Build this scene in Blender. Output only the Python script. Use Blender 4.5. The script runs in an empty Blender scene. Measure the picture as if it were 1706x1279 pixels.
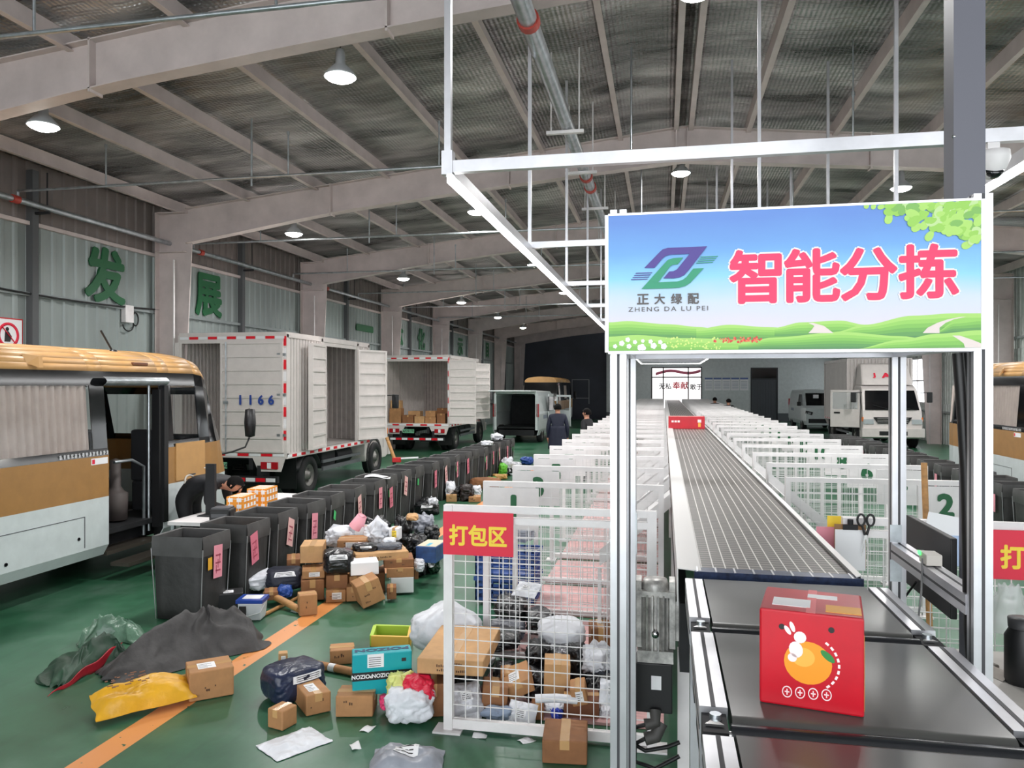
import bpy, math, random
from mathutils import Vector, Matrix, noise
from math import sin, cos, pi, radians, atan2
random.seed(7)
SC = bpy.context.scene
COL = SC.collection
# ------------------------------------------------------------------ camera
F, VPX, V0, H = 1270.0, 1106.0, 642.0, 2.2
TH = math.atan((VPX - 853.0) / F)
c_, s_ = cos(TH), sin(TH)
cam = bpy.data.cameras.new('camera')
cam.sensor_width = 36.0
cam.lens = 36.0 * F / 1706.0
cam.shift_y = 2.5 / 1706.0
cam.clip_start, cam.clip_end = 0.05, 300
camo = bpy.data.objects.new('camera', cam)
COL.objects.link(camo)
camo.location = (0, 0, H)
camo.rotation_euler = (pi / 2, 0, TH)
SC.camera = camo
# ------------------------------------------------------------------ world and exposure
W = bpy.data.worlds.new('daylight')
SC.world = W
W.use_nodes = True
W.node_tree.nodes['Background'].inputs[0].default_value = (0.93, 0.97, 1.0, 1)
W.node_tree.nodes['Background'].inputs[1].default_value = 3.2
SC.view_settings.view_transform = 'Standard'
SC.view_settings.look = 'None'
SC.view_settings.gamma = 1.0
SC.view_settings.use_curve_mapping = False
SC.view_settings.exposure = 0.48
LAMP_W = 85.0      # watts of each high bay lamp
STRIP_E = 10.0      # emission of the LED strips


# ------------------------------------------------------------------ picture <-> hall
def ray(u, v):
    a = (u - 853.0) / F
    return Vector((-s_ + a * c_, c_ + a * s_, -(v - V0) / F))


def atz(u, v, z=0.0):
    r = ray(u, v)
    return Vector((0, 0, H)) + r * ((z - H) / r.z)


def atD(u, v, D):
    return Vector((0, 0, H)) + ray(u, v) * D


def atY(u, v, Y):
    r = ray(u, v)
    return Vector((0, 0, H)) + r * (Y / r.y)


def atX(u, v, X):
    r = ray(u, v)
    return Vector((0, 0, H)) + r * (X / r.x)


# ------------------------------------------------------------------ materials
def lin(c):
    c = c / 255.0
    return c / 12.92 if c <= 0.04045 else ((c + 0.055) / 1.055) ** 2.4


MATS = {}


def M(name, rgb=(200, 200, 200), rough=0.5, metal=0.0, var=0.0, vscale=6.0, bump=0.0, bscale=40.0, emit=0.0, alpha=1.0, spec=0.5, dirt=None, stretch=None):
    if name in MATS:
        return MATS[name]
    m = bpy.data.materials.new(name)
    m.use_nodes = True
    nt = m.node_tree
    N, L = nt.nodes, nt.links
    b = N['Principled BSDF']
    col = tuple(lin(x) for x in rgb) + (1,)
    b.inputs['Base Color'].default_value = col
    b.inputs['Roughness'].default_value = rough
    b.inputs['Metallic'].default_value = metal
    b.inputs['Specular IOR Level'].default_value = spec
    if emit:
        b.inputs['Emission Color'].default_value = col
        b.inputs['Emission Strength'].default_value = emit
    if alpha < 1:
        b.inputs['Alpha'].default_value = alpha
    if var or bump:
        tc = N.new('ShaderNodeTexCoord')
        src = tc.outputs['Object']
        if stretch:
            mp = N.new('ShaderNodeMapping')
            mp.inputs['Scale'].default_value = stretch
            L.new(src, mp.inputs['Vector'])
            src = mp.outputs['Vector']
    if var:
        n = N.new('ShaderNodeTexNoise')
        n.inputs['Scale'].default_value = vscale
        n.inputs['Detail'].default_value = 6
        n.inputs['Roughness'].default_value = 0.6
        L.new(src, n.inputs['Vector'])
        r = N.new('ShaderNodeValToRGB')
        d = dirt or tuple(x * (1 - var) for x in rgb)
        hi = tuple(min(255, x * (1 + var * 0.5)) for x in rgb)
        r.color_ramp.elements[0].position = 0.3
        r.color_ramp.elements[1].position = 0.7
        r.color_ramp.elements[0].color = tuple(lin(x) for x in d) + (1,)
        r.color_ramp.elements[1].color = tuple(lin(x) for x in hi) + (1,)
        L.new(n.outputs['Fac'], r.inputs['Fac'])
        L.new(r.outputs['Color'], b.inputs['Base Color'])
    if bump:
        n2 = N.new('ShaderNodeTexNoise')
        n2.inputs['Scale'].default_value = bscale
        n2.inputs['Detail'].default_value = 4
        L.new(src, n2.inputs['Vector'])
        bp = N.new('ShaderNodeBump')
        bp.inputs['Strength'].default_value = bump
        bp.inputs['Distance'].default_value = 0.02
        L.new(n2.outputs['Fac'], bp.inputs['Height'])
        L.new(bp.outputs['Normal'], b.inputs['Normal'])
    MATS[name] = m
    return m


WHITE = M('white_paint', (226, 222, 222), 0.45, var=0.06)
PANELW = M('panel_white', (232, 228, 228), 0.5, var=0.04)
STEELP = M('grey_steel_paint', (204, 191, 188), 0.55, var=0.08, vscale=2)
ALU = M('aluminium', (200, 200, 204), 0.32, 0.75, var=0.05)
GALV = M('galvanised', (178, 184, 188), 0.35, 0.8, var=0.15, vscale=9)
CHROME = M('chrome', (215, 215, 215), 0.15, 1.0)
BLACK = M('black_plastic', (22, 22, 24), 0.45)
RUBBER = M('tyre_rubber', (26, 26, 28), 0.75, var=0.2)
DARK = M('dark_underbody', (30, 31, 34), 0.7, var=0.3)
BELT = M('belt_rubber', (82, 82, 80), 0.32, var=0.1, vscale=1.5)
ROLL = M('roller_black', (44, 46, 50), 0.22, 0.3)
RED = M('sign_red', (222, 30, 62), 0.5)
REDP = M('red_plastic', (190, 22, 28), 0.35)
ORANGE = M('amber_plastic', (225, 120, 40), 0.4)
YELLOW = M('sign_yellow', (246, 212, 60), 0.5)
GREENL = M('letter_green', (24, 96, 56), 0.55)
NAVY = M('letter_blue', (40, 70, 150), 0.5)
CART = M('cardboard', (176, 128, 84), 0.75, var=0.12, vscale=5)
CART2 = M('cardboard_dark', (146, 98, 62), 0.75, var=0.14, vscale=5)
CART3 = M('cardboard_pale', (198, 154, 106), 0.75, var=0.1, vscale=5)
TAPE = M('packing_tape', (196, 154, 104), 0.22)
LABEL = M('paper_label', (236, 236, 238), 0.6)
INK = M('ink', (40, 36, 36), 0.6)
POLYB = M('black_polybag', (26, 27, 30), 0.28, var=0.2, vscale=8, bump=0.5, bscale=14)
POLYG = M('grey_polybag', (150, 154, 164), 0.35, var=0.1, bump=0.5, bscale=12)
POLYW = M('white_polybag', (224, 226, 232), 0.38, var=0.05, bump=0.5, bscale=12)
POLYN = M('navy_polybag', (38, 46, 72), 0.3, var=0.2, bump=0.5, bscale=12)
BINC = M('bin_canvas', (54, 53, 53), 0.6, var=0.2, vscale=3, bump=0.25, bscale=16)
BINI = M('bin_inner', (34, 34, 36), 0.7, var=0.15)
PINKP = M('pink_paper', (232, 150, 165), 0.6)
GREENT = M('green_tag', (70, 190, 110), 0.5)
GLASSD = M('dark_glass', (34, 38, 42), 0.06, spec=0.8, alpha=0.12)
GLASSB = M('black_glass', (16, 17, 19), 0.08, spec=0.7)
WOOD = M('wood_pale', (196, 146, 92), 0.6, var=0.15, vscale=3, stretch=(1, 8, 8))
SKIN = M('skin', (196, 142, 116), 0.55)
HAIR = M('hair', (14, 12, 12), 0.8, spec=0.15)
REFL = M('reflector_red', (225, 20, 40), 0.3)


# ------------------------------------------------------------------ mesh builder
class MB:
    def __init__(self):
        self.v, self.f, self.mi, self.sm, self.mats = [], [], [], [], []
        self.cur = 0
        self.T = Matrix.Identity(4)
        self.smooth = False

    def m(self, mat):
        if mat not in self.mats:
            self.mats.append(mat)
        self.cur = self.mats.index(mat)
        return self

    def add(self, vs, fs, smooth=None):
        n = len(self.v)
        T = self.T
        self.v += [tuple(T @ Vector(p)) for p in vs]
        sm = self.smooth if smooth is None else smooth
        for q in fs:
            self.f.append(tuple(n + i for i in q))
            self.mi.append(self.cur)
            self.sm.append(sm)
        return self

    def box(self, x0, x1, y0, y1, z0, z1):
        vs = [(x0, y0, z0), (x1, y0, z0), (x1, y1, z0), (x0, y1, z0), (x0, y0, z1), (x1, y0, z1), (x1, y1, z1), (x0, y1, z1)]
        return self.add(vs, [(3, 2, 1, 0), (4, 5, 6, 7), (0, 1, 5, 4), (1, 2, 6, 5), (2, 3, 7, 6), (3, 0, 4, 7)], False)

    def bar(self, p0, p1, w, h=None):
        h = h or w
        p0, p1 = Vector(p0), Vector(p1)
        d = (p1 - p0).normalized()
        up = Vector((0, 0, 1)) if abs(d.z) < 0.95 else Vector((0, 1, 0))
        a = d.cross(up).normalized()
        b = a.cross(d).normalized()
        vs = []
        for p in (p0, p1):
            for sx, sy in ((-1, -1), (1, -1), (1, 1), (-1, 1)):
                vs.append(p + a * sx * w / 2 + b * sy * h / 2)
        return self.add(vs, [(3, 2, 1, 0), (4, 5, 6, 7), (0, 1, 5, 4), (1, 2, 6, 5), (2, 3, 7, 6), (3, 0, 4, 7)], False)

    def tube(self, pts, r, n=8, caps=True, r1=None):
        pts = [Vector(p) for p in pts]
        k = len(pts)
        vs, fs = [], []
        a = None
        for i, p in enumerate(pts):
            d = (pts[min(i + 1, k - 1)] - pts[max(i - 1, 0)]).normalized()
            if a is None:
                a = d.orthogonal().normalized()
            else:
                a = (a - d * a.dot(d)).normalized()
            b = d.cross(a)
            rr = r if r1 is None else r + (r1 - r) * i / (k - 1)
            vs += [p + (a * cos(2 * pi * j / n) + b * sin(2 * pi * j / n)) * rr for j in range(n)]
        for i in range(k - 1):
            for j in range(n):
                j2 = (j + 1) % n
                fs.append((i * n + j, i * n + j2, (i + 1) * n + j2, (i + 1) * n + j))
        self.add(vs, fs, True)
        if caps:
            self.add(vs[:n], [tuple(reversed(range(n)))], False)
            self.add(vs[-n:], [tuple(range(n))], False)
        return self

    def cyl(self, p0, p1, r, n=16, r1=None):
        return self.tube([p0, p1], r, n, True, r1)

    def lathe(self, prof, n=20, axis='z', org=(0, 0, 0)):
        vs, fs = [], []
        o = Vector(org)
        for r, z in prof:
            for j in range(n):
                a = 2 * pi * j / n
                p = (r * cos(a), r * sin(a), z)
                if axis == 'x':
                    p = (p[2], p[0], p[1])
                elif axis == 'y':
                    p = (p[0], p[2], p[1])
                vs.append(o + Vector(p))
        for i in range(len(prof) - 1):
            for j in range(n):
                j2 = (j + 1) % n
                fs.append((i * n + j, i * n + j2, (i + 1) * n + j2, (i + 1) * n + j))
        self.add(vs, fs, True)
        return self

    def poly(self, pts, d):
        """flat outline pts (3-D, planar) given thickness along vector d"""
        pts = [Vector(p) for p in pts]
        d = Vector(d)
        n = len(pts)
        vs = pts + [p + d for p in pts]
        fs = [tuple(range(n)), tuple(range(2 * n - 1, n - 1, -1))]
        fs += [((i + 1) % n, i, n + i, n + (i + 1) % n) for i in range(n)]
        return self.add(vs, fs, False)

    def grid(self, fn, nu, nv, smooth=True):
        vs = [fn(i / nu, j / nv) for j in range(nv + 1) for i in range(nu + 1)]
        w = nu + 1
        fs = [(j * w + i, j * w + i + 1, (j + 1) * w + i + 1, (j + 1) * w + i) for j in range(nv) for i in range(nu)]
        return self.add(vs, fs, smooth)

    def build(self, name, parent=None, loc=None, rz=0.0, bevel=0.0, solid=0.0):
        me = bpy.data.meshes.new(name)
        me.from_pydata(self.v, [], self.f)
        for mt in self.mats:
            me.materials.append(mt)
        me.polygons.foreach_set('material_index', self.mi)
        me.polygons.foreach_set('use_smooth', self.sm)
        me.update()
        o = bpy.data.objects.new(name, me)
        COL.objects.link(o)
        if loc is not None:
            o.location = loc
        o.rotation_euler = (0, 0, rz)
        if parent:
            o.parent = parent
        if solid:
            md = o.modifiers.new('thickness', 'SOLIDIFY')
            md.thickness = solid
        if bevel:
            md = o.modifiers.new('edge', 'BEVEL')
            md.width = bevel
            md.segments = 2
            md.limit_method = 'ANGLE'
            md.harden_normals = False
        return o


def tag(o, label, cat, group=None):
    o['label'] = label
    o['category'] = cat
    if group:
        o['group'] = group
    return o


def thing(name, label, cat, loc=(0, 0, 0), rz=0.0, group=None):
    o = bpy.data.objects.new(name, None)
    o.empty_display_size = 0.1
    COL.objects.link(o)
    o.location = loc
    o.rotation_euler = (0, 0, rz)
    return tag(o, label, cat, group)


def struct(o):
    o['kind'] = 'structure'
    return o


def kids(o):
    return [x for x in COL.objects if x.parent == o]


def dup(o, parent=None):
    c = o.copy()
    COL.objects.link(c)
    if parent:
        c.parent = parent
    for k in list(o.children):
        dup(k, c)
    return c


def text(s, h, mat, name='lettering', parent=None, loc=(0, 0, 0), rot=(pi / 2, 0, 0), bold=0.0, ext=0.002, sx=1.0, space=1.0, sc_h=None):
    cu = bpy.data.curves.new('t', 'FONT')
    cu.body = s
    cu.size = 1.0
    cu.align_x, cu.align_y = 'CENTER', 'CENTER'
    cu.space_character = space
    cu.resolution_u = 3
    o = bpy.data.objects.new('t', cu)
    COL.objects.link(o)
    dg = bpy.context.evaluated_depsgraph_get()
    dg.update()
    me = bpy.data.meshes.new_from_object(o.evaluated_get(dg))
    bpy.data.objects.remove(o)
    ys = [v.co.y for v in me.vertices]
    xs = [v.co.x for v in me.vertices]
    if not ys:
        return None
    hh = max(ys) - min(ys)
    cy, cx = (max(ys) + min(ys)) / 2, (max(xs) + min(xs)) / 2
    k = h / (sc_h or hh)
    base = [((v.co.x - cx), (v.co.y - cy)) for v in me.vertices]
    fcs = [tuple(p.vertices) for p in me.polygons]
    sh = [(0, 0)] + ([(bold * cos(q * pi / 4), bold * sin(q * pi / 4)) for q in range(8)] if bold else [])
    V_, F_ = [], []
    for i_, (dx, dy) in enumerate(sh):
        n_ = len(V_)
        V_ += [((x + dx) * k * sx, (y + dy) * k, i_ * ext * .02) for x, y in base]
        F_ += [tuple(n_ + q for q in f) for f in fcs]
    bpy.data.meshes.remove(me)
    me = bpy.data.meshes.new(name)
    me.from_pydata(V_, [], F_)
    me.materials.clear()
    me.materials.append(mat)
    me.name = name
    ob = bpy.data.objects.new(name, me)
    COL.objects.link(ob)
    ob.location = loc
    ob.rotation_euler = rot
    if parent:
        ob.parent = parent
    md = ob.modifiers.new('thickness', 'SOLIDIFY')
    md.thickness = ext
    md.offset = 1
    return ob
# ------------------------------------------------------------------ floor
def floor_material():
    m = bpy.data.materials.new('green_epoxy_floor')
    m.use_nodes = True
    nt = m.node_tree
    N, L = nt.nodes, nt.links
    b = N['Principled BSDF']
    tc = N.new('ShaderNodeTexCoord')
    n = N.new('ShaderNodeTexNoise')
    n.inputs['Scale'].default_value = 0.9
    n.inputs['Detail'].default_value = 9
    n.inputs['Roughness'].default_value = 0.65
    L.new(tc.outputs['Object'], n.inputs['Vector'])
    r = N.new('ShaderNodeValToRGB')
    for i, (p, c) in enumerate(((0.32, (34, 76, 54)), (0.52, (52, 102, 74)), (0.72, (92, 124, 106)))):
        e = r.color_ramp.elements[i] if i < 2 else r.color_ramp.elements.new(p)
        e.position = p
        e.color = tuple(lin(x) for x in c) + (1,)
    L.new(n.outputs['Fac'], r.inputs['Fac'])
    # scuffs stretched along the lanes
    mp = N.new('ShaderNodeMapping')
    mp.inputs['Scale'].default_value = (6, 1.2, 1)
    L.new(tc.outputs['Object'], mp.inputs['Vector'])
    n2 = N.new('ShaderNodeTexNoise')
    n2.inputs['Scale'].default_value = 1.6
    n2.inputs['Detail'].default_value = 8
    L.new(mp.outputs['Vector'], n2.inputs['Vector'])
    r2 = N.new('ShaderNodeValToRGB')
    r2.color_ramp.elements[0].position, r2.color_ramp.elements[1].position = 0.52, 0.78
    r2.color_ramp.elements[0].color = (0, 0, 0, 1)
    r2.color_ramp.elements[1].color = (0.42, 0.42, 0.42, 1)
    L.new(n2.outputs['Fac'], r2.inputs['Fac'])
    mx = N.new('ShaderNodeMix')
    mx.data_type = 'RGBA'
    mx.inputs['B'].default_value = tuple(lin(x) for x in (26, 66, 46)) + (1,)
    L.new(r2.outputs['Color'], mx.inputs['Factor'])
    L.new(r.outputs['Color'], mx.inputs['A'])
    # painted orange lane line, worn in places
    sp = N.new('ShaderNodeSeparateXYZ')
    L.new(tc.outputs['Object'], sp.inputs['Vector'])
    d = N.new('ShaderNodeMath'); d.operation = 'SUBTRACT'; d.inputs[1].default_value = -3.29
    L.new(sp.outputs['X'], d.inputs[0])
    a = N.new('ShaderNodeMath'); a.operation = 'ABSOLUTE'
    L.new(d.outputs[0], a.inputs[0])
    lt = N.new('ShaderNodeMath'); lt.operation = 'LESS_THAN'; lt.inputs[1].default_value = 0.095
    L.new(a.outputs[0], lt.inputs[0])
    n3 = N.new('ShaderNodeTexNoise'); n3.inputs['Scale'].default_value = 14; n3.inputs['Detail'].default_value = 5
    L.new(tc.outputs['Object'], n3.inputs['Vector'])
    g = N.new('ShaderNodeMath'); g.operation = 'GREATER_THAN'; g.inputs[1].default_value = 0.33
    L.new(n3.outputs['Fac'], g.inputs[0])
    mu = N.new('ShaderNodeMath'); mu.operation = 'MULTIPLY'
    L.new(lt.outputs[0], mu.inputs[0]); L.new(g.outputs[0], mu.inputs[1])
    mx2 = N.new('ShaderNodeMix'); mx2.data_type = 'RGBA'
    mx2.inputs['B'].default_value = tuple(lin(x) for x in (222, 146, 84)) + (1,)
    L.new(mu.outputs[0], mx2.inputs['Factor'])
    L.new(mx.outputs['Result'], mx2.inputs['A'])
    L.new(mx2.outputs['Result'], b.inputs['Base Color'])
    rr = N.new('ShaderNodeMapRange')
    rr.inputs['To Min'].default_value, rr.inputs['To Max'].default_value = 0.16, 0.5
    L.new(n.outputs['Fac'], rr.inputs['Value'])
    L.new(rr.outputs['Result'], b.inputs['Roughness'])
    return m


Y0, Y1, XL, XR = -7.0, 49.6, -9.75, 10.3
RIDGE, ZR, ZE = 0.3, 6.75, 5.72          # ridge place, ridge and eave heights of the roof sheet
fb = MB().m(floor_material())
fb.add([(XL, Y0, 0), (XR, Y0, 0), (XR, Y1, 0), (XL, Y1, 0)], [(0, 1, 2, 3)])
struct(fb.build('floor'))


def roof_z(x):
    return ZR - (ZR - ZE) * (abs(x - RIDGE) / ((RIDGE - XL) if x < RIDGE else (XR - RIDGE)))


def foil_material():
    m = bpy.data.materials.new('roof_foil')
    m.use_nodes = True
    nt = m.node_tree
    N, L = nt.nodes, nt.links
    b = N['Principled BSDF']
    b.inputs['Metallic'].default_value = 0.6
    tc = N.new('ShaderNodeTexCoord')
    n = N.new('ShaderNodeTexNoise'); n.inputs['Scale'].default_value = 0.8; n.inputs['Detail'].default_value = 6
    mp = N.new('ShaderNodeMapping'); mp.inputs['Scale'].default_value = (0.8, 2.2, 1)
    L.new(tc.outputs['Object'], mp.inputs['Vector']); L.new(mp.outputs['Vector'], n.inputs['Vector'])
    r = N.new('ShaderNodeValToRGB')
    for i, (p, c) in enumerate(((0.3, (92, 92, 92)), (0.5, (152, 149, 149)), (0.72, (210, 206, 206)))):
        e = r.color_ramp.elements[i] if i < 2 else r.color_ramp.elements.new(p)
        e.position = p
        e.color = tuple(lin(x) for x in c) + (1,)
    L.new(n.outputs['Fac'], r.inputs['Fac']); L.new(r.outputs['Color'], b.inputs['Base Color'])
    rr = N.new('ShaderNodeMapRange'); rr.inputs['To Min'].default_value = 0.2; rr.inputs['To Max'].default_value = 0.42
    L.new(n.outputs['Fac'], rr.inputs['Value']); L.new(rr.outputs['Result'], b.inputs['Roughness'])
    w1 = N.new('ShaderNodeTexWave'); w1.inputs['Scale'].default_value = 5.5; w1.bands_direction = 'Y'; w1.inputs['Distortion'].default_value = 1.2
    w2 = N.new('ShaderNodeTexWave'); w2.inputs['Scale'].default_value = 5.5; w2.bands_direction = 'X'; w2.inputs['Distortion'].default_value = 1.2
    L.new(tc.outputs['Object'], w1.inputs['Vector']); L.new(tc.outputs['Object'], w2.inputs['Vector'])
    mu = N.new('ShaderNodeMath'); mu.operation = 'ADD'
    L.new(w1.outputs['Fac'], mu.inputs[0]); L.new(w2.outputs['Fac'], mu.inputs[1])
    n4 = N.new('ShaderNodeTexNoise'); n4.inputs['Scale'].default_value = 2.2; n4.inputs['Detail'].default_value = 5
    mp4 = N.new('ShaderNodeMapping'); mp4.inputs['Scale'].default_value = (0.5, 3, 1)
    L.new(tc.outputs['Object'], mp4.inputs['Vector']); L.new(mp4.outputs['Vector'], n4.inputs['Vector'])
    b1 = N.new('ShaderNodeBump'); b1.inputs['Strength'].default_value = 0.35; b1.inputs['Distance'].default_value = 0.02
    b2 = N.new('ShaderNodeBump'); b2.inputs['Strength'].default_value = 0.6; b2.inputs['Distance'].default_value = 0.16
    L.new(mu.outputs[0], b1.inputs['Height']); L.new(n4.outputs['Fac'], b2.inputs['Height'])
    L.new(b2.outputs['Normal'], b1.inputs['Normal']); L.new(b1.outputs['Normal'], b.inputs['Normal'])
    return m


rf = MB().m(foil_material())
for xa, xb in ((XL, RIDGE), (RIDGE, XR)):
    rf.grid(lambda i, j: (xa + (xb - xa) * i, Y0 + (Y1 - Y0) * j, roof_z(xa + (xb - xa) * i) + 0.045 * sin(pi * i * 7) ** 2), 42, 2)
struct(rf.build('ceiling', solid=0.03))

# steel frames every six metres
FRAMES = [1.2 + 6 * k for k in range(9)]
PURX = [-9.2, -7.75, -6.35, -4.95, -3.5, -2.1, -0.75, 0.18, 0.42, 1.35, 2.7, 4.1, 5.5, 6.95, 8.4, 9.8]
for x in PURX:
    p = MB().m(STEELP)
    z = roof_z(x) - 0.03
    p.box(x - 0.012, x + 0.012, Y0, Y1, z - 0.2, z)
    p.box(x - 0.012, x + 0.065, Y0, Y1, z - 0.212, z - 0.2)
    struct(p.build('purlin'))


def rafter(y, side):
    xa = (XL + 0.745) if side < 0 else (XR - 0.745)
    b = MB().m(STEELP)
    n = 14
    top, bot = [], []
    for i in range(n + 1):
        t = i / n
        x = xa + (RIDGE - xa) * t
        zt = roof_z(x) - 0.2
        d = 0.66 - 0.15 * min(1, t / 0.33) + 0.06 * max(0, (t - 0.6) / 0.4)
        top.append((x, zt)); bot.append((x, zt - d))
    for i in range(n):
        (x0, t0), (x1, t1), (_, b0), (_, b1) = top[i], top[i + 1], bot[i], bot[i + 1]
        b.add([(x0, y - .006, b0), (x1, y - .006, b1), (x1, y - .006, t1), (x0, y - .006, t0), (x0, y + .006, b0), (x1, y + .006, b1), (x1, y + .006, t1), (x0, y + .006, t0)], [(0, 1, 2, 3), (7, 6, 5, 4)])
        b.bar((x0, y, t0), (x1, y, t1), 0.2, 0.014)
        b.bar((x0, y, b0), (x1, y, b1), 0.2, 0.014)
    for t in (0.32, 0.68, 0.99):          # bolted end plates and fly braces
        x = xa + (RIDGE - xa) * t
        zt = roof_z(x) - 0.2
        b.box(x - 0.012, x + 0.012, y - 0.1, y + 0.1, zt - 0.56, zt + 0.02)
    return struct(b.build('rafter'))


def column(y, side):
    s = 1 if side < 0 else -1
    xo = XL + 0.12 if side < 0 else XR - 0.12
    b = MB().m(STEELP)
    zt = roof_z(xo) - 0.22
    w0, w1 = 0.34, 0.62
    b.poly([(xo, y - .006, 0), (xo + s * w0, y - .006, 0), (xo + s * w1, y - .006, zt), (xo, y - .006, zt)], (0, .012, 0))
    b.box(min(xo, xo + s * .014), max(xo, xo + s * .014), y - .13, y + .13, 0, zt)
    b.bar((xo + s * w0, y, 0), (xo + s * w1, y, zt), 0.26, 0.016)
    b.box(min(xo, xo + s * w1), max(xo, xo + s * w1), y - .13, y + .13, zt, zt + .02)
    b.box(min(xo, xo + s * w1), max(xo, xo + s * w1), y - .13, y + .13, zt - .75, zt - .735)
    b.m(WHITE).box(*sorted((xo + s * (w0 + .06), xo + s * (w0 + .075))), y - .135, y - .10, 0, zt - .9)
    b.box(xo - .12, xo + .1, y - .18, y + .18, 0, 0.03) if False else None
    return struct(b.build('column'))


for y in FRAMES:
    rafter(y, -1); rafter(y, 1); column(y, -1); column(y, 1)

# ------------------------------------------------------------------ walls of ribbed sheet
SHEET = M('wall_sheet', (148, 157, 155), 0.42, 0.1, var=0.12, vscale=0.7, stretch=(1, 1, 0.3))
SHEETU = M('wall_sheet_upper', (122, 113, 109), 0.55, 0.1, var=0.12, vscale=1.2)
GIRT = M('girt', (142, 150, 150), 0.5, 0.2)


def ribbed(b, y0, y1, x, z0, z1, s):
    ys = []
    y = y0
    while y < y1:
        ys += [(y, 0), (y + .15, 0), (y + .17, .028), (y + .21, .028), (y + .23, 0)]
        y += .25
    ys = [(min(a, y1), d) for a, d in ys] + [(y1, 0)]
    vs = [(x + s * d, a, z) for z in (z0, z1) for a, d in ys]
    n = len(ys)
    fs = [(i, i + 1, n + i + 1, n + i) for i in range(n - 1)]
    if s < 0:
        fs = [tuple(reversed(q)) for q in fs]
    b.add(vs, fs, False)


wl = MB()
wl.m(SHEET); ribbed(wl, Y0, Y1, XL, 0, 4.75, 1)
wl.m(SHEETU); ribbed(wl, Y0, Y1, XL, 4.75, 5.8, 1)
struct(wl.build('wall_left', solid=-0.02))
for z in (1.2, 3.62, 4.72):
    g = MB().m(GIRT if z < 4 else STEELP)
    g.box(XL + .03, XL + .1, Y0, Y1, z - .03, z + .03)
    struct(g.build('trim_1'))
for y in [4.2 + 6 * k for k in range(8)]:
    g = MB().m(M('wind_post', (86, 88, 90), 0.6)); g.box(XL + .03, XL + .15, y - .06, y + .06, 0, 5.55)
    struct(g.build('wind_post'))

# right wall with window openings
wr = MB().m(M('wall_sheet_pale', (196, 202, 198), 0.5, var=0.08))
WIN = [(y + 1.1, y + 4.9) for y in FRAMES[:-1]]
wz0, wz1 = 1.5, 3.3
ribbed(wr, Y0, Y1, XR, 0, wz0, -1)
ribbed(wr, Y0, Y1, XR, wz1, 5.85, -1)
e0 = Y0
for a, b in WIN + [(Y1, Y1)]:
    ribbed(wr, e0, a, XR, wz0, wz1, -1)
    e0 = b
struct(wr.build('wall_right', solid=0.02))
for k, (a, b) in enumerate(WIN):
    w = MB().m(WHITE)
    for y in (a, (a + b) / 2, b):
        w.box(XR - .03, XR + .04, y - .03, y + .03, wz0, wz1)
    for z in (wz0, (wz0 + wz1) / 2, wz1):
        w.box(XR - .03, XR + .04, a, b, z - .025, z + .025)
    o = struct(w.build('window_%d' % (k + 2)))
    q = MB().m(M('clear_glass', (235, 240, 240), 0.05, alpha=0.25)); q.box(XR, XR + .006, a, b, wz0, wz1)
    q.build('pane', o)
for z in (1.2, 3.62):
    g = MB().m(GIRT); g.box(XR - .1, XR - .03, Y0, Y1, z - .03, z + .03)
    struct(g.build('trim_2'))

# end wall: dark sliding doors and the white office front
DARKW = M('dark_door_sheet', (58, 62, 74), 0.55, var=0.2, vscale=0.5)
wd = MB().m(DARKW)
xs = XL
while xs < -3.6:
    xe = min(xs + .5, -3.62)
    wd.box(xs + .01, xe - .01, Y1, Y1 + .03, 0, 6.7)
    wd.box(xs - .01, xs + .01, Y1 + .01, Y1 + .03, 0, 6.7)
    xs += .5
for z in (1.6, 3.1, 4.7):
    wd.box(XL, -3.62, Y1 - .02, Y1, z - .04, z + .04)
struct(wd.build('wall_far_dark'))
OFFW = M('office_white', (206, 212, 212), 0.6, var=0.05)
Yf = 49.0
wf = MB().m(OFFW)
gx0, gx1 = -0.75, 2.3
dx0, dx1 = 5.25, 6.85
for a, b, z0, z1 in ((-3.6, gx0, 0, 4.6), (gx0, gx1, 3.35, 4.6), (gx1, dx0, 0, 4.6), (dx0, dx1, 3.3, 4.6), (dx1, XR, 0, 4.6)):
    wf.box(a, b, Yf, Yf + .2, z0, z1)
wf.box(-3.6, -3.4, Yf + .2, Y1 + .2, 0, 4.6)
struct(wf.build('wall_far_white'))
wu = MB().m(M('gable_sheet', (122, 126, 126), 0.6, var=0.1)); wu.box(-3.6, XR, Y1, Y1 + .03, 4.4, 6.8)
struct(wu.build('wall_far_gable'))
bs = MB().m(M('dark_skirting', (92, 98, 102), 0.6)); bs.box(gx1, dx0, Yf - .02, Yf, 0, .5); bs.box(dx1, XR, Yf - .02, Yf, 0, .5); bs.box(-3.6, gx0, Yf - .02, Yf, 0, .5)
struct(bs.build('baseboard_far'))
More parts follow.
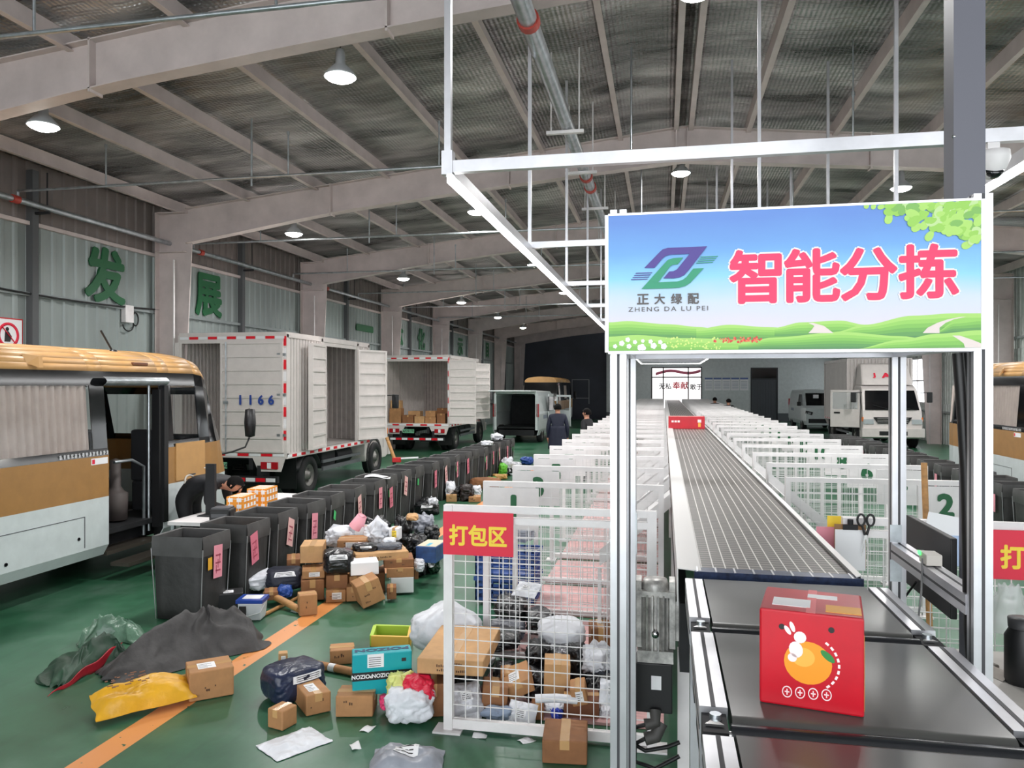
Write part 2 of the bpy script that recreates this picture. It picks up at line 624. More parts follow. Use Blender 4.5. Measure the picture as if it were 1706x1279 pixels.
# glazed office front, lit from behind
w = MB().m(BLACK)
for x in (gx0, gx0 + .72, gx0 + 2.25, gx1):
    w.box(x - .035, x + .035, Yf - .03, Yf + .05, 0, 3.35)
for z in (2.72, 3.33, 0.05):
    w.box(gx0, gx1, Yf - .03, Yf + .05, z - .035, z + .035)
win = struct(w.build('window_1'))
p = MB().m(M('lit_office_glass', (250, 246, 246), 0.3, emit=0.9)); p.box(gx0, gx1, Yf + .03, Yf + .06, 0, 3.33)
p.build('pane', win)
text('无私', .36, INK, 'lettering', win, (-.02 + .1, Yf + .02, 2.15), bold=.02)
text('奉献', .46, RED, 'lettering', win, (1.02, Yf + .02, 2.2), bold=.02)
text('敢于', .36, INK, 'lettering', win, (1.98, Yf + .02, 2.12), bold=.02)
rb = MB().m(M('ribbon_pink', (222, 112, 140), 0.6))
rb.grid(lambda i, j: (gx0 + .25 + 2.75 * i, Yf + .02, 2.9 + .1 * sin(i * 7 - .6) + .12 * i + .17 * j), 24, 1)
rb.build('printed_ribbon', win, solid=.004)
# office side door
d = MB().m(M('door_grey', (70, 74, 80), 0.5))
nb = 9
for k in range(nb):
    x = dx0 + .06 + (dx1 - dx0 - .12) * k / nb
    d.box(x + .008, x + (dx1 - dx0 - .12) / nb - .008, Yf + .02, Yf + .06, 0.02, 2.55)
d.box(dx0 + .06, dx1 - .06, Yf + .05, Yf + .07, 0.02, 2.55)
d.m(GLASSB).box(dx0 + .06, dx1 - .06, Yf + .03, Yf + .06, 2.65, 3.24)
d.m(M('door_frame_dark', (40, 43, 48), 0.5))
d.box(dx0, dx0 + .06, Yf - .03, Yf + .06, 0, 3.3); d.box(dx1 - .06, dx1, Yf - .03, Yf + .06, 0, 3.3)
d.box(dx0 + .06, dx1 - .06, Yf - .03, Yf + .06, 3.24, 3.3); d.box(dx0 + .06, dx1 - .06, Yf - .03, Yf + .06, 2.55, 2.65)
struct(d.build('door_1'))
# wicket door outline in the dark sliding door
g = MB().m(M('door_edge_pale', (150, 152, 158), 0.5))
ax, bx = -5.9, -4.75
g.box(ax, ax + .05, Y1 - .05, Y1 - .02, 0.3, 2.6); g.box(bx - .05, bx, Y1 - .05, Y1 - .02, 1.0, 2.6); g.box(ax, bx, Y1 - .05, Y1 - .02, 2.55, 2.6); g.box(ax, bx, Y1 - .05, Y1 - .02, 1.35, 1.4)
struct(g.build('door_2'))
# notice boards and small notices on the far wall
for k in range(5):
    x = 2.5 + k * .53
    t = thing('notice_board', 'white wall notice with blue heading, %s of five beside the grey office door' % ('first', 'second', 'third', 'fourth', 'fifth')[k], 'notice board', (x, Yf - .012, 1.9), group='notices beside the office door')
    q = MB().m(LABEL); q.box(0, .48, 0, .012, 0, .78); q.build('sheet', t)
    q = MB().m(M('heading_blue', (96, 116, 170), .6)); q.box(0, .48, -.004, 0, .68, .78); q.build('heading', t)
    q = MB().m(M('grey_print', (168, 176, 190), .6))
    for r in range(6):
        q.box(.05, .43, -.003, 0, .08 + r * .09, .11 + r * .09)
    q.build('printed_lines', t)


# ------------------------------------------------------------------ wall lettering and fittings
def wall_char(s, u, v, size, lab):
    p = atX(u, v, XL + .06)
    t = thing('wall_character', lab, 'wall lettering', (XL + .05, p.y, p.z), group='green characters along the wall')
    text(s, size, GREENL, 'stroke_sheet', t, (0, 0, 0), (pi / 2, 0, pi / 2), bold=.035, ext=.02)


wall_char('发', 176, 459, .93, 'green character 发 on the ribbed wall above the gold minibus')
wall_char('展', 348, 492, .86, 'green character 展 on the wall between two columns above the truck with number 1166')
wall_char('一', 608, 547, .12, 'single-stroke green character 一 on the wall above the side door of the first truck')
wall_char('体', 664, 560, .9, 'green character 体 beside a column above the second truck')
wall_char('化', 702, 566, .86, 'green character 化 on the wall above the second truck, between two columns')
wall_char('示', 767, 578, .8, 'green character 示 further along the wall, towards the white van')
wall_char('目', 812, 583, .75, 'narrow green character 目, last one before the dark end wall')

# no smoking sign on the wall
p = atX(14, 558, XL + .06)
t = thing('no_smoking_sign', 'white square no smoking sign with red border on wall above minibus roof', 'sign', (XL + .04, p.y, p.z))
b = MB().m(REDP); b.box(0, .012, -.27, .27, -.26, .26); b.build('border', t)
b = MB().m(LABEL); b.box(.012, .018, -.25, .25, -.24, .24); b.build('plate', t)
b = MB().m(RED)
b.lathe([(.15, .018), (.15, .026), (.19, .026), (.19, .018)], 32, 'x')
b.bar((.024, -.12, .12), (.024, .12, -.12), .03, .006)
b.build('prohibition_ring', t)
b = MB().m(INK)
b.lathe([(0, .02), (.03, .02), (.03, .023), (0, .023)], 12, 'x', (0, -.02, .09))
b.poly([(.02, -.07, -.1), (.02, .03, -.1), (.02, .06, -.02), (.02, .0, .06), (.02, -.06, .05)], (.003, 0, 0))
b.build('figure', t)
# white box with coiled cable
p = atX(210, 523, XL + .06)
t = thing('junction_box', 'white cable box with coiled black wire on wall below 发', 'junction box', (XL + .04, p.y, p.z))
b = MB().m(WHITE); b.box(0, .1, -.11, .11, -.16, .16); b.build('box', t, bevel=.01)
b = MB().m(BLACK)
b.tube([(.05, .02 + .14 * cos(a), -.2 + .11 * sin(a)) for a in [pi * k / 12 for k in range(12, 26)]], .012, 6)
b.tube([(.06, .2 + .08 * cos(a), -.08 + .12 * sin(a)) for a in [pi * k / 10 for k in range(0, 21)]], .014, 6)
b.build('cable', t)
b = MB().m(BLACK)
b.tube([(XL + .12, y, 3.66 - .05 * sin((y - 9) * .8)) for y in [8 + k * .45 for k in range(13)]], .016, 6)
tag(b.build('wall_cable'), 'black cable sagging along the wall girt below 发', 'cable')
p = atX(739, 512, XL)
# small notice on the right wall
t = thing('no_smoking_sign', 'small pale notice on the wall above the roof of the second minibus', 'sign', (XR - .06, 16.4, 2.95))
b = MB().m(LABEL); b.box(-.012, 0, -.22, .22, -.28, .28); b.build('plate', t)
b = MB().m(INK); b.lathe([(.1, -.018), (.1, -.012), (.14, -.012), (.14, -.018)], 24, 'x', (0, 0, .05)); b.bar((-.015, -.09, .14), (-.015, .09, -.04), .025, .004); b.build('ring', t)
t = thing('no_smoking_sign', 'small white notice on the pale end wall beside the glazed office front', 'sign', (-2.75, Yf - .012, 2.0))
b = MB().m(LABEL); b.box(-.22, .22, 0, .012, -.3, .3); b.build('plate', t)
b = MB().m(REDP); b.lathe([(.11, -.006), (.11, 0), (.15, 0), (.15, -.006)], 24, 'y', (0, 0, .08)); b.build('ring', t)

# ------------------------------------------------------------------ sprinkler pipes
REDC = M('red_coupling', (170, 60, 48), .45)
b = MB().m(GALV); b.cyl((XL + .36, Y0 + .2, 4.95), (XL + .36, 48.5, 4.95), .045, 10)
t = tag(b.build('wall_pipe'), 'long galvanised sprinkler pipe running along the wall above the characters', 'pipe')
for y in (5.3, 9.6, 14.2, 20.2, 26.2, 32.2):
    q = MB().m(REDC); q.cyl((XL + .36, y - .06, 4.95), (XL + .36, y + .06, 4.95), .062, 10); q.build('coupling', t)
for k in range(8):
    y = 7.2 + 6 * k - 3
    q = MB().m(DARK); q.cyl((XL + .36, y, 4.99), (XL + .36, y, 5.5), .012, 6); q.box(XL + .1, XL + .4, y - .02, y + .02, 4.86, 4.9); q.build('hanger', t)
b = MB().m(GALV); b.cyl((-1.22, Y0 + .2, 5.55), (-1.22, 48, 5.55), .085, 14)
t = tag(b.build('main_pipe'), 'thick shiny galvanised pipe running under the roof near the ridge', 'pipe')
for y in (4.2, 6.9, 12.2, 12.9, 18.2, 24.2):
    q = MB().m(REDC); q.cyl((-1.22, y - .05, 5.55), (-1.22, y + .05, 5.55), .105, 14); q.build('coupling', t)
for y in (5.8, 9.7, 11.6, 14, 17, 20, 23, 26):
    q = MB().m(WHITE); q.box(-1.48, -1.0, y - .03, y + .03, 5.42, 5.46)
    q.cyl((-1.42, y, 5.46), (-1.42, y, roof_z(-1.42) - .1), .012, 6); q.cyl((-1.06, y, 5.46), (-1.06, y, roof_z(-1.06) - .1), .012, 6)
    q.build('hanger', t)
for k, y in enumerate((5.35, 9.65, 13.95, 18.2, 22.5, 26.8, 31.1)):
    zp = 5.08
    b = MB().m(GALV); b.cyl((XL + .36, y, zp), (XR - .3, y, zp), .02, 8)
    b.cyl((XL + .36, y, 4.95), (XL + .36, y, zp), .02, 8)
    t = tag(b.build('branch_pipe'), '%s thin sprinkler pipe crossing the hall under the rafters, counted from the near end' % ('first', 'second', 'third', 'fourth', 'fifth', 'sixth', 'seventh')[k], 'pipe', 'sprinkler branch pipes')
    for x in (-7.9, -5.6, -5.05, -2.9, -.4, 2.2, 4.9, 7.6):
        q = MB().m(GALV)
        if x in (-5.6, -.4, 4.9):
            q.cyl((x, y, zp - .12), (x, y, roof_z(x) - .25), .014, 6)
        else:
            q.cyl((x, y, zp), (x, y, zp + .55), .012, 6); q.cyl((x, y, zp + .55), (x, y, zp + .6), .022, 6)
            if x in (-7.9, 2.2): q.cyl((x, y, zp + .6), (x, y, roof_z(x) - .25), .008, 6)
        q.build('dropper', t)

# ------------------------------------------------------------------ lamps
LAMPM = M('lamp_lens', (255, 252, 246), .3, emit=30.0)
SHADE = M('lamp_shade', (200, 204, 208), .35, .5)
lamp0 = None
LAMPS = [(.3, 7.7, 6.05, 'hanging from the ridge over the near end of the conveyor'), (.3, 14.0, 6.0, 'hanging from the ridge just above the blue banner'), (.3, 20.2, 6.0, 'hanging from the ridge behind the blue banner'),
         (-3.4, 7.65, 5.5, 'between the ridge and the lettered wall'), (-3.4, 13.7, 5.4, 'seen close behind the near end of the light strip'), (-3.4, 20, 5.4, 'seen behind the light strip at its second joint'), (-3.4, 26.2, 5.4, 'seen low behind the light strip'),
         (-7.05, 7.6, 5.2, 'hanging over the gold minibus'), (-7.0, 13.6, 5.12, 'hanging over the truck with number 1166'), (-7.0, 19.9, 5.12, 'hanging over the gap between the two trucks'), (-7.0, 26, 5.12, 'hanging over the cab of the second truck'), (-7.0, 32, 5.12, 'hanging beyond the white van'), (-7.0, 38, 5.12, 'last in the row before the dark end wall'),
         (3.9, 13.8, 5.5, 'hanging above the banner beside the grey post'), (3.9, 7.6, 5.5, 'hanging on the far side of the grey post'), (3.9, 20, 5.5, 'hanging over the aisle beside the white cab truck'), (7.4, 13.7, 5.1, 'hanging over the second minibus'), (7.4, 20, 5.1, 'hanging behind the second minibus'), (7.4, 26, 5.1, 'hanging over the white cab truck')]
LSHOW = {0, 1, 3, 4, 5, 6, 7, 8, 9, 10, 11, 12, 13}
for k, (x, y, z, where) in enumerate(LAMPS):
    lab = 'white high bay lamp ' + where
    if lamp0 is None:
        t = thing('high_bay_lamp', lab, 'ceiling lamp', (x, y, z), group='high bay lamps')
        b = MB().m(SHADE); b.lathe([(.03, .3), (.05, .27), (.055, .14), (.1, .1), (.17, .02), (.175, 0), (.165, 0), (.16, .02)], 24); b.build('shade', t)
        b = MB().m(LAMPM); b.lathe([(.162, .012), (.14, -.02), (.08, -.045), (0, -.052)], 24); b.build('lens', t)
        b = MB().m(BLACK); b.cyl((0, 0, .3), (0, 0, .72), .006, 6); b.build('suspension_wire', t)
        lamp0 = t
        L_ = bpy.data.lights.new('lamp_light', 'SPOT')
        L_.energy = LAMP_W * 4
        L_.spot_size = radians(165)
        L_.spot_blend = .6
        L_.color = (1, .99, .98)
        L_.shadow_soft_size = .16
        lo = bpy.data.objects.new('lamp_light', L_)
        COL.objects.link(lo)
        lo.parent = t
        lo.location = (0, 0, -.08)
    else:
        t = dup(lamp0)
        t.location = (x, y, z); t['label'] = lab
    t2 = [o for o in t.children if o.name.startswith('suspension')][0]
    zz = (roof_z(x) - z - .3 - .03)
    t2.scale = (1, 1, zz / .42)
    t2.location = (0, 0, .3 - .3 * zz / .42)

# suspended frame with two LED strips
LEDM = M('led_strip_glow', (255, 255, 255), .3, emit=STRIP_E)
xl, xr, zl, ya, yb = -1.34, 2.12, 3.58, 4.66, 47.2
t = thing('light_frame', 'suspended aluminium frame above the conveyor carrying two long light strips', 'light frame', (0, 0, 0))
def rail(name, p0, p1, w=.05, h=.07):
    b = MB().m(ALU); b.bar(p0, p1, w, h); return b.build(name, t)
rail('side_rail', (xl, ya, zl), (xl, yb, zl)); rail('side_rail', (xr, ya, zl), (xr, yb, zl))
rail('cross_bar', (xl - .03, ya, zl), (xr + 1.2, ya, zl), .05, .075)
for k in range(1, 15):
    y = ya + 3.0 * k
    rail('cross_bar', (xl, y, zl + .05), (xr, y, zl + .05), .04, .06)
for k in range(0, 15):
    y = ya + 3.0 * k
    for x in (xl, xr) if k else (xl,):
        w = .034 if k else .042
        rail('hanger_post', (x, y, zl + .05), (x, y, roof_z(x) - .1), w, w)
    if k:
        rail('hanger_post', (.9, y, zl + .07), (.9, y, roof_z(.9) - .1), .03, .03)
b = MB().m(ALU); b.box(xl - .035, xl + .035, ya - .035, ya + .035, zl - .05, zl + .1); b.build('corner_bracket', t)
for x, lab in ((xl, 'long bright LED strip along the frame side towards the trucks'), (xr, 'long bright LED strip along the frame side towards the second minibus')):
    t2 = thing('led_strip', lab, 'light strip', (x, 0, zl - .055), group='LED strips over the conveyor')
    b = MB().m(LEDM); b.bar((0, ya + .05, -.01), (0, yb, -.01), .045, .03); b.build('tube', t2)
    b = MB().m(ALU)
    b.bar((0, ya + .05, .012), (0, yb, .012), .06, .012); b.build('channel', t2)
t2 = thing('led_strip', 'short bright LED strip joining the far ends of the two long strips', 'light strip', (0, yb, zl - .055), group='LED strips over the conveyor')
b = MB().m(LEDM); b.bar((xl, 0, -.01), (xr, 0, -.01), .05, .03); b.build('tube', t2)
# dome camera
p = atY(1660, 256, ya)
t = thing('dome_camera', 'white dome security camera hanging under the cross bar beside the grey post', 'camera', (p.x - .02, ya, zl - .158))
b = MB().m(PANELW); b.lathe([(0, .075), (.085, .07), (.088, .03), (.07, -.02), (.05, -.055), (.03, -.075), (0, -.08)], 24); b.build('housing', t)
b = MB().m(GLASSB); b.T = Matrix.Translation((0, -.028, -.028)) @ Matrix.Rotation(radians(38), 4, 'X'); b.lathe([(0, -.056), (.02, -.052), (.042, -.03), (.05, 0), (0, 0)], 20); b.build('lens_dome', t)
b = MB().m(PANELW); b.box(-.03, .03, -.02, .02, .07, .12); b.build('mount', t)
# ------------------------------------------------------------------ wire divider panels beside the conveyor
ZP = 1.44
WIREM = M('wire_white', (222, 220, 220), .5)


def wire_mesh(x0, x1, z0, z1, cell=.083, r=.0022):
    b = MB().m(WIREM)
    n = max(1, round((x1 - x0) / cell))
    for k in range(n + 1):
        x = x0 + (x1 - x0) * k / n
        b.box(x - r, x + r, -r, r, z0, z1)
    n = max(1, round((z1 - z0) / cell))
    for k in range(n + 1):
        z = z0 + (z1 - z0) * k / n
        b.box(x0, x1, r, 3 * r, z - r, z + r)
    return b


def divider(xo, xi, y, num, lab, proto=None):
    s = 1 if xi > xo else -1
    L = abs(xi - xo)
    t = thing('divider_panel', lab, 'divider panel', (xo, y, 0), group='numbered divider panels along the conveyor')
    X = lambda a: s * a
    bx = lambda b, a0, a1, *r: b.box(min(X(a0), X(a1)), max(X(a0), X(a1)), *r)
    if proto is None:
        b = MB().m(PANELW)
        bx(b, 0, .045, -.0225, .0225, 0.02, ZP)
        bx(b, -.04, .085, -.06, .06, 0, .02)
        b.build('post', t)
        b = MB().m(PANELW); bx(b, L - .04, L, -.0225, .0225, 0, ZP); b.build('post', t)
        b = MB().m(PANELW); bx(b, .045, L - .04, -.0225, .0225, ZP - .04, ZP); b.build('top_rail', t)
        b = MB().m(PANELW); bx(b, .045, L - .04, -.0225, .0225, .05, .09); b.build('bottom_rail', t)
        w = wire_mesh(min(X(.045), X(L - .04)), max(X(.045), X(L - .04)), .09, ZP - .04); w.build('wire_mesh', t)
        b = MB().m(PANELW); bx(b, .03, .45, -.032, -.0235, 1.07, ZP - .045); b.build('number_board', t)
    else:
        for k in proto.children:
            if not k.name.startswith('number_lettering'):
                dup(k, t)
    text(str(num), .17, GREENL, 'number_lettering', t, (s * .25, -.036, 1.245), bold=.045, ext=.002)
    return t


XPL, XPR, XIL, XIR = -1.41, 2.45, .0, .99
ords = ['first', 'second', 'third', 'fourth', 'fifth', 'sixth', 'seventh', 'eighth', 'ninth', 'tenth']
pl = pr = None
NP = 33
for k in range(NP):
    y = 5.92 + 1.2 * k
    t = divider(XPL, XIL, y, 2 * k + 1, 'white wire divider panel with green number %d, on the truck side of the conveyor' % (2 * k + 1), pl)
    pl = pl or t
    y = 6.66 + 1.2 * k
    if k < NP - 1:
        t = divider(XPR, XIR, y, 2 * k + 2, 'white wire divider panel with green number %d, on the second minibus side of the conveyor' % (2 * k + 2), pr)
        pr = pr or t

# front fences with the red signs
YF = 4.7


def front_fence(x0, x1, lab, mids):
    t = thing('wire_fence', lab, 'fence', (0, YF, 0))
    for x in [x0] + mids + [x1]:
        b = MB().m(PANELW)
        b.box(x - .028, x + .028, -.028, .028, .01, ZP)
        b.box(x - .09, x + .09, -.07, .07, 0, .012)
        b.build('post', t)
    for z in (.06, ZP - .02, ZP - .09):
        b = MB().m(PANELW); b.box(x0 + .028, x1 - .028, -.02, .02, z - .022 if z > 1 else 0.02, z + .02)
        b.build('rail', t)
    w = wire_mesh(x0 + .028, x1 - .028, .08, ZP - .11, .084, .0026)
    w.build('wire_mesh', t)
    return t


xf0 = atY(748, 1222, YF).x
front_fence(xf0, -.07, 'white wire fence panel with a red sign, at the near end of the parcel lane', [])
front_fence(1.04, 2.75, 'white wire fence panel behind the monitors and grey desk', [])


def red_sign(x0, x1, z0, z1, lab):
    t = thing('packing_area_sign', lab, 'sign', ((x0 + x1) / 2, YF - .034, (z0 + z1) / 2), group='red packing area signs')
    w, h = (x1 - x0) / 2, (z1 - z0) / 2
    b = MB().m(RED); b.box(-w, w, -.003, .003, -h, h); b.build('plate', t)
    text('打包区', h * .92, YELLOW, 'lettering', t, (0, -.004, -.01), bold=.035, ext=.0015, sx=.92)
    return t


a, b_ = atY(741, 850, YF), atY(857, 926, YF)
red_sign(a.x, b_.x, b_.z, a.z, 'red sign reading 打包区 on the fence of the parcel lane')
a2 = atY(1648, 861, YF)
red_sign(a2.x, a2.x + (b_.x - a.x), b_.z, a.z, 'red sign reading 打包区 on the fence behind the grey desk')

# pink boards on the lane floor
PINKB = M('pink_board', (212, 166, 164), .6, var=.12, vscale=4, stretch=(1, 6, 1))
g0 = None
for k in range(17):
    y = 4.85 + 1.2 * k if k else 4.95
    lab = 'pink floor board in the parcel lane, between the front fence and panel 1' if k == 0 else 'pink floor board in the parcel lane, between panels %d and %d' % (2 * k - 1, 2 * k + 1)
    if g0 is None or k == 1:
        g0 = tag(MB().m(PINKB).box(-1.3, .0, .0, 1.04 if k else .9, 0, .018).build('floor_board'), lab, 'floor board', 'pink lane boards')
        g0.location = (0, y if k == 0 else 6.02, .002)
    else:
        g = g0.copy(); COL.objects.link(g); g.location = (0, 6.02 + 1.2 * (k - 1), .002); g['label'] = lab

# chutes between the conveyor and the panels
CHU = M('chute_white', (226, 224, 224), .4, var=.05)
for side in (-1, 1):
    x0, x1 = (.05, -.5) if side < 0 else (1.0, 1.54)
    c0 = None
    for k in range(20):
        y = (6.02 if side < 0 else 6.76) + 1.2 * k
        lab = 'white sloping chute from the conveyor into the bay behind panel %d' % (2 * k + (1 if side < 0 else 2))
        if c0 is None:
            t = thing('sorting_chute', lab, 'chute', (0, y, 0), group='white sorting chutes')
            b = MB().m(CHU); b.add([(x0, .02, 1.26), (x0, 1.02, 1.26), (x1, 1.02, .78), (x1, .02, .78)], [(0, 1, 2, 3)], False); b.build('slide', t, solid=.006)
            for yy in (.02, 1.02):
                b = MB().m(CHU); b.poly([(x0, yy, 1.26), (x1, yy, .78), (x1, yy, .9), (x0, yy, 1.36)], (0, .006, 0)); b.build('side_plate', t)
            b = MB().m(PANELW)
            for yy in (.04, 1.0):
                b.box(x1 - .015, x1 + .015, yy - .015, yy + .015, .02, .76)
                b.build('leg', t); b = MB().m(PANELW)
            c0 = t
        else:
            t = dup(c0); t.location = (0, y, 0); t['label'] = lab


# ------------------------------------------------------------------ the long sorting conveyor
def belt_grid_material():
    m = bpy.data.materials.new('roller_belt_grid')
    m.use_nodes = True
    nt = m.node_tree
    N, L = nt.nodes, nt.links
    b = N['Principled BSDF']
    b.inputs['Roughness'].default_value = .4
    tc = N.new('ShaderNodeTexCoord')
    sp = N.new('ShaderNodeSeparateXYZ')
    L.new(tc.outputs['Object'], sp.inputs['Vector'])

    def band(out, per, frac):
        d = N.new('ShaderNodeMath'); d.operation = 'DIVIDE'; d.inputs[1].default_value = per
        L.new(out, d.inputs[0])
        f = N.new('ShaderNodeMath'); f.operation = 'FRACT'
        L.new(d.outputs[0], f.inputs[0])
        g = N.new('ShaderNodeMath'); g.operation = 'LESS_THAN'; g.inputs[1].default_value = frac
        L.new(f.outputs[0], g.inputs[0])
        return g.outputs[0]
    m1 = N.new('ShaderNodeMix'); m1.data_type = 'RGBA'
    m1.inputs['A'].default_value = tuple(lin(x) for x in (66, 62, 58)) + (1,)
    m1.inputs['B'].default_value = tuple(lin(x) for x in (122, 116, 110)) + (1,)
    L.new(band(sp.outputs['Y'], .05, .3), m1.inputs['Factor'])
    m2 = N.new('ShaderNodeMix'); m2.data_type = 'RGBA'
    m2.inputs['B'].default_value = tuple(lin(x) for x in (206, 202, 198)) + (1,)
    L.new(m1.outputs['Result'], m2.inputs['A'])
    L.new(band(sp.outputs['X'], .0567, .11), m2.inputs['Factor'])
    L.new(m2.outputs['Result'], b.inputs['Base Color'])
    return m


ZC, CX0, CX1 = 1.32, .175, .85
t = thing('sorting_conveyor', 'long grey roller belt conveyor running down the middle of the hall', 'conveyor', (0, 3.66, 0))
YE = 47.0 - 3.66
b = MB().m(belt_grid_material()); b.T = Matrix.Translation((0, 0, 0))
b.box(0, CX1 - CX0, 0.1, YE, ZC - .05, ZC)
b.build('belt', t, (CX0, 0, 0))
GUA = M('guard_white', (222, 220, 218), .35, .1)
for xo, xi in ((.062, .172), (.872, .853)):
    b = MB().m(GUA)
    b.add([(xo, .02, ZC + .02), (xi, .02, ZC + .012), (xi, YE, ZC + .012), (xo, YE, ZC + .02), (xo, .02, ZC - .16), (xo, YE, ZC - .16)], [(0, 1, 2, 3), (0, 3, 5, 4)], False)
    b.build('side_guard', t, solid=.006)
b = MB().m(DARK); b.box(.075, .12, .1, YE, ZC - .5, ZC - .17); b.build('side_beam', t)
b = MB().m(DARK); b.box(.83, .866, .1, YE, ZC - .5, ZC - .17); b.build('side_beam', t)
b = MB().m(M('scanner_blue', (44, 56, 86), .3, .3, var=.4, vscale=30)); b.box(.14, .88, .0, .085, ZC - .03, ZC + .012); b.build('end_strip', t)
b = MB().m(ALU)
for k in range(9):
    b.box(.15 + .085 * k, .158 + .085 * k, -.002, .088, ZC + .012, ZC + .015)
b.build('strip_divider', t)
for k in range(12):
    for x in (.1, .87):
        b = MB().m(PANELW); b.box(x - .03, x + .03, .4 + 3.6 * k, .46 + 3.6 * k, 0, ZC - .5); b.build('leg', t)

# ------------------------------------------------------------------ feed belts
SEG = [(3.6, 2.9), (2.835, 2.085), (2.02, 1.25)]
GRV = M('slot_shadow', (70, 70, 74), .6)
for k, (y1, y0) in enumerate(SEG):
    lab = ('short black feed belt directly before the grid conveyor', 'short black feed belt in the middle of three, with the red box on it', 'short black feed belt at the bottom edge of the picture')[k]
    t = thing('feed_belt', lab, 'belt conveyor', (0, y0, 0), group='black feed belts')
    L = y1 - y0
    b = MB().m(BELT)
    r = .032
    pr_ = []
    n = 8
    for i in range(n + 1):
        a = pi / 2 + pi * i / n
        pr_.append((r + r * cos(a) * 1.0, ZC - r + r * sin(a)))
    for i in range(n + 1):
        a = -pi / 2 + pi * i / n
        pr_.append((L - r + r * cos(a), ZC - r + r * sin(a)))
    nn = len(pr_)
    x0, x1 = .178, .862
    vs = [(x0, p[0], p[1]) for p in pr_] + [(x1, p[0], p[1]) for p in pr_]
    b.add(vs, [(i, (i + 1) % nn, nn + (i + 1) % nn, nn + i) for i in range(nn)], True)
    b.add(vs[:nn], [tuple(range(nn))], False); b.add(vs[nn:], [tuple(reversed(range(nn)))], False)
    b.build('belt', t)
    b = MB().m(ROLL); b.cyl((.172, -.031, ZC - .03), (.87, -.031, ZC - .03), .03, 16); b.m(CHROME).cyl((.15, -.031, ZC - .03), (.172, -.031, ZC - .03), .012, 10); b.build('end_roller', t)
    for xa, xb in ((.095, .17), (.87, .95)):
        b = MB().m(ALU); b.box(xa, xb, .06, L - .05, ZC - .1, ZC + .005)
        b.m(GRV)
        w = xb - xa
        b.box(xa + .42 * w, xa + .58 * w, .06, L - .05, ZC + .004, ZC + .0065)
        b.box(xa - .001, xa + .001, .06, L - .05, ZC - .06, ZC - .045)
        b.build('side_rail', t)
        b = MB().m(DARK); b.box(xa + .005, xb - .005, -.06, .058, ZC - .09, ZC - .012)
        b.m(GALV); b.cyl((xa + .04, .02, ZC - .012), (xa + .04, .02, ZC + .004), .016, 8); b.m(CHROME); b.poly([(xa + .01, -.03, ZC - .01), (xa + .06, -.03, ZC - .01), (xa + .035, .01, ZC - .01)], (0, 0, .006))
        b.build('bearing_bracket', t)
        b = MB().m(ALU); b.box((xa + xb) / 2 - .03, (xa + xb) / 2 + .03, .2, .26, 0, ZC - .1); b.build('leg', t)
    for xa, xb in ((.112, .165), (.875, .933)):
        b = MB().m(DARK); b.box(xa, xb, .06, L - .06, ZC - .32, ZC - .11); b.build('under_cover', t)

# ------------------------------------------------------------------ gate with the banner
GX0, GX1, GY0, GY1, GZ = -.165, 1.06, 2.87, 3.81, 2.39
t = thing('scanner_gate', 'aluminium profile gate straddling the feed belts and carrying the blue banner', 'gate', (0, 0, 0))


def profile(name, p0, p1, w=.06, par=None):
    b = MB().m(ALU)
    b.bar(p0, p1, w)
    b.m(GRV)
    d = (Vector(p1) - Vector(p0)).normalized()
    if abs(d.z) > .9:
        x, y = p0[0], p0[1]
        for q in (-.5, .5):
            b.box(x - .005, x + .005, y + q * w - .0012, y + q * w + .0012, p0[2], p1[2])
            b.box(x + q * w - .0012, x + q * w + .0012, y - .005, y + .005, p0[2], p1[2])
    elif abs(d.x) > .9:
        b.box(p0[0], p1[0], p0[1] - w / 2 - .001, p0[1] - w / 2 + .001, p0[2] - .005, p0[2] + .005)
    else:
        b.box(p0[0] - .005, p0[0] + .005, p0[1], p1[1], p0[2] + w / 2 - .001, p0[2] + w / 2 + .001)
        b.box(p0[0] - w / 2 - .001, p0[0] - w / 2 + .001, p0[1], p1[1], p0[2] - .005, p0[2] + .005)
    return b.build(name, par)


for x in (GX0, GX1):
    profile('post', (x, GY0, 0), (x, GY0, 2.85), .06, t)
    profile('post', (x, GY1, 0), (x, GY1, GZ), .06, t)
    profile('top_rail', (x, GY0 + .03, GZ - .03), (x, GY1 - .03, GZ - .03), .06, t)
profile('top_rail', (GX0 + .03, GY1, GZ - .03), (GX1 - .03, GY1, GZ - .03), .06, t)
profile('top_rail', (GX0 + .03, GY0, GZ - .05), (GX1 - .03, GY0, GZ - .05), .05, t)
profile('side_rail', (GX1, GY0 + .03, 1.44), (GX1, GY1 - .03, 1.44), .07, t)
b = MB().m(GALV); b.box(GX1 - .04, GX1 + .01, GY1 - .034, GY1 - .03, 1.48, 1.56); b.build('angle_bracket', t)
b = MB().m(GALV); b.box(GX1 - .04, GX1 + .01, GY1 - .034, GY1 - .03, 1.3, 1.4); b.build('angle_bracket', t)
b = MB().m(GALV); b.box(GX0 + .03, GX0 + .036, GY1 - .06, GY1 + .0, 1.38, 1.58); b.build('angle_bracket', t)
# small sensor on the side rail
p = Vector((GX1 - .0, 3.36, 1.478))
t = thing('sensor_box', 'small beige sensor box with a green light on the gate side rail', 'sensor', p)
b = MB().m(M('beige_plastic', (196, 190, 182), .5)); b.box(-.03, .03, -.045, .045, 0, .045); b.build('housing', t, bevel=.004)
b = MB().m(M('green_led', (60, 240, 90), .4, emit=3)); b.box(-.036, -.03, .02, .04, .03, .045); b.build('indicator', t)
b = MB().m(M('grey_cable', (120, 120, 120), .5)); b.tube([(-.03, .0, .02), (-.05, -.05, -.1), (-.06, -.02, -.3), (-.02, .15, -.45)], .004, 6); b.build('cable', t)

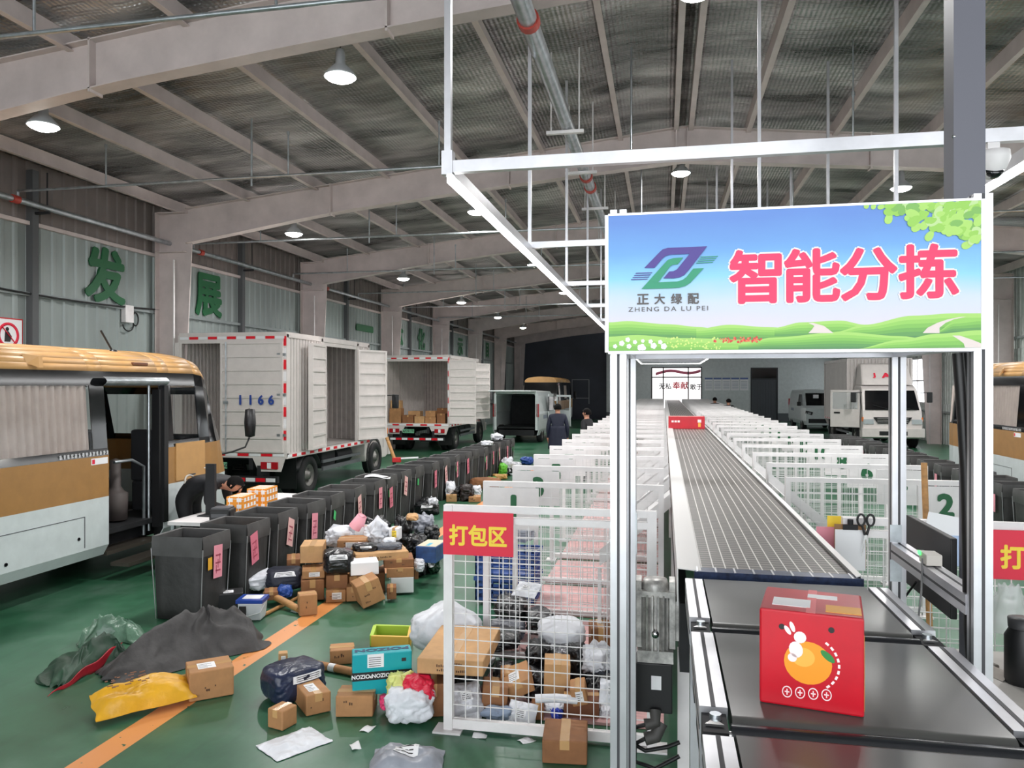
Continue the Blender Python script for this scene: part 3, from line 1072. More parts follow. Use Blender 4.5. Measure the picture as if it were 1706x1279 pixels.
# banner
BY = 2.815
B00, B11 = atY(1013.5, 585, BY), atY(1634, 333.5, BY)
bw, bh = B11.x - B00.x, B11.z - B00.z
t = thing('banner_sign', 'large blue sky banner reading 智能分拣 with green hills, mounted on the gate', 'sign', (B00.x, BY, B00.z))


def banner_pt(u, v, off=.004):
    p = atY(u, v, BY)
    return Vector((p.x - B00.x, -off, p.z - B00.z))


def sky_material():
    m = bpy.data.materials.new('printed_sky')
    m.use_nodes = True
    nt = m.node_tree
    N, L = nt.nodes, nt.links
    bb = N['Principled BSDF']
    bb.inputs['Roughness'].default_value = .45
    tc = N.new('ShaderNodeTexCoord'); sp = N.new('ShaderNodeSeparateXYZ')
    L.new(tc.outputs['Object'], sp.inputs['Vector'])
    n = N.new('ShaderNodeTexNoise'); n.inputs['Scale'].default_value = 2.2; n.inputs['Detail'].default_value = 3
    mp = N.new('ShaderNodeMapping'); mp.inputs['Scale'].default_value = (1.2, 1, 3)
    L.new(tc.outputs['Object'], mp.inputs['Vector']); L.new(mp.outputs['Vector'], n.inputs['Vector'])
    ml = N.new('ShaderNodeMath'); ml.operation = 'MULTIPLY_ADD'; ml.inputs[1].default_value = .16; ml.inputs[2].default_value = -.08
    L.new(n.outputs['Fac'], ml.inputs[0])
    ad = N.new('ShaderNodeMath'); ad.operation = 'MULTIPLY_ADD'; ad.inputs[1].default_value = 1 / bh
    L.new(sp.outputs['Z'], ad.inputs[0]); L.new(ml.outputs[0], ad.inputs[2])
    r = N.new('ShaderNodeValToRGB')
    st = ((.2, (212, 206, 218)), (.36, (196, 208, 224)), (.52, (136, 200, 232)), (.72, (104, 160, 220)), (.95, (92, 134, 206)))
    for i, (p, c) in enumerate(st):
        e = r.color_ramp.elements[i] if i < 2 else r.color_ramp.elements.new(p)
        e.position = p
        e.color = tuple(lin(x) for x in c) + (1,)
    L.new(ad.outputs[0], r.inputs['Fac'])
    L.new(r.outputs['Color'], bb.inputs['Base Color'])
    return m


b = MB().m(sky_material()); b.box(0, bw, -.002, .012, 0, bh); b.build('board', t)
b = MB().m(ALU); b.box(-.012, 0, -.004, .022, -.004, bh + .004); b.box(bw, bw + .012, -.004, .022, -.004, bh + .004); b.box(0, bw, -.004, .022, -.01, 0); b.box(0, bw, -.004, .022, bh, bh + .008); b.build('border', t)
# printed hills: bands from light crest to darker foot
GR = [M('hill_%d' % i, c, .55) for i, c in enumerate(((166, 210, 110), (146, 200, 96), (128, 186, 88), (112, 170, 84), (98, 154, 86), (88, 140, 88)))]


def hill(pts, bot, off, lo=0, hi=6):
    """crest through picture points, foot at picture height bot"""
    n = len(pts)
    bb = MB()
    K = hi - lo
    for k in range(K):
        bb.m(GR[lo + k])
        vs = []
        for f in (k / K, (k + 1) / K):
            for (u, v) in pts:
                p = banner_pt(u, v + (max(bot, v) - v) * f, off)
                vs.append((p.x, p.y, max(p.z, 0.001)))
        bb.add(vs, [(i + 1, i, n + i, n + i + 1) for i in range(n - 1)], False)
    return bb


def crest(*ctrl, n=26):
    out = []
    for i in range(n + 1):
        u = ctrl[0][0] + (ctrl[-1][0] - ctrl[0][0]) * i / n
        for (a, b) in zip(ctrl, ctrl[1:]):
            if a[0] <= u <= b[0] + 1e-6:
                f = (u - a[0]) / (b[0] - a[0])
                f = f * f * (3 - 2 * f)
                out.append((u, a[1] + (b[1] - a[1]) * f))
                break
    return out


def hl(b, name='printed_hill'):
    return b.build(name, t)


hl(hill(crest((1014.5, 537), (1045, 535), (1110, 540), (1170, 545), (1215, 558)), 566, .004, 0, 6))
hl(hill(crest((1160, 548), (1215, 541), (1280, 545), (1345, 549)), 566, .0045, 0, 5))
hl(hill(crest((1290, 546), (1335, 537), (1400, 534), (1440, 541)), 560, .005, 0, 5))
hl(hill(crest((1390, 553), (1440, 541), (1520, 526), (1590, 522), (1633.4, 522)), 566, .0055, 0, 6))
hl(hill(crest((1560, 552), (1590, 535), (1633.4, 530)), 556, .006, 1, 6))
hl(hill(crest((1014.5, 561), (1060, 558), (1130, 563), (1260, 566), (1330, 575)), 586, .0065, 0, 3))
hl(hill(crest((1230, 572), (1290, 562), (1400, 553), (1500, 560), (1560, 568)), 582, .007, 0, 6))
hl(hill(crest((1420, 582), (1500, 566), (1560, 556), (1633.4, 550)), 582, .0075, 0, 4))


def path(pts, off, mat):
    bb = MB().m(mat)
    n = len(pts)
    vs = [banner_pt(u, v, off) for u, v, w in pts] + [banner_pt(u + w, v, off) for u, v, w in pts]
    bb.add(vs, [(i, i + 1, n + i + 1, n + i) for i in range(n - 1)], False)
    bb.build('printed_path', t)


PTH = M('path_pale', (224, 210, 206), .6)
path([(1346, 538, 8), (1356, 543, 16), (1352, 549, 28), (1346, 555, 42)], .0076, PTH)
path([(1600, 528, 8), (1578, 532, 10), (1560, 538, 14), (1544, 546, 20), (1536, 555, 28)], .0077, PTH)
path([(1585, 559, 12), (1596, 566, 22), (1604, 572, 29), (1606, 579, 27)], .008, PTH)
fl = MB()
rnd = random.Random(3)


def dot(bb, u, v, r, off):
    c = banner_pt(u, v, off)
    if c.z < r: c.z = r + .001
    vs = [c + Vector((r * cos(a), 0, r * sin(a))) for a in [2 * pi * i / 8 for i in range(8)]]
    bb.add(vs, [tuple(range(8))], False)


fl.m(LABEL)
for u, v, r in ((1025, 577, 3.5), (1036, 572, 4.5), (1046, 566, 4), (1048, 577, 4), (1058, 570, 3.5), (1069, 580, 7), (1071, 568, 3), (1084, 569, 3.6), (1089, 576, 5), (1100, 570, 3.6), (1106, 577, 5)):
    for a in range(5):
        dot(fl, u + r * .55 * cos(a * 1.26), v + r * .55 * sin(a * 1.26), r * .5 / 430, .0083 + a * 1e-5)
fl.build('printed_flowers', t)
fl = MB()
for k in range(70):
    fl.m(M('flower_red', (214, 70, 66), .6) if k % 2 else M('flower_orange', (226, 128, 90), .6))
    dot(fl, rnd.uniform(1190, 1268), 566 + rnd.gauss(0, 2), rnd.uniform(.9, 2) / 430, .0084 + k * 1e-6)
for k in range(60):
    fl.m(M('flower_lime', (206, 226, 130), .6))
    dot(fl, rnd.uniform(1110, 1210), rnd.uniform(562, 582), rnd.uniform(.8, 1.8) / 430, .0084 + k * 1e-6)
fl.build('printed_flower_bed', t)
# printed leaves in the top corner
LF = [M('leaf_%d' % i, c, .6) for i, c in enumerate(((170, 212, 110), (150, 200, 90), (126, 178, 92), (186, 214, 150)))]
lf = MB()


def leaf(u, v, r, a, off):
    c = banner_pt(u, v, off)
    vs = []
    for i in range(12):
        q = 2 * pi * i / 12
        x, z = r * cos(q), r * .62 * sin(q) * (1 - .25 * cos(q))
        p = c + Vector((x * cos(a) - z * sin(a), 0, x * sin(a) + z * cos(a)))
        p.x = min(p.x, bw - .001); p.z = min(p.z, bh - .001)
        vs.append(p)
    lf.add(vs, [tuple(range(12))], False)


lv = [(1480, 364, 9), (1527, 379, 9), (1548, 393, 9), (1611, 408, 9), (1443, 342, 6), (1455, 343, 6), (1468, 345, 6)]
for k in range(130):
    u = 1634 - abs(rnd.gauss(0, 75))
    w = max(0, (u - 1470) / 165)
    v = 336 + rnd.random() * (18 + 52 * w)
    if u > 1470: lv.append((u, v, rnd.uniform(6, 11)))
for i, (u, v, r) in enumerate(lv):
    lf.m(LF[rnd.choice((0, 0, 1, 1, 2, 3)) if i > 6 else 0])
    leaf(u, v, r / 440, rnd.uniform(-.3, 1.4), .005 + i * 1.2e-5)
lf.build('printed_leaves', t)
# logo
PUR, EMG = M('logo_purple', (74, 56, 140), .5), M('logo_green', (40, 146, 110), .5)
cv = lambda L: [banner_pt(1000 + x / 4.263, 320 + y / 4.263, .006) for x, y in L]


def flat(bb, pts, e=.002):
    bb.poly(pts, (0, -e, 0))


pu = [(314, 540), (425, 425), (445, 408), (480, 398), (758, 387), (625, 560), (595, 592), (560, 608), (520, 614), (448, 614), (490, 565), (520, 563), (545, 550), (635, 440), (500, 446), (465, 455), (440, 475), (385, 540)]
gr = [(293, 690), (455, 510), (480, 483), (520, 470), (588, 466), (550, 515), (515, 518), (495, 530), (412, 642), (545, 636), (585, 625), (612, 605), (660, 545), (735, 541), (640, 645), (605, 668), (560, 680), (500, 684)]
bb = MB().m(LABEL)
for L_ in (pu, gr):
    cx_, cy_ = sum(p[0] for p in L_) / len(L_), sum(p[1] for p in L_) / len(L_)
bb = MB().m(PUR); flat(bb, cv(pu)); bb.build('logo_mark', t)
bb = MB().m(EMG); flat(bb, cv(gr)); bb.build('logo_mark', t)
bb = MB()
be = MB()
for k in range(4):
    bb.m(PUR); y = 575 + 15 * k
    flat(bb, cv([(255 - 11 * k, y), (372 - 11 * k, y - 4), (366 - 11 * k, y + 2), (250 - 11 * k, y + 6)]))
    be.m(EMG); y = 458 + 14 * k
    flat(be, cv([(715 - 10 * k, y + 2), (838 - 12 * k, y - 3), (832 - 12 * k, y + 3), (710 - 10 * k, y + 8)]))
bb.build('logo_lines', t)
be.build('logo_lines', t)
pa, pb = banner_pt(1061, 498), banner_pt(1164, 498)
for i, ch in enumerate('正大绿配'):
    p = banner_pt(1071 + 28 * i, 498.5 - .35 * i)
    text(ch, .036, M('logo_grey', (84, 78, 78), .5), 'lettering', t, (p.x, -.004, p.z), bold=.028, ext=.0015)
p = banner_pt(1112.5, 514.5)
text('ZHENG DA LU PEI', .0165, M('logo_grey', (84, 78, 78)), 'lettering', t, (p.x, -.004, p.z), ext=.0012, sx=1.2, space=1.28)
for i, ch in enumerate('智能分拣'):
    u = (1258, 1352, 1446, 1546)[i]
    v = (461, 459, 457, 452)[i]
    p = banner_pt(u, v)
    h = (.192, .19, .188, .188)[i]
    o = text(ch, h, LABEL, 'lettering_outline', t, (p.x, -.004, p.z), bold=.058, ext=.001, sc_h=.98)
    o = text(ch, h, M('banner_red', (232, 48, 98), .5), 'lettering', t, (p.x, -.0055, p.z), bold=.028, ext=.0015, sc_h=.98)

# grey post and the black hose beside it
t = thing('steel_post', 'tall plain grey steel post rising behind the banner to the roof', 'post', (1.19, 3.4, 0))
b = MB().m(M('post_grey', (98, 98, 108), .5)); b.box(.006, .056, -.05, .05, .01, 2.45); b.build('shaft', t)
b = MB().m(M('post_grey')); b.box(-.05, .066, -.055, .055, 2.45, roof_z(1.1) - .1); b.build('duct', t)
b = MB().m(DARK); b.box(-.09, .09, -.09, .09, 0, .012); b.build('base_plate', t)
b = MB().m(CHROME); b.T = Matrix.Translation((-.045, -.05, 3.2)); b.lathe([(0, -.006), (.008, -.004), (.01, 0)], 10, 'y'); b.build('bolt', t)
pts = [(1596, 588), (1601, 650), (1605, 710), (1609, 780), (1611, 840), (1613, 950), (1615, 1040), (1619, 1100), (1624, 1150)]
b = MB().m(M('hose_black', (26, 24, 25), .4))
b.tube([atY(u, v, 2.935) for u, v in pts], .019, 12)
b.tube([atY(u + 8, v, 2.945) for u, v in pts], .017, 12)
tag(b.build('cable_hose'), 'thick black cable hose running down beside the grey post', 'hose')

# ------------------------------------------------------------------ gear motor
mp_ = atD(1092, 955, 3.95)
t = thing('gear_motor', 'silver gear motor with black lower housing hanging beside the feed belt', 'motor', (mp_.x, mp_.y, 0))
CAST = M('cast_aluminium', (196, 194, 190), .4, .35, var=.25, vscale=20)
b = MB().m(CAST); b.cyl((0, 0, .83), (0, 0, 1.16), .06, 20)
for k in range(18):
    a = 2 * pi * k / 18
    b.T = Matrix.Rotation(a, 4, 'Z'); b.box(.055, .085, -.004, .004, .85, 1.13)
b.T = Matrix.Identity(4)
b.build('finned_body', t)
b = MB().m(CAST); b.box(-.1, .1, -.07, .07, 1.12, 1.15); b.build('flange', t)
b = MB().m(CAST); b.lathe([(.0, 1.2), (.06, 1.2), (.07, 1.17), (.07, 1.15)], 20); b.build('end_cap', t)
for x in (-.085, .085):
    b = MB().m(CAST); b.box(x - .015, x + .015, -.06, .06, .86, 1.2); b.build('side_lug', t)
b = MB().m(CAST); b.box(-.09, .09, -.08, .08, .79, .85); b.build('flange', t)
b = MB().m(CHROME); b.lathe([(0, -.1), (.018, -.1), (.02, -.06)], 12, 'y', (0, 0, .94)); b.build('plug', t)
b = MB().m(BLACK); b.box(-.1, .085, -.09, .09, .54, .79); b.build('servo_housing', t, bevel=.006)
b = MB().m(LABEL); b.box(-.02, .03, -.093, -.091, .66, .73); b.build('rating_label', t)
b = MB().m(BLACK); b.lathe([(0, -.02), (.06, -.02), (.06, .02), (0, .02)], 18, 'x', (-.12, 0, 1.03)); b.build('brake_disc', t)
CON = M('connector_grey', (74, 72, 70), .5)
b = MB().m(CON); b.tube([(.0, -.1, .56), (.0, -.13, .51), (-.05, -.14, .5)], .03, 10); b.build('connector', t)
b = MB().m(CON); b.tube([(.03, -.1, .5), (.0, -.13, .44), (-.05, -.14, .43)], .034, 10); b.build('connector', t)
b = MB().m(BLACK)
b.tube([(-.05, -.14, .5), (-.11, -.14, .48), (-.12, -.13, .4), (-.05, -.12, .36), (.06, -.1, .38), (.12, -.08, .4)], .011, 8); b.build('cable', t)
b = MB().m(BLACK)
b.tube([(-.05, -.14, .43), (-.1, -.14, .4), (-.1, -.12, .3), (.0, -.11, .27), (.12, -.08, .33)], .011, 8); b.build('cable', t)
b = MB().m(CAST); b.box(.1, .13, -.05, .05, .9, 1.1); b.build('mounting_bracket', t)

# ------------------------------------------------------------------ monitors, desk, small things by the gate
t = thing('monitor', 'flat black monitor seen edge-on behind the gate side rail', 'monitor', (1.19, 3.79, 1.22))
b = MB().m(M('monitor_back', (46, 45, 46), .5)); b.box(-.012, .014, -.3, .3, 0, .34); b.build('casing', t, bevel=.004)
b = MB().m(GLASSB); b.box(.0135, .0165, -.285, .285, .02, .325); b.build('screen', t)
b = MB().m(GALV); b.box(-.1, -.012, -.04, .04, .16, .22); b.build('mounting_arm', t)
b = MB().m(BLACK); b.tube([(-.02, .12, .05), (-.05, .2, -.05), (-.04, .18, -.2), (-.02, .1, -.3)], .006, 6); b.build('power_cable', t)

DESKM = M('desk_grey', (186, 182, 176), .55, var=.06)
t = thing('packing_desk', 'pale grey desk standing beyond the feed belts under the red sign', 'desk', (0, 0, 0))
b = MB().m(DESKM); b.box(1.25, 2.6, 2.2, 4.0, .9, .94); b.build('top', t, bevel=.006)
b = MB().m(DESKM); b.box(1.3, 2.55, 2.25, 3.95, 0.02, .9); b.build('body', t)
b = MB().m(M('desk_line', (160, 156, 150), .5)); b.box(1.75, 2.3, 2.24, 2.25, .2, .8); b.build('door', t)
p = atz(1690, 1137, .94)
t = thing('canister', 'black plastic canister with screw cap standing on the grey desk', 'canister', (p.x + .03, p.y, .94))
b = MB().m(BLACK); b.lathe([(0, 0), (.06, 0), (.066, .01), (.066, .2), (.05, .23), (.05, .235), (0, .235)], 20); b.build('body', t)
b = MB().m(M('cap_grey', (60, 60, 62), .5)); b.lathe([(.052, .235), (.054, .275), (0, .278)], 20); b.build('cap', t)
p = atz(1655, 1120, .94)
GLOV = M('glove_grey', (170, 162, 154), .8, var=.15)
t = thing('work_glove', 'pale grey work glove lying flat on the desk beside the canister', 'glove', (p.x, p.y, .942), rz=.4)
b = MB().m(GLOV); b.grid(lambda i, j: (-.05 + .1 * i, -.1 + .12 * j, .022 * (1 - (2 * i - 1) ** 2)), 8, 4); b.build('palm', t)
for k in range(4):
    b = MB().m(GLOV); x = -.038 + .025 * k; b.tube([(x, .02, .012), (x * 1.15, .06, .014), (x * 1.25, .085 + (.015 if k in (1, 2) else 0), .01)], .012, 8, r1=.008); b.build('finger', t)
b = MB().m(GLOV); b.tube([(.045, -.04, .012), (.08, -.01, .012), (.095, .02, .01)], .012, 8, r1=.008); b.build('thumb', t)

p = atz(1688, 1062, .94)
t = thing('plastic_bag', 'clear crumpled plastic bag standing behind the canister on the desk', 'bag', (p.x + .02, p.y + .1, .942))
b = MB().m(M('clear_plastic', (220, 222, 222), .15, alpha=.45))
b.grid(lambda i, j: Vector(((.1 - .05 * j) * cos(2 * pi * i), (.07 - .03 * j) * sin(2 * pi * i), .24 * j)) * (1 + .18 * noise.noise(Vector((cos(2 * pi * i) * 2, sin(2 * pi * i) * 2, j * 4)))), 36, 12)
b.build('bag_film', t)
p = atz(1668, 1092, .94)
t = thing('red_clip', 'small red plastic clip lying on the grey desk beside the canister', 'clip', (p.x + .04, p.y - .08, .941), .5)
b = MB().m(REDP); b.box(-.03, .03, -.012, .012, 0, .02); b.box(.01, .03, -.02, .02, 0, .012); b.build('clip_body', t, bevel=.003)

# clipboard, paper and scissors on the fence
p = atY(1416, 876, YF - .035)
t = thing('clipboard', 'clipboard with a blank white sheet hanging on the wire fence beside the grid conveyor', 'clipboard', (p.x, YF - .04, p.z - .12))
b = MB().m(M('board_brown', (150, 110, 70), .6)); b.box(-.085, .085, 0, .004, -.12, .13); b.build('board', t)
b = MB().m(LABEL); b.box(-.082, .082, -.003, -.001, -.13, .1); b.build('sheet', t)
b = MB().m(DARK); b.box(-.04, .04, -.012, -.003, .1, .13); b.cyl((0, -.006, .13), (0, -.006, .16), .016, 10); b.build('clip', t)
p = atY(1441, 868, YF - .04)
t = thing('scissors', 'pair of black-handled scissors hanging on the fence beside the clipboard', 'scissors', (p.x, YF - .06, p.z))
b = MB().m(BLACK)
for s in (-1, 1):
    b.tube([(s * .025 + .02 * cos(a), 0, .01 + .032 * sin(a)) for a in [2 * pi * k / 14 for k in range(15)]], .0065, 6)
    b.tube([(s * .02, 0, -.02), (s * .005, 0, -.075)], .007, 6)
    b.build('handle', t); b = MB().m(BLACK)
for s in (-1, 1):
    b = MB().m(CHROME); b.poly([(-s * .006, s * .002, -.07), (s * .008, s * .002, -.075), (s * .024, s * .002, -.2)], (0, .002, 0)); b.build('blade', t)
p = atY(1405, 895, YF + .04)
t = tag(MB().m(PINKP).box(-.06, .08, 0, .003, -.2, .06).build('pink_sheet', None, (p.x - .09, YF + .03, p.z)), 'pink paper sheet hanging behind the clipboard', 'paper')
p = atY(1440, 898, YF)
t = tag(MB().m(YELLOW).box(-.07, .02, 0, .002, -.2, .02).build('yellow_tape', None, (p.x - .12, YF + .055, p.z + .1)), 'yellow plastic strip hanging behind the clipboard', 'strip')
# white papers on the fence by the desk
p = atY(1578, 888, YF - .03)
t = tag(MB().m(LABEL).box(-.12, .12, 0, .003, -.1, .1).build('paper_sheet', None, (p.x, YF - .045, p.z)), 'large white paper sheet pinned to the fence above the monitor', 'paper')
t.rotation_euler = (0, .18, 0)
p = atY(1596, 915, YF - .03)
t = tag(MB().m(M('paper_blue', (176, 196, 226), .6)).box(-.06, .06, 0, .003, -.09, .08).build('paper_slip', None, (p.x, YF - .053, p.z)), 'small bluish paper slip pinned below the white sheet beside the hose', 'paper')
# stick leaning behind the fence
b = MB().m(WOOD); b.tube([(0, 0, 0), (-.02, .1, 1.62)], .022, 10)
p = atD(1552, 845, 5.6)
tag(b.build('wooden_pole', None, (p.x, p.y, .002)), 'brown wooden pole standing beside panel 2', 'pole')

# ------------------------------------------------------------------ red boxes on the conveyor
RB = M('box_red', (196, 14, 36), .32, var=.06)
d0 = atz(1265, 1170, ZC); d1 = atz(1440, 1197, ZC)
ang = atan2(d1.y - d0.y, d1.x - d0.x)
w = (d1 - d0).length
t = thing('fruit_carton', 'big red carton with printed orange riding on the black feed belt', 'carton', (d0.x, d0.y, ZC + .001), ang)
hh, dd = .262, .25
b = MB().m(RB); b.box(0, w, 0, dd, 0, hh); b.build('carton_body', t, bevel=.006)
b = MB().m(M('box_yellow_side', (230, 168, 60), .5)); b.box(w, w + .0015, .02, dd - .02, .01, hh * .8); b.build('side_print', t)
px = lambda u, v: (((u - 1265) / 175) * w, hh - ((v - 1010 - (u - 1265) * .15) / 160) * hh)


def disc(bb, u, v, rx, rz, y, n=24, a=0):
    x, z = px(u, v)
    vs = []
    for i in range(n):
        q = 2 * pi * i / n
        dx, dz = rx * cos(q), rz * sin(q)
        vs.append((x + dx * cos(a) - dz * sin(a), y, z + dx * sin(a) + dz * cos(a)))
    bb.add(vs, [tuple(range(n))], False)


b = MB().m(M('orange_print', (238, 150, 30), .45)); disc(b, 1348, 1105, .061, .058, -.0015); b.m(M('orange_hi', (246, 176, 70), .45)); disc(b, 1340, 1095, .03, .026, -.0018); b.build('printed_orange', t)
b = MB().m(M('leaf_print', (40, 130, 60), .45)); disc(b, 1381, 1095, .022, .009, -.002, a=-.7); b.build('printed_leaf', t)
b = MB().m(M('white_print', (244, 226, 226), .45))
for u, v, rx, rz, a in ((1335, 1062, .016, .016, 0), (1322, 1044, .006, .015, .35), (1314, 1049, .006, .014, .6), (1328, 1082, .018, .022, .2), (1322, 1095, .012, .012, 0)):
    disc(b, u, v, rx, rz, -.0022, 14, a)
b.build('printed_white_shape', t)
b = MB().m(M('white_print'))
for k in range(4):
    disc(b, 1313 + 22 * k, 1152 + 2 * k, .013, .016, -.0015, 18)
b.m(RB)
for k in range(4):
    disc(b, 1313 + 22 * k, 1152 + 2 * k, .0105, .013, -.0018, 18)
b.m(M('white_print'))
for k in range(4):
    x, z = px(1313 + 22 * k, 1152 + 2 * k)
    b.box(x - .006, x + .006, -.0024, -.0018, z - .0015, z + .002); b.box(x - .0015, x + .0015, -.0024, -.0018, z - .008, z + .008)
for k in range(9):
    a = .9 - k * .22
    x, z = px(1348, 1105)
    b.T = Matrix.Translation((x + .078 * cos(a), -.0022, z + .074 * sin(a))) @ Matrix.Rotation(-a, 4, 'Y')
    b.box(-.003, .003, 0, .0006, -.005, .005)
b.T = Matrix.Identity(4)
b.build('printed_marks', t)
b = MB().m(INK)
for u, v in ((1304, 1043), (1387, 1052)):
    disc(b, u, v, .008, .008, -.0016, 16)
b.build('hand_hole', t)
b = MB().m(LABEL); b.box(.03, .13, .05, .13, hh, hh + .0015); b.build('shipping_label', t)
b = MB().m(M('orange_hi')); b.box(.17, .26, .03, .1, hh, hh + .0012); b.m(LABEL); b.box(.12, .2, .16, .2, hh, hh + .0012); b.build('top_print', t)
b = MB().m(M('red_tape', (226, 90, 96), .3)); b.box(w / 2 - .012, w / 2 + .012, 0, dd, hh + .0001, hh + .001); b.build('tape', t)
p0, p1 = atz(1112, 714, ZC), atz(1155, 717, ZC)
w = (p1 - p0).length
t = thing('gift_carton', 'small red gift carton far down the grid conveyor', 'carton', (p0.x + .02, p0.y, ZC + .001))
w = min(w, CX1 - p0.x - .06)
b = MB().m(RB); b.box(0, w, 0, .3, 0, .25); b.build('carton_body', t, bevel=.005)
b = MB().m(M('white_print'))
for k in range(3): b.box(.06 + .06 * k, .105 + .06 * k, -.002, 0, .13, .17)
b.build('printed_marks', t)
b = MB().m(M('orange_hi')); b.box(w - .13, w - .08, -.002, 0, .04, .12); b.m(M('white_print')).box(w - .14, w - .07, -.002, 0, .13, .19); b.build('printed_figure', t)
b = MB().m(M('pink_top', (230, 140, 140), .4)); b.box(.02, w - .02, .02, .28, .25, .252); b.build('top_print', t)
# ------------------------------------------------------------------ wheels
TW = M('truck_white', (216, 209, 205), .38, var=.03)
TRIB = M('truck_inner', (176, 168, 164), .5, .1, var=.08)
HUB = M('wheel_hub', (120, 118, 114), .45, .5, var=.25)


def wheel(name, par, x, y, r, w, side, hub=HUB):
    b = MB().m(RUBBER)
    k = w / 2
    b.lathe([(r * .58, -k), (r * .9, -k), (r, -k * .75), (r, k * .75), (r * .9, k), (r * .58, k), (r * .58, -k)], 28, 'x', (x, y, r))
    o = b.build(name, par)
    b = MB().m(hub)
    s = side
    b.lathe([(r * .58, -k * s), (r * .58, k * .8 * s), (r * .52, k * .85 * s), (r * .45, k * .35 * s), (r * .22, k * .25 * s), (r * .2, k * .9 * s), (0, k * .95 * s)], 20, 'x', (x, y, r))
    for q in range(6):
        a = 2 * pi * q / 6
        b.m(DARK).lathe([(0, s * k * .36), (r * .06, s * k * .36)], 8, 'x', (x, y + r * .34 * cos(a), r + r * .34 * sin(a)))
    b.build('hub', o)
    return o


def ribs_wall(b, p0, p1, z0, z1, step=.12, d=.028):
    """vertical corrugations from p0 to p1 (2-D), bulging to the left-hand normal"""
    p0, p1 = Vector(p0 + (0,)), Vector(p1 + (0,))
    L = (p1 - p0).length
    t = (p1 - p0) / L
    nrm = Vector((-t.y, t.x, 0))
    pts = []
    a = 0
    while a < L - 1e-4:
        for f, q in ((0, 0), (.5, 0), (.6, 1), (.9, 1)):
            if a + f * step < L:
                pts.append(p0 + t * (a + f * step) + nrm * d * q)
        a += step
    pts.append(p1)
    n = len(pts)
    vs = [(p.x, p.y, z) for z in (z0, z1) for p in pts]
    b.add(vs, [(i, i + 1, n + i + 1, n + i) for i in range(n - 1)], False)


def door_leaf(name, par, hinge, w, z0, z1, ang, th=.035, inner=True):
    """leaf turning about a vertical hinge; ribs across it"""
    b = MB().m(TW)
    b.T = Matrix.Translation((hinge[0], hinge[1], 0)) @ Matrix.Rotation(ang, 4, 'Z')
    b.box(0, w, 0, th, z0, z1)
    for s in (-.028, th):
        b.box(0, .05, s, s + .028, z0, z1); b.box(w - .05, w, s, s + .028, z0, z1)
        n = 8
        for k in range(n + 1):
            z = z0 + (z1 - z0 - .04) * k / n
            b.box(.05, w - .05, s, s + .028, z, z + .045)
    o = b.build(name, par)
    return o


def stripes(par, p0, p1, n, h=.045, off=(0, 0, 0)):
    p0, p1 = Vector(p0), Vector(p1)
    b = MB()
    for k in range(n):
        b.m(REFL if k % 2 else LABEL)
        a, c = p0 + (p1 - p0) * k / n, p0 + (p1 - p0) * (k + .92) / n
        b.bar(a, c, .006, h)
    return b.build('reflective_tape', par)


def mirror(par, base, out, s=1):
    b = MB().m(BLACK)
    bx = Vector(base)
    e = bx + Vector(out)
    b.tube([bx, bx + Vector((out[0] * .6, out[1], out[2] * .2)), e], .014, 6)
    o = b.build('mirror', par)
    b = MB().m(BLACK); b.T = Matrix.Translation(e)
    b.box(-.09, .09, -.03, .03, -.34, .02); b.build('mirror_housing', o, bevel=.02)
    b = MB().m(M('mirror_glass', (150, 155, 160), .05, .9)); b.T = Matrix.Translation(e)
    b.box(-.075, .075, -.035, -.03, -.32, 0); b.build('mirror_glass', o)
    return o


def cab_profile():
    return [(4.2, .5), (4.2, 2.16), (4.35, 2.22), (5.0, 2.2), (5.25, 2.08), (5.62, 1.32), (5.7, .95), (5.7, .42), (5.55, .36), (4.25, .36)]


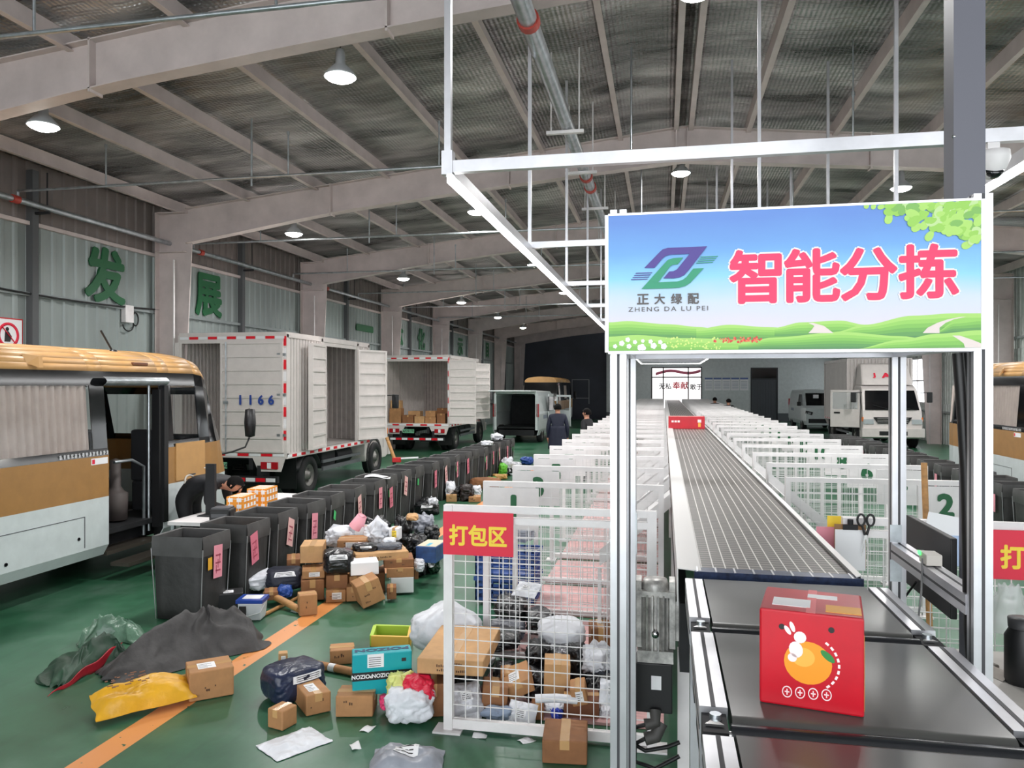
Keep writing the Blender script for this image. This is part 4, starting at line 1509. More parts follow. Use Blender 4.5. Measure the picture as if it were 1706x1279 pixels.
def box_truck(lab, loc, rz, rear, side_open, number=None, plate='GD11060', cab_open=False, deflector=False):
    t = thing('box_truck', lab, 'truck', loc, rz)
    W_, L_, z0, z1 = 1.09, 4.05, .93, 3.16
    # cargo box
    b = MB().m(TW); b.box(-W_, W_, 0, L_, z0 - .06, z0); b.build('cargo_floor', t)
    b = MB().m(TW); b.box(-W_ - .02, W_ + .02, -.02, L_ + .02, z1, z1 + .04); b.build('cargo_roof', t)
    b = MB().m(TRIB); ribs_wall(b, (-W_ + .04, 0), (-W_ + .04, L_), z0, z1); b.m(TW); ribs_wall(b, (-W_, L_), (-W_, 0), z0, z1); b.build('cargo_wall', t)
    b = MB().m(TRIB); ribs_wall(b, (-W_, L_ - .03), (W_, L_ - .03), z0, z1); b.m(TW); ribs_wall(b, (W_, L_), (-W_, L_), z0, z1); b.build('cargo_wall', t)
    dy0, dy1 = (1.5, 3.35) if side_open else (9, 9)
    b = MB()
    for ya_, yb_ in ((0, dy0), (dy1, L_)) if side_open else ((0, L_),):
        b.m(TW); ribs_wall(b, (W_, ya_), (W_, yb_), z0, z1 - .0)
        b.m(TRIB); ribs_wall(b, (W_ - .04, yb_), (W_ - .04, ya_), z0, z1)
    if side_open:
        b.m(TW); b.box(W_ - .04, W_ + .01, dy0, dy1, z1 - .14, z1)
    b.build('cargo_wall', t)
    b = MB().m(TW)
    for x in (-W_, W_):
        for y in (0, L_ - .06):
            b.box(x - .045, x + .03, y - .01, y + .07, z0 - .06, z1)
        b.box(x - .03, x + .03, 0, L_, z0 - .1, z0); b.box(x - .03, x + .03, 0, L_, z1 - .06, z1)
    b.box(-W_, W_, -.012, .05, z1 - .16, z1); b.box(-W_, W_, -.012, .05, z0 - .09, z0 + .02)
    if side_open:
        for y in (dy0, dy1):
            b.box(W_ - .03, W_ + .03, y - .035, y + .035, z0, z1)
    b.build('box_frame', t)
    stripes(t, (-W_, -.02, z1 - .06), (W_, -.02, z1 - .06), 11, .05)
    stripes(t, (-W_, -.02, z0 - .03), (W_, -.02, z0 - .03), 9, .05)
    stripes(t, (W_ + .035, .02, z0 - .05), (W_ + .035, L_, z0 - .05), 22, .05)
    b = MB()
    for k in range(9):
        b.m(REFL if k % 2 == 0 else LABEL); z = z0 + .25 + k * .22
        b.box(W_ - .03, W_ + .02, -.018, -.012, z, z + .18)
    b.build('reflective_tape', t)
    hw = W_ - .03
    dz0, dz1 = z0 + .02, z1 - .14
    if 'R' in rear:      # closed right leaf
        o = door_leaf('rear_door', t, (-.22, -.03), hw + .22, dz0, dz1, 0)
        b = MB().m(GALV); b.cyl((-.1, -.06, dz0), (-.1, -.06, dz1), .014, 8); b.box(-.14, -.06, -.075, -.05, dz0 + .9, dz0 + .96); b.build('locking_bar', o)
        b = MB().m(GALV)
        for z in (dz0 + .3, dz0 + 1.05, dz0 + 1.8):
            b.box(hw - .12, hw + .06, -.055, -.045, z, z + .05)
        b.build('hinge', o)
        if number:
            for i, ch in enumerate(number):
                text(ch, .165, NAVY, 'number_lettering', o, (.2 + .21 * i, -.061, 1.93), bold=.04)
    elif 'r' in rear:    # right leaf swung outward
        door_leaf('rear_door', t, (hw + .04, -.03), .9, dz0, dz1, radians(4))
    if 'l' in rear:
        door_leaf('rear_door', t, (-W_ - .05, -.02), .9, dz0, dz1, radians(94))
    if side_open:
        door_leaf('side_door', t, (W_ + .06, dy0), .9, dz0, dz1, radians(-82))
        o = door_leaf('side_door', t, (W_ + .03, dy1), .9, dz0, dz1, radians(65))
    # chassis
    b = MB().m(DARK)
    for x in (-.38, .38):
        b.box(x - .04, x + .04, -.0, 5.4, .62, .86)
    for y in (.3, 1.1, 2.2, 3.2, 4.0):
        b.box(-.9, .9, y - .04, y + .04, .78, .87)
    b.cyl((-.8, 1.1, .4), (.8, 1.1, .4), .07, 10); b.cyl((-.8, 4.75, .4), (.8, 4.75, .4), .06, 10)
    b.box(-.2, .2, .95, 1.25, .28, .55)
    b.build('chassis', t)
    b = MB().m(DARK); b.box(.55, .95, 1.85, 2.5, .45, .82); b.build('battery_box', t, bevel=.02)
    b = MB().m(DARK); b.cyl((.75, 2.65, .63), (.75, 3.45, .63), .2, 16); b.build('air_tank', t)
    b = MB().m(M('guard_rail', (110, 112, 116), .5, .4)); b.box(.98, 1.02, 1.75, 3.75, .42, .5); b.box(.98, 1.02, 1.75, 3.75, .58, .64); b.build('side_guard', t)
    for s in (-1, 1):
        wheel('wheel', t, s * .93, 1.1, .4, .22, s); wheel('wheel', t, s * .66, 1.1, .4, .22, s); wheel('wheel', t, s * .9, 4.75, .4, .24, s)
        b = MB().m(BLACK)
        b.grid(lambda i, j: (s * (.55 + .5 * j), 1.1 + .5 * cos(pi * (.08 + .84 * i)), .42 + .46 * sin(pi * (.08 + .84 * i))), 14, 1); b.build('mudguard', t, solid=.01)
        b = MB().m(BLACK); b.box(s * .82 - .22, s * .82 + .22, .52, .53, .2, .85); b.build('mud_flap', t)
        # tail lamp bracket
        b = MB().m(TW); b.poly([(s * .42, -.015, z0 - .08), (s * 1.09, -.015, z0 - .08), (s * 1.0, -.015, z0 - .34), (s * .55, -.015, z0 - .34)], (0, .02, 0)); o = b.build('lamp_bracket', t)
        b = MB().m(M('tail_lamp_red', (170, 16, 28), .3)); b.box(s * .78 - .17, s * .78 + .17, -.045, -.015, z0 - .29, z0 - .16); b.m(LABEL).box(s * .78 - .04, s * .78 + .04, -.048, -.044, z0 - .28, z0 - .17); b.build('tail_lamp', o)
    b = MB().m(M('plate_green', (120, 190, 150), .5)); b.box(-.5, -.1, -.02, -.01, z0 - .3, z0 - .18); o = b.build('number_plate', t)
    text(plate, .075, INK, 'plate_lettering', o, (-.3, -.022, z0 - .24), bold=.02)
    b = MB().m(DARK); b.box(-.95, .95, -.05, .02, .38, .5); b.box(-.6, -.52, -.02, .3, .45, .7); b.box(.52, .6, -.02, .3, .45, .7); o = b.build('rear_bumper', t)
    bb = MB()
    for k in range(9):
        bb.m(REFL if k % 2 else LABEL); bb.box(-.92 + k * .205, -.92 + k * .205 + .19, -.056, -.05, .4, .47)
    bb.build('reflective_tape', o)
    # cab
    Wc = .96
    pr = cab_profile()
    b = MB().m(TW)
    ins = lambda y, z: Wc - max(0, (z - 1.35)) * .09
    vs = [(-ins(y, z), y, z) for y, z in pr] + [(ins(y, z), y, z) for y, z in pr]
    n = len(pr)
    b.add(vs, [tuple(range(n - 1, -1, -1)), tuple(range(n, 2 * n))] + [(i, (i + 1) % n, n + (i + 1) % n, n + i) for i in range(n)], False)
    cab = b.build('cab', t, bevel=.03)
    b = MB().m(GLASSB)
    yz = lambda f: (5.25 + .37 * f, 2.08 - .76 * f)
    (ya_, za_), (yb_, zb_) = yz(.08), yz(.96)
    b.add([(-.8, ya_ + .03, za_), (.8, ya_ + .03, za_), (.87, yb_ + .03, zb_), (-.87, yb_ + .03, zb_)], [(0, 3, 2, 1)], False)
    b.build('windscreen', cab, solid=.012)
    for s in (-1, 1):
        b = MB().m(GLASSB)
        X = lambda z: s * (ins(0, z) + .006)
        q = [(4.42, 1.42), (4.42, 2.02), (5.05, 2.02), (5.4, 1.36)]
        b.poly([(X(z), y, z) for y, z in q], (s * .004, 0, 0)); b.build('side_window', cab)
        b = MB().m(GRV); b.box(*sorted((s * (Wc + .001), s * (Wc + .006))), 4.36, 4.368, .62, 1.4); b.box(*sorted((s * (Wc + .001), s * (Wc + .006))), 5.36, 5.368, .62, 1.35); b.m(BLACK).box(*sorted((s * Wc, s * (Wc + .03))), 4.45, 4.62, 1.2, 1.25); b.build('door_line', cab)
        b = MB().m(BLACK); b.lathe([(.44, 0), (.5, 0), (.5, .03), (.44, .03)], 24, 'x', (s * (Wc - .02), 4.75, .42)); b.build('wheel_arch', cab)
        mirror(cab, (s * .93, 5.42, 1.95), (s * .3, .12, .0), s)
        b = MB().m(M('headlamp_clear', (206, 212, 216), .12, .4)); b.box(s * .78 - .17, s * .78 + .17, 5.69, 5.73, .86, 1.03); b.m(ORANGE).box(*sorted((s * .93, s * .975)), 5.55, 5.7, .95, 1.1); b.build('headlamp', cab, bevel=.01)
    b = MB().m(BLACK); b.poly([(-.62, 5.705, 1.1), (.62, 5.705, 1.1), (.48, 5.705, .88), (-.48, 5.705, .88)], (0, .02, 0)); g = b.build('grille', cab)
    b = MB().m(CHROME)
    for z in (.94, 1.0, 1.06):
        b.box(-.5, .5, 5.725, 5.735, z - .012, z + .012)
    b.build('grille_bar', g)
    b = MB().m(TW); b.box(-1.0, 1.0, 5.66, 5.8, .42, .72); b.m(BLACK).box(-.45, .45, 5.8, 5.806, .48, .62); b.build('front_bumper', cab, bevel=.03)
    b = MB().m(BLACK)
    for s in (-1, 1):
        b.bar((s * .35 - .3, 5.66, 1.36), (s * .35 + .25, 5.6, 1.52), .015, .015); b.build('wiper', cab); b = MB().m(BLACK)
    if deflector:
        b = MB().m(TW)
        b.add([(-.85, 5.1, 2.22), (.85, 5.1, 2.22), (.78, 4.6, 2.98), (-.78, 4.6, 2.98), (-.85, 4.2, 2.22), (.85, 4.2, 2.22), (.78, 4.2, 3.0), (-.78, 4.2, 3.0)], [(0, 1, 2, 3), (0, 3, 7, 4), (1, 5, 6, 2), (3, 2, 6, 7)], False)
        df = b.build('wind_deflector', t, bevel=.06)
        for i, ch in enumerate('JAC'):
            # lettering lies on the slope, read from the front
            text(ch, .2, RED, 'lettering', df, (.4 - .4 * i, 4.905 + .012, 2.56), (radians(56.7), 0, pi), bold=.05, sx=1.4)
        text('JAC', .09, M('badge_chrome', (70, 72, 76), .3, .6), 'badge', cab, (0, 5.735, 1.2), (pi / 2, 0, pi), bold=.05, sx=1.4)
        b = MB().m(RED); b.lathe([(0, .02), (.05, .015), (.05, 0)], 12, 'y', (-.28, 5.72, 1.08)); b.build('red_badge', cab)
    if cab_open:
        o = MB().m(TW); o.T = Matrix.Translation((Wc + .02, 5.36, 0)) @ Matrix.Rotation(radians(66), 4, 'Z')
        o.box(-.02, .02, -.98, 0, .72, 1.36)
        for ya_, yb_ in ((-.98, -.9), (-.07, 0)):
            o.box(-.018, .018, ya_, yb_, 1.36, 2.02)
        o.box(-.018, .018, -.98, 0, 1.96, 2.04)
        d = o.build('cab_door', t, bevel=.01)
        g = MB().m(M('clear_glass')); g.T = o.T; g.box(-.004, .004, -.9, -.07, 1.36, 1.96); g.build('door_glass', d)
        g = MB().m(BLACK); g.T = o.T; g.box(-.03, -.02, -.8, -.5, 1.12, 1.2); g.box(.02, .035, -.85, -.65, 1.2, 1.26); g.build('door_handle', d)
    return t


tr1 = box_truck('white box truck numbered 1166, parked beside the gold minibus with its side doors open', (-8.0, 13.1, 0), 0, 'Rl', True, '1166', 'GD11060')
tr2 = box_truck('white box truck behind the one numbered 1166, rear wide open with cartons inside', (-8.0, 24.1, 0), 0, 'rl', True, None, 'AF29170')
tr3 = box_truck('white box truck facing the camera with red roof letters and open cab door', (7.75, 34.1, 0), pi, 'R', False, None, 'AF30218', True, True)


# ------------------------------------------------------------------ minibuses
BGOLD = M('bus_gold', (190, 146, 92), .5, var=.04)
BGOLD2 = M('bus_gold_band', (164, 122, 72), .35, var=.05)
BWHITE = M('bus_white', (206, 214, 214), .3, var=.04)
CURT = M('curtain_pale', (206, 192, 184), .8, var=.05)


def minibus(lab, loc, rz, door):
    t = thing('minibus', lab, 'minibus', loc, rz)
    Wb, L = 1.0, 6.1
    # right-hand profile from sill to roof centre
    prof = [(.93, .3), (1.0, .42), (1.0, .62), (1.0, .96), (1.0, 1.42), (.985, 1.5), (.93, 2.2), (.91, 2.36), (.895, 2.43), (.86, 2.49), (.79, 2.55), (.66, 2.6), (.4, 2.64), (0, 2.66)]
    ys = [0, .12, .5, 1.0, 1.75, 2.1, 3.35, 3.57, 4.53, 4.75, 5.3, 5.6, 5.85, 6.0, 6.1]
    mt = lambda z: BWHITE if z < .95 else BGOLD2 if z < 1.41 else GLASSB if z < 2.35 else BGOLD

    def P(i, j, s):
        x, z = prof[j]
        y = ys[i]
        f = max(0, (y - 5.0) / 1.1)
        y2 = y - f * f * max(0, (z - 1.0)) * .3
        x2 = x * (1 - .14 * f ** 3)
        r = max(0, (.5 - y) / .5)
        x2 *= (1 - .1 * r * r)
        y2 += r * max(0, z - 1.4) * .15
        return (s * x2, y2, z - .2 * f ** 3 * max(0, min(1, (z - 1.9) / .5)))
    b = MB()
    nj = len(prof)
    for s in (-1, 1):
        for i in range(len(ys) - 1):
            for j in range(nj - 1):
                zm = (prof[j][1] + prof[j + 1][1]) / 2
                ym = (ys[i] + ys[i + 1]) / 2
                if s == 1 and door and 3.57 < ym < 4.53 and zm < 2.2: continue
                if 1.5 < zm < 2.2 and 2.1 < ym < 3.35: continue
                if s == -1 and door and 1.5 < zm < 2.2 and 3.35 < ym < 5.9: continue
                if 1.5 < zm < 2.2 and 4.75 < ym < 5.3: continue
                b.m(mt(zm))
                q = [P(i, j, s), P(i + 1, j, s), P(i + 1, j + 1, s), P(i, j + 1, s)]
                b.add(q if s > 0 else q[::-1], [(0, 1, 2, 3)], zm > 2.3)
    for i in (0, len(ys) - 1):
        for j in range(nj - 1):
            zm = (prof[j][1] + prof[j + 1][1]) / 2
            if i and 1.5 < zm < 2.2: continue
            b.m(mt(zm))
            q = [P(i, j, -1), P(i, j, 1), P(i, j + 1, 1), P(i, j + 1, -1)]
            b.add(q if i == 0 else q[::-1], [(0, 1, 2, 3)], False)
    b.build('body', t, solid=.012)
    b = MB().m(GLASSD); i = len(ys) - 1; b.add([P(i, 5, -1), P(i, 5, 1), P(i, 6, 1), P(i, 6, -1)], [(3, 2, 1, 0)], False); b.build('windscreen', t, solid=.006)
    # inside
    b = MB().m(DARK); b.box(-.9, .9, .2, 5.6, .5, .56); b.build('cabin_floor', t)
    b = MB().m(DARK); b.box(-.9, .9, 3.2, 3.26, .56, 1.4); b.build('partition_board', t)
    SEAT = M('seat_dark', (52, 52, 56), .7)
    for y, x in ((4.72, -.45), (3.45, -.55), (4.9, .5)):
        b = MB().m(SEAT); b.box(x - .25, x + .25, y, y + .5, .56, .95); b.box(x - .25, x + .25, y - .02, y + .12, .95, 1.62); b.build('seat', t, bevel=.03)
    if door:
        b = MB().m(M('step_steel', (92, 86, 78), .4, .5)); b.box(.45, .95, 3.6, 4.5, .28, .32); b.box(.98, 1.22, 3.62, 4.48, .16, .2); b.build('door_step', t)
        b = MB().m(GALV); b.tube([(.8, 4.42, .35), (.8, 4.42, 1.2), (.8, 4.2, 1.3), (.8, 3.9, 1.3)], .02, 8); b.cyl((.85, 4.45, .4), (.85, 4.45, 2.2), .018, 8); b.build('handrail', t)
        b = MB().m(M('bin_grey_brown', (84, 76, 74), .6)); b.lathe([(0, .58), (.13, .58), (.14, .9), (.1, .92), (.06, .98), (.06, 1.3), (0, 1.32)], 16, 'z', (.62, 4.15, 0)); b.build('heater_column', t)
        b = MB().m(M('orange_trim', (206, 96, 44), .5)); b.box(-.95, -.9, 3.4, 4.7, 2.02, 2.1); b.build('trim_strip', t)
        b = MB().m(BLACK); b.box(.96, 1.03, 4.5, 4.58, .5, 2.2); b.box(.9, 1.0, 4.44, 4.5, .45, 2.15); b.build('folded_door', t)
        b = MB().m(GALV); b.grid(lambda i, j: (.985 + .05 * sin(pi * j), 3.5 + 1.1 * i, 2.2 + .1 * j), 2, 4); b.build('door_header', t)
    for s in (-1, 1):
        for (y0, y1) in ((2.1, 3.35), (4.75, 5.3)):
            b = MB().m(GLASSD)
            b.add([(s * .99, y0, 1.5), (s * .99, y1, 1.5), (s * .935, y1, 2.2), (s * .935, y0, 2.2)], [(0, 1, 2, 3)] if s > 0 else [(3, 2, 1, 0)], False)
            b.build('window_glass', t, solid=.006)
        b = MB().m(CURT)
        b.grid(lambda i, j: (s * (.95 - .05 * j) + .02 * sin(i * 75), 2.14 + 1.2 * i, 1.44 + .76 * j), 60, 2); b.build('curtain', t)
        b = MB().m(CURT)
        b.grid(lambda i, j: (s * (.95 - .05 * j) + .02 * sin(i * 70), .2 + 1.7 * i, 1.44 + .76 * j), 60, 2); b.build('curtain', t)
        for y in (1.1, 4.75):
            wheel('wheel', t, s * .82, y if y < 4 else 5.05, .36, .22, s)
        b = MB().m(GRV)
        X = sorted((s * .999, s * 1.004))
        b.box(*X, 2.0, 2.008, .4, 1.4); b.box(*X, 2.02, 3.2, .78, .786); b.box(*X, 3.2, 3.208, .45, .786)
        b.build('panel_seam', t)
        b = MB().m(DARK); b.lathe([(0, 0), (.018, 0), (.018, .008)], 10, 'x', (s * 1.0, 2.2, .5)); b.lathe([(0, 0), (.018, 0), (.018, .008)], 10, 'x', (s * 1.0, 3.12, .56)); b.build('latch', t)
    b = MB().m(DARK); b.box(-.7, .7, .3, 5.8, .3, .5); b.build('underbody', t)
    b = MB().m(LABEL); b.box(1.0, 1.004, 3.3, 3.55, 1.33, 1.4); b.m(RED).box(1.003, 1.006, 3.31, 3.35, 1.34, 1.39); b.build('warning_sticker', t)
    b = MB().m(LABEL); rq = random.Random(8)
    for k in range(14):
        y = 2.85 + .052 * k
        for q in range(3): b.box(1.002, 1.005, y + rq.uniform(0, .012), y + rq.uniform(.026, .04), 1.435 + .014 * q, 1.441 + .014 * q)
        b.box(1.002, 1.005, y + .016, y + .023, 1.43, 1.475)
    b.build('printed_marks', t)
    b = MB().m(M('marker_lamp', (110, 66, 40), .4)); b.box(.86, .91, 4.1, 4.36, 2.44, 2.48); b.build('marker_lamp', t, bevel=.01)
    b = MB().m(BGOLD); b.poly([(.9, 2.55, 2.42), (.98, 2.62, 2.38), (.93, 2.66, 2.5), (.86, 2.52, 2.52)], (0, .05, 0)); b.build('roof_scoop', t)
    b = MB().m(BLACK); b.cyl((.55, 4.2, 2.6), (.5, 4.05, 2.86), .012, 8); b.lathe([(.05, 2.6), (.04, 2.63), (0, 2.64)], 10, 'z', (.55, 4.2, 0)); b.build('antenna', t)
    b = MB().m(BGOLD); b.box(1.001, 1.014, 4.76, 5.38, .98, 1.46); b.m(GRV).box(1.005, 1.02, 5.0, 5.16, 1.02, 1.04); b.build('front_door_skin', t)
    b = MB().m(BLACK); b.tube([(.8, 6.0, 1.2), (.86, 6.3, 1.22), (.98, 6.45, 1.28), (1.02, 6.5, 1.42)], .014, 6); o = b.build('mirror', t)
    b = MB().m(BLACK); b.T = Matrix.Translation((1.03, 6.5, 1.64)); b.lathe([(0, -.22), (.07, -.2), (.085, 0), (.07, .2), (0, .22)], 12); b.build('mirror_housing', o)
    return t


minibus('gold and white minibus with its door open, parked nearest along the lettered wall', (-7.12, 3.95, 0), 0, True)
minibus('gold and white minibus beside the grey desk, only its closed end half showing', (6.85, 17.7, 0), pi, False)
minibus('beige minibus standing far back behind the white van by the dark end wall', (-6.2, 38.5, 0), 0, False)


# ------------------------------------------------------------------ vans
def van(lab, loc, rz, open_hatch):
    t = thing('van', lab, 'van', loc, rz)
    prof = [(.84, .3), (.9, .5), (.9, 1.1), (.86, 1.2), (.78, 1.8), (.7, 1.95), (0, 2.0)]
    ys = [0, .1, .6, 1.6, 2.6, 3.4, 3.9, 4.4, 4.7]

    def P(i, j, s):
        x, z = prof[j]
        y = ys[i]
        f = max(0, (y - 3.3) / 1.4)
        zz = z
        if z > 1.1:
            y = min(y, 4.5 - (z - 1.1) * 1.25)
            y = max(y, ys[0])
        y2 = y - (.12 * f * max(0, z - .8) if z <= 1.1 else 0)
        return (s * x * (1 - .1 * f ** 3), y2, zz)
    b = MB().m(BWHITE)
    nj = len(prof)
    for s in (-1, 1):
        for i in range(len(ys) - 1):
            for j in range(nj - 1):
                q = [P(i, j, s), P(i + 1, j, s), P(i + 1, j + 1, s), P(i, j + 1, s)]
                b.add(q if s > 0 else q[::-1], [(0, 1, 2, 3)], False)
    i = len(ys) - 1
    for j in range(nj - 1):
        q = [P(i, j, -1), P(i, j, 1), P(i, j + 1, 1), P(i, j + 1, -1)]
        b.add(q[::-1], [(0, 1, 2, 3)], False)
    if not open_hatch:
        for j in range(nj - 1):
            q = [P(0, j, -1), P(0, j, 1), P(0, j + 1, 1), P(0, j + 1, -1)]
            b.add(q, [(0, 1, 2, 3)], False)
    b.build('body', t, solid=.02)
    # windscreen: on the slope between z 1.2 and 1.85
    b = MB().m(GLASSB)
    Yw = lambda z: 4.5 - (z - 1.1) * 1.25 + .02
    b.add([(-.74, Yw(1.24), 1.24), (.74, Yw(1.24), 1.24), (.66, Yw(1.82), 1.82), (-.66, Yw(1.82), 1.82)], [(3, 2, 1, 0)], False)
    b.build('windscreen', t, solid=.01)
    for s in (-1, 1):
        X = lambda z: s * (.862 - (z - 1.2) * .133 + .004)
        b = MB().m(GLASSB); b.poly([(X(z), y, z) for y, z in ((2.7, 1.24), (2.7, 1.76), (3.45, 1.76), (3.95, 1.24))], (s * .004, 0, 0)); b.build('side_window', t)
        wheel('wheel', t, s * .78, .85, .33, .2, s); wheel('wheel', t, s * .78, 3.85, .33, .2, s)
        b = MB().m(BLACK); b.box(*sorted((s * .9, s * 1.08)), 3.75, 3.85, 1.2, 1.4); b.build('mirror', t, bevel=.02)
        b = MB().m(BLACK); b.poly([(s * .5, 4.705, .92), (s * .82, 4.66, 1.0), (s * .84, 4.64, .86), (s * .55, 4.705, .78)], (0, .02, 0)); b.m(M('headlamp_clear')).box(*sorted((s * .6, s * .74)), 4.7, 4.73, .83, .91); b.build('headlamp', t)
        b = MB().m(M('tail_lamp_red')); b.box(*sorted((s * .78, s * .9)), -.02, .02, 1.0, 1.5); b.build('tail_lamp', t)
        b = MB().m(M('letter_grey', (130, 140, 160), .6))
        for k in range(4): b.box(*sorted((s * .903, s * .907)), .9 + .22 * k, 1.05 + .22 * k, .9, 1.04)
        b.build('side_print', t)
    b = MB().m(BLACK); b.box(-.7, .7, 4.66, 4.72, .4, .6); b.build('lower_grille', t)
    b = MB().m(DARK); b.box(-.7, .7, .1, 4.5, .28, .5); b.build('underbody', t)
    b = MB().m(LABEL); b.box(.1, .35, Yw(1.6) + .02, Yw(1.6) + .024, 1.55, 1.75); b.build('windscreen_sheet', t)
    if open_hatch:
        b = MB().m(DARK); b.box(-.8, .8, .1, 2.6, .55, .6); b.box(-.8, .8, 2.58, 2.62, .6, 1.8); b.build('load_floor', t)
        b = MB().m(BWHITE); b.box(-.86, -.76, -.02, .06, .5, 1.9); b.box(.76, .86, -.02, .06, .5, 1.9); b.box(-.8, .8, -.02, .06, 1.88, 1.98); b.build('hatch_frame', t)
        b = MB().m(BWHITE); b.box(-.8, .8, -1.05, 0, 1.97, 2.02); b.build('tail_hatch', t, bevel=.015)
        b = MB().m(BWHITE); b.box(.94, .98, 1.7, 2.7, .5, 1.15); b.m(GLASSB).box(.94, .98, 1.75, 2.65, 1.2, 1.75); b.m(BWHITE).box(.94, .98, 1.7, 2.7, 1.76, 1.86); b.build('sliding_door', t)
        b = MB().m(BWHITE); b.T = Matrix.Translation((.92, 3.7, 0)) @ Matrix.Rotation(radians(50), 4, 'Z'); b.box(0, .04, -.9, 0, .5, 1.15); b.box(0, .04, -.9, -.84, 1.15, 1.75); b.box(0, .04, -.06, 0, 1.15, 1.75); b.box(0, .04, -.9, 0, 1.72, 1.8); b.build('cab_door', t)
    return t


van('white van with its tail hatch raised, parked beyond the second box truck', (-5.55, 28.6, 0), radians(-2), True)
van('white van facing the camera beside the grey office door', (7.5, 43.3, 0), pi, False)

# cartons in the back of the second truck
rn = random.Random(5)
spots = [(-.8, .25, 0, .4, .34, .5), (-.36, .25, 0, .38, .3, .28), (.04, .25, 0, .34, .3, .24), (.42, .25, 0, .36, .3, .22), (.79, .25, 0, .28, .3, .34), (-.8, .25, .505, .34, .28, .26), (.42, .25, .225, .34, .28, .2), (.7, .75, 0, .4, .34, .5), (-.3, .75, 0, .42, .36, .4)]
for k, (x, y, z, w, d, h) in enumerate(spots):
    t = thing('carton', 'brown carton %s in the open second truck' % ('at the wall corner', 'second along the sill', 'in the middle of the sill', 'fourth along the sill', 'at the door post', 'topmost at the wall corner', 'topmost along the sill', 'behind the door post', 'behind the sill row')[k], 'carton', (-8.0 + x, 24.1 + y, .935 + z), rn.uniform(-.04, .04), 'cartons in the second truck')
    b = MB().m((CART, CART2, CART3)[k % 3]); b.box(-w / 2, w / 2, -d / 2, d / 2, 0, h); b.build('carton_body', t, bevel=.006)
    b = MB().m(TAPE); b.box(-.025, .025, -d / 2 - .0015, d / 2 + .0015, h - .06, h + .0015); b.build('tape', t)
# ------------------------------------------------------------------ tote bins
RODM = M('rod_grey', (170, 170, 172), .4, .6)


def bin_proto(lab, loc, rz=0):
    t = thing('tote_bin', lab, 'tote bin', loc, rz, group='dark fabric tote bins in rows')
    w, h, th = .3, .75, .012
    b = MB().m(BINC)
    rn = random.Random(2)

    def side(i, j, k):
        # k-th side of a tapering square tube with slack cloth
        u = -1 + 2 * i
        r = w * (1 - .07 * (1 - j))
        bulge = .018 * sin(pi * i) * sin(pi * j * .8) + .006 * sin(9 * i + 5 * j + k)
        p = Vector((u * r, -r - bulge, h * j))
        return Matrix.Rotation(k * pi / 2, 4, 'Z') @ p
    for k in range(4):
        b.grid(lambda i, j: side(i, j, k), 6, 8)
    b.m(BINI).box(-w * .93, w * .93, -w * .93, w * .93, .0, .012)
    b.build('body', t, solid=-.006)
    b = MB().m(M('bin_rim', (78, 77, 77), .6, var=.15, vscale=4))
    for k in range(4):
        b.T = Matrix.Rotation(k * pi / 2, 4, 'Z')
        b.grid(lambda i, j: ((-1 + 2 * i) * (w + .022), -(w + .022) - .012 * sin(pi * j) + .004 * sin(11 * i + k), h - .17 + .18 * j), 6, 3)
        b.add([(-(w + .022), -(w + .022), h + .01), (w + .022, -(w + .022), h + .01), (w - .01, -(w - .01), h + .005), (-(w - .01), -(w - .01), h + .005)], [(0, 1, 2, 3)], False)
        b.add([(-(w - .01), -(w - .01), h + .005), (w - .01, -(w - .01), h + .005), (w - .015, -(w - .015), h - .3), (-(w - .015), -(w - .015), h - .3)], [(0, 1, 2, 3)], False)
    b.build('folded_rim', t)
    for x, y in ((-1, -1), (1, -1), (1, 1), (-1, 1)):
        b = MB().m(RODM); b.cyl((x * (w * .95), y * (w * 1.0), 0.0), (x * (w + .03), y * (w + .03), h - .1), .006, 6); b.build('corner_rod', t)
    return t


def tags(t, k):
    r = random.Random(k)
    x0 = .326
    if k % 5 != 4:
        c = (PINKP, M('pink_deep', (216, 120, 140), .6), M('pink_pale', (226, 180, 176), .6))[k % 3]
        b = MB().m(c); y = -.1 + r.uniform(-.04, .12); z = .3 + r.uniform(-.03, .08)
        b.T = Matrix.Translation((x0 + .012, y, z)) @ Matrix.Rotation(r.uniform(-.3, .3), 4, 'X')
        b.box(0, .003, -.1, .1, 0, .3)
        b.m(M('red_ink', (170, 70, 90), .6))
        for q in range(3):
            b.box(.003, .004, -.06, .06, .06 + q * .07, .075 + q * .07)
            b.box(.003, .004, -.05 + .04 * q, -.035 + .04 * q, .04 + q * .05, .12 + q * .05)
        b.build('pink_tag', t)
    if k % 4 != 2:
        b = MB().m(GREENT if k else M('tag_amber', (226, 170, 50), .5)); y = -.2 + r.uniform(0, .12)
        b.T = Matrix.Translation((x0 + .004, y, .5)) @ Matrix.Rotation(r.uniform(-.5, .5), 4, 'X')
        b.box(0, .004, -.045, .045, -.05, .06); b.build('green_tag' if k else 'amber_tag', t)


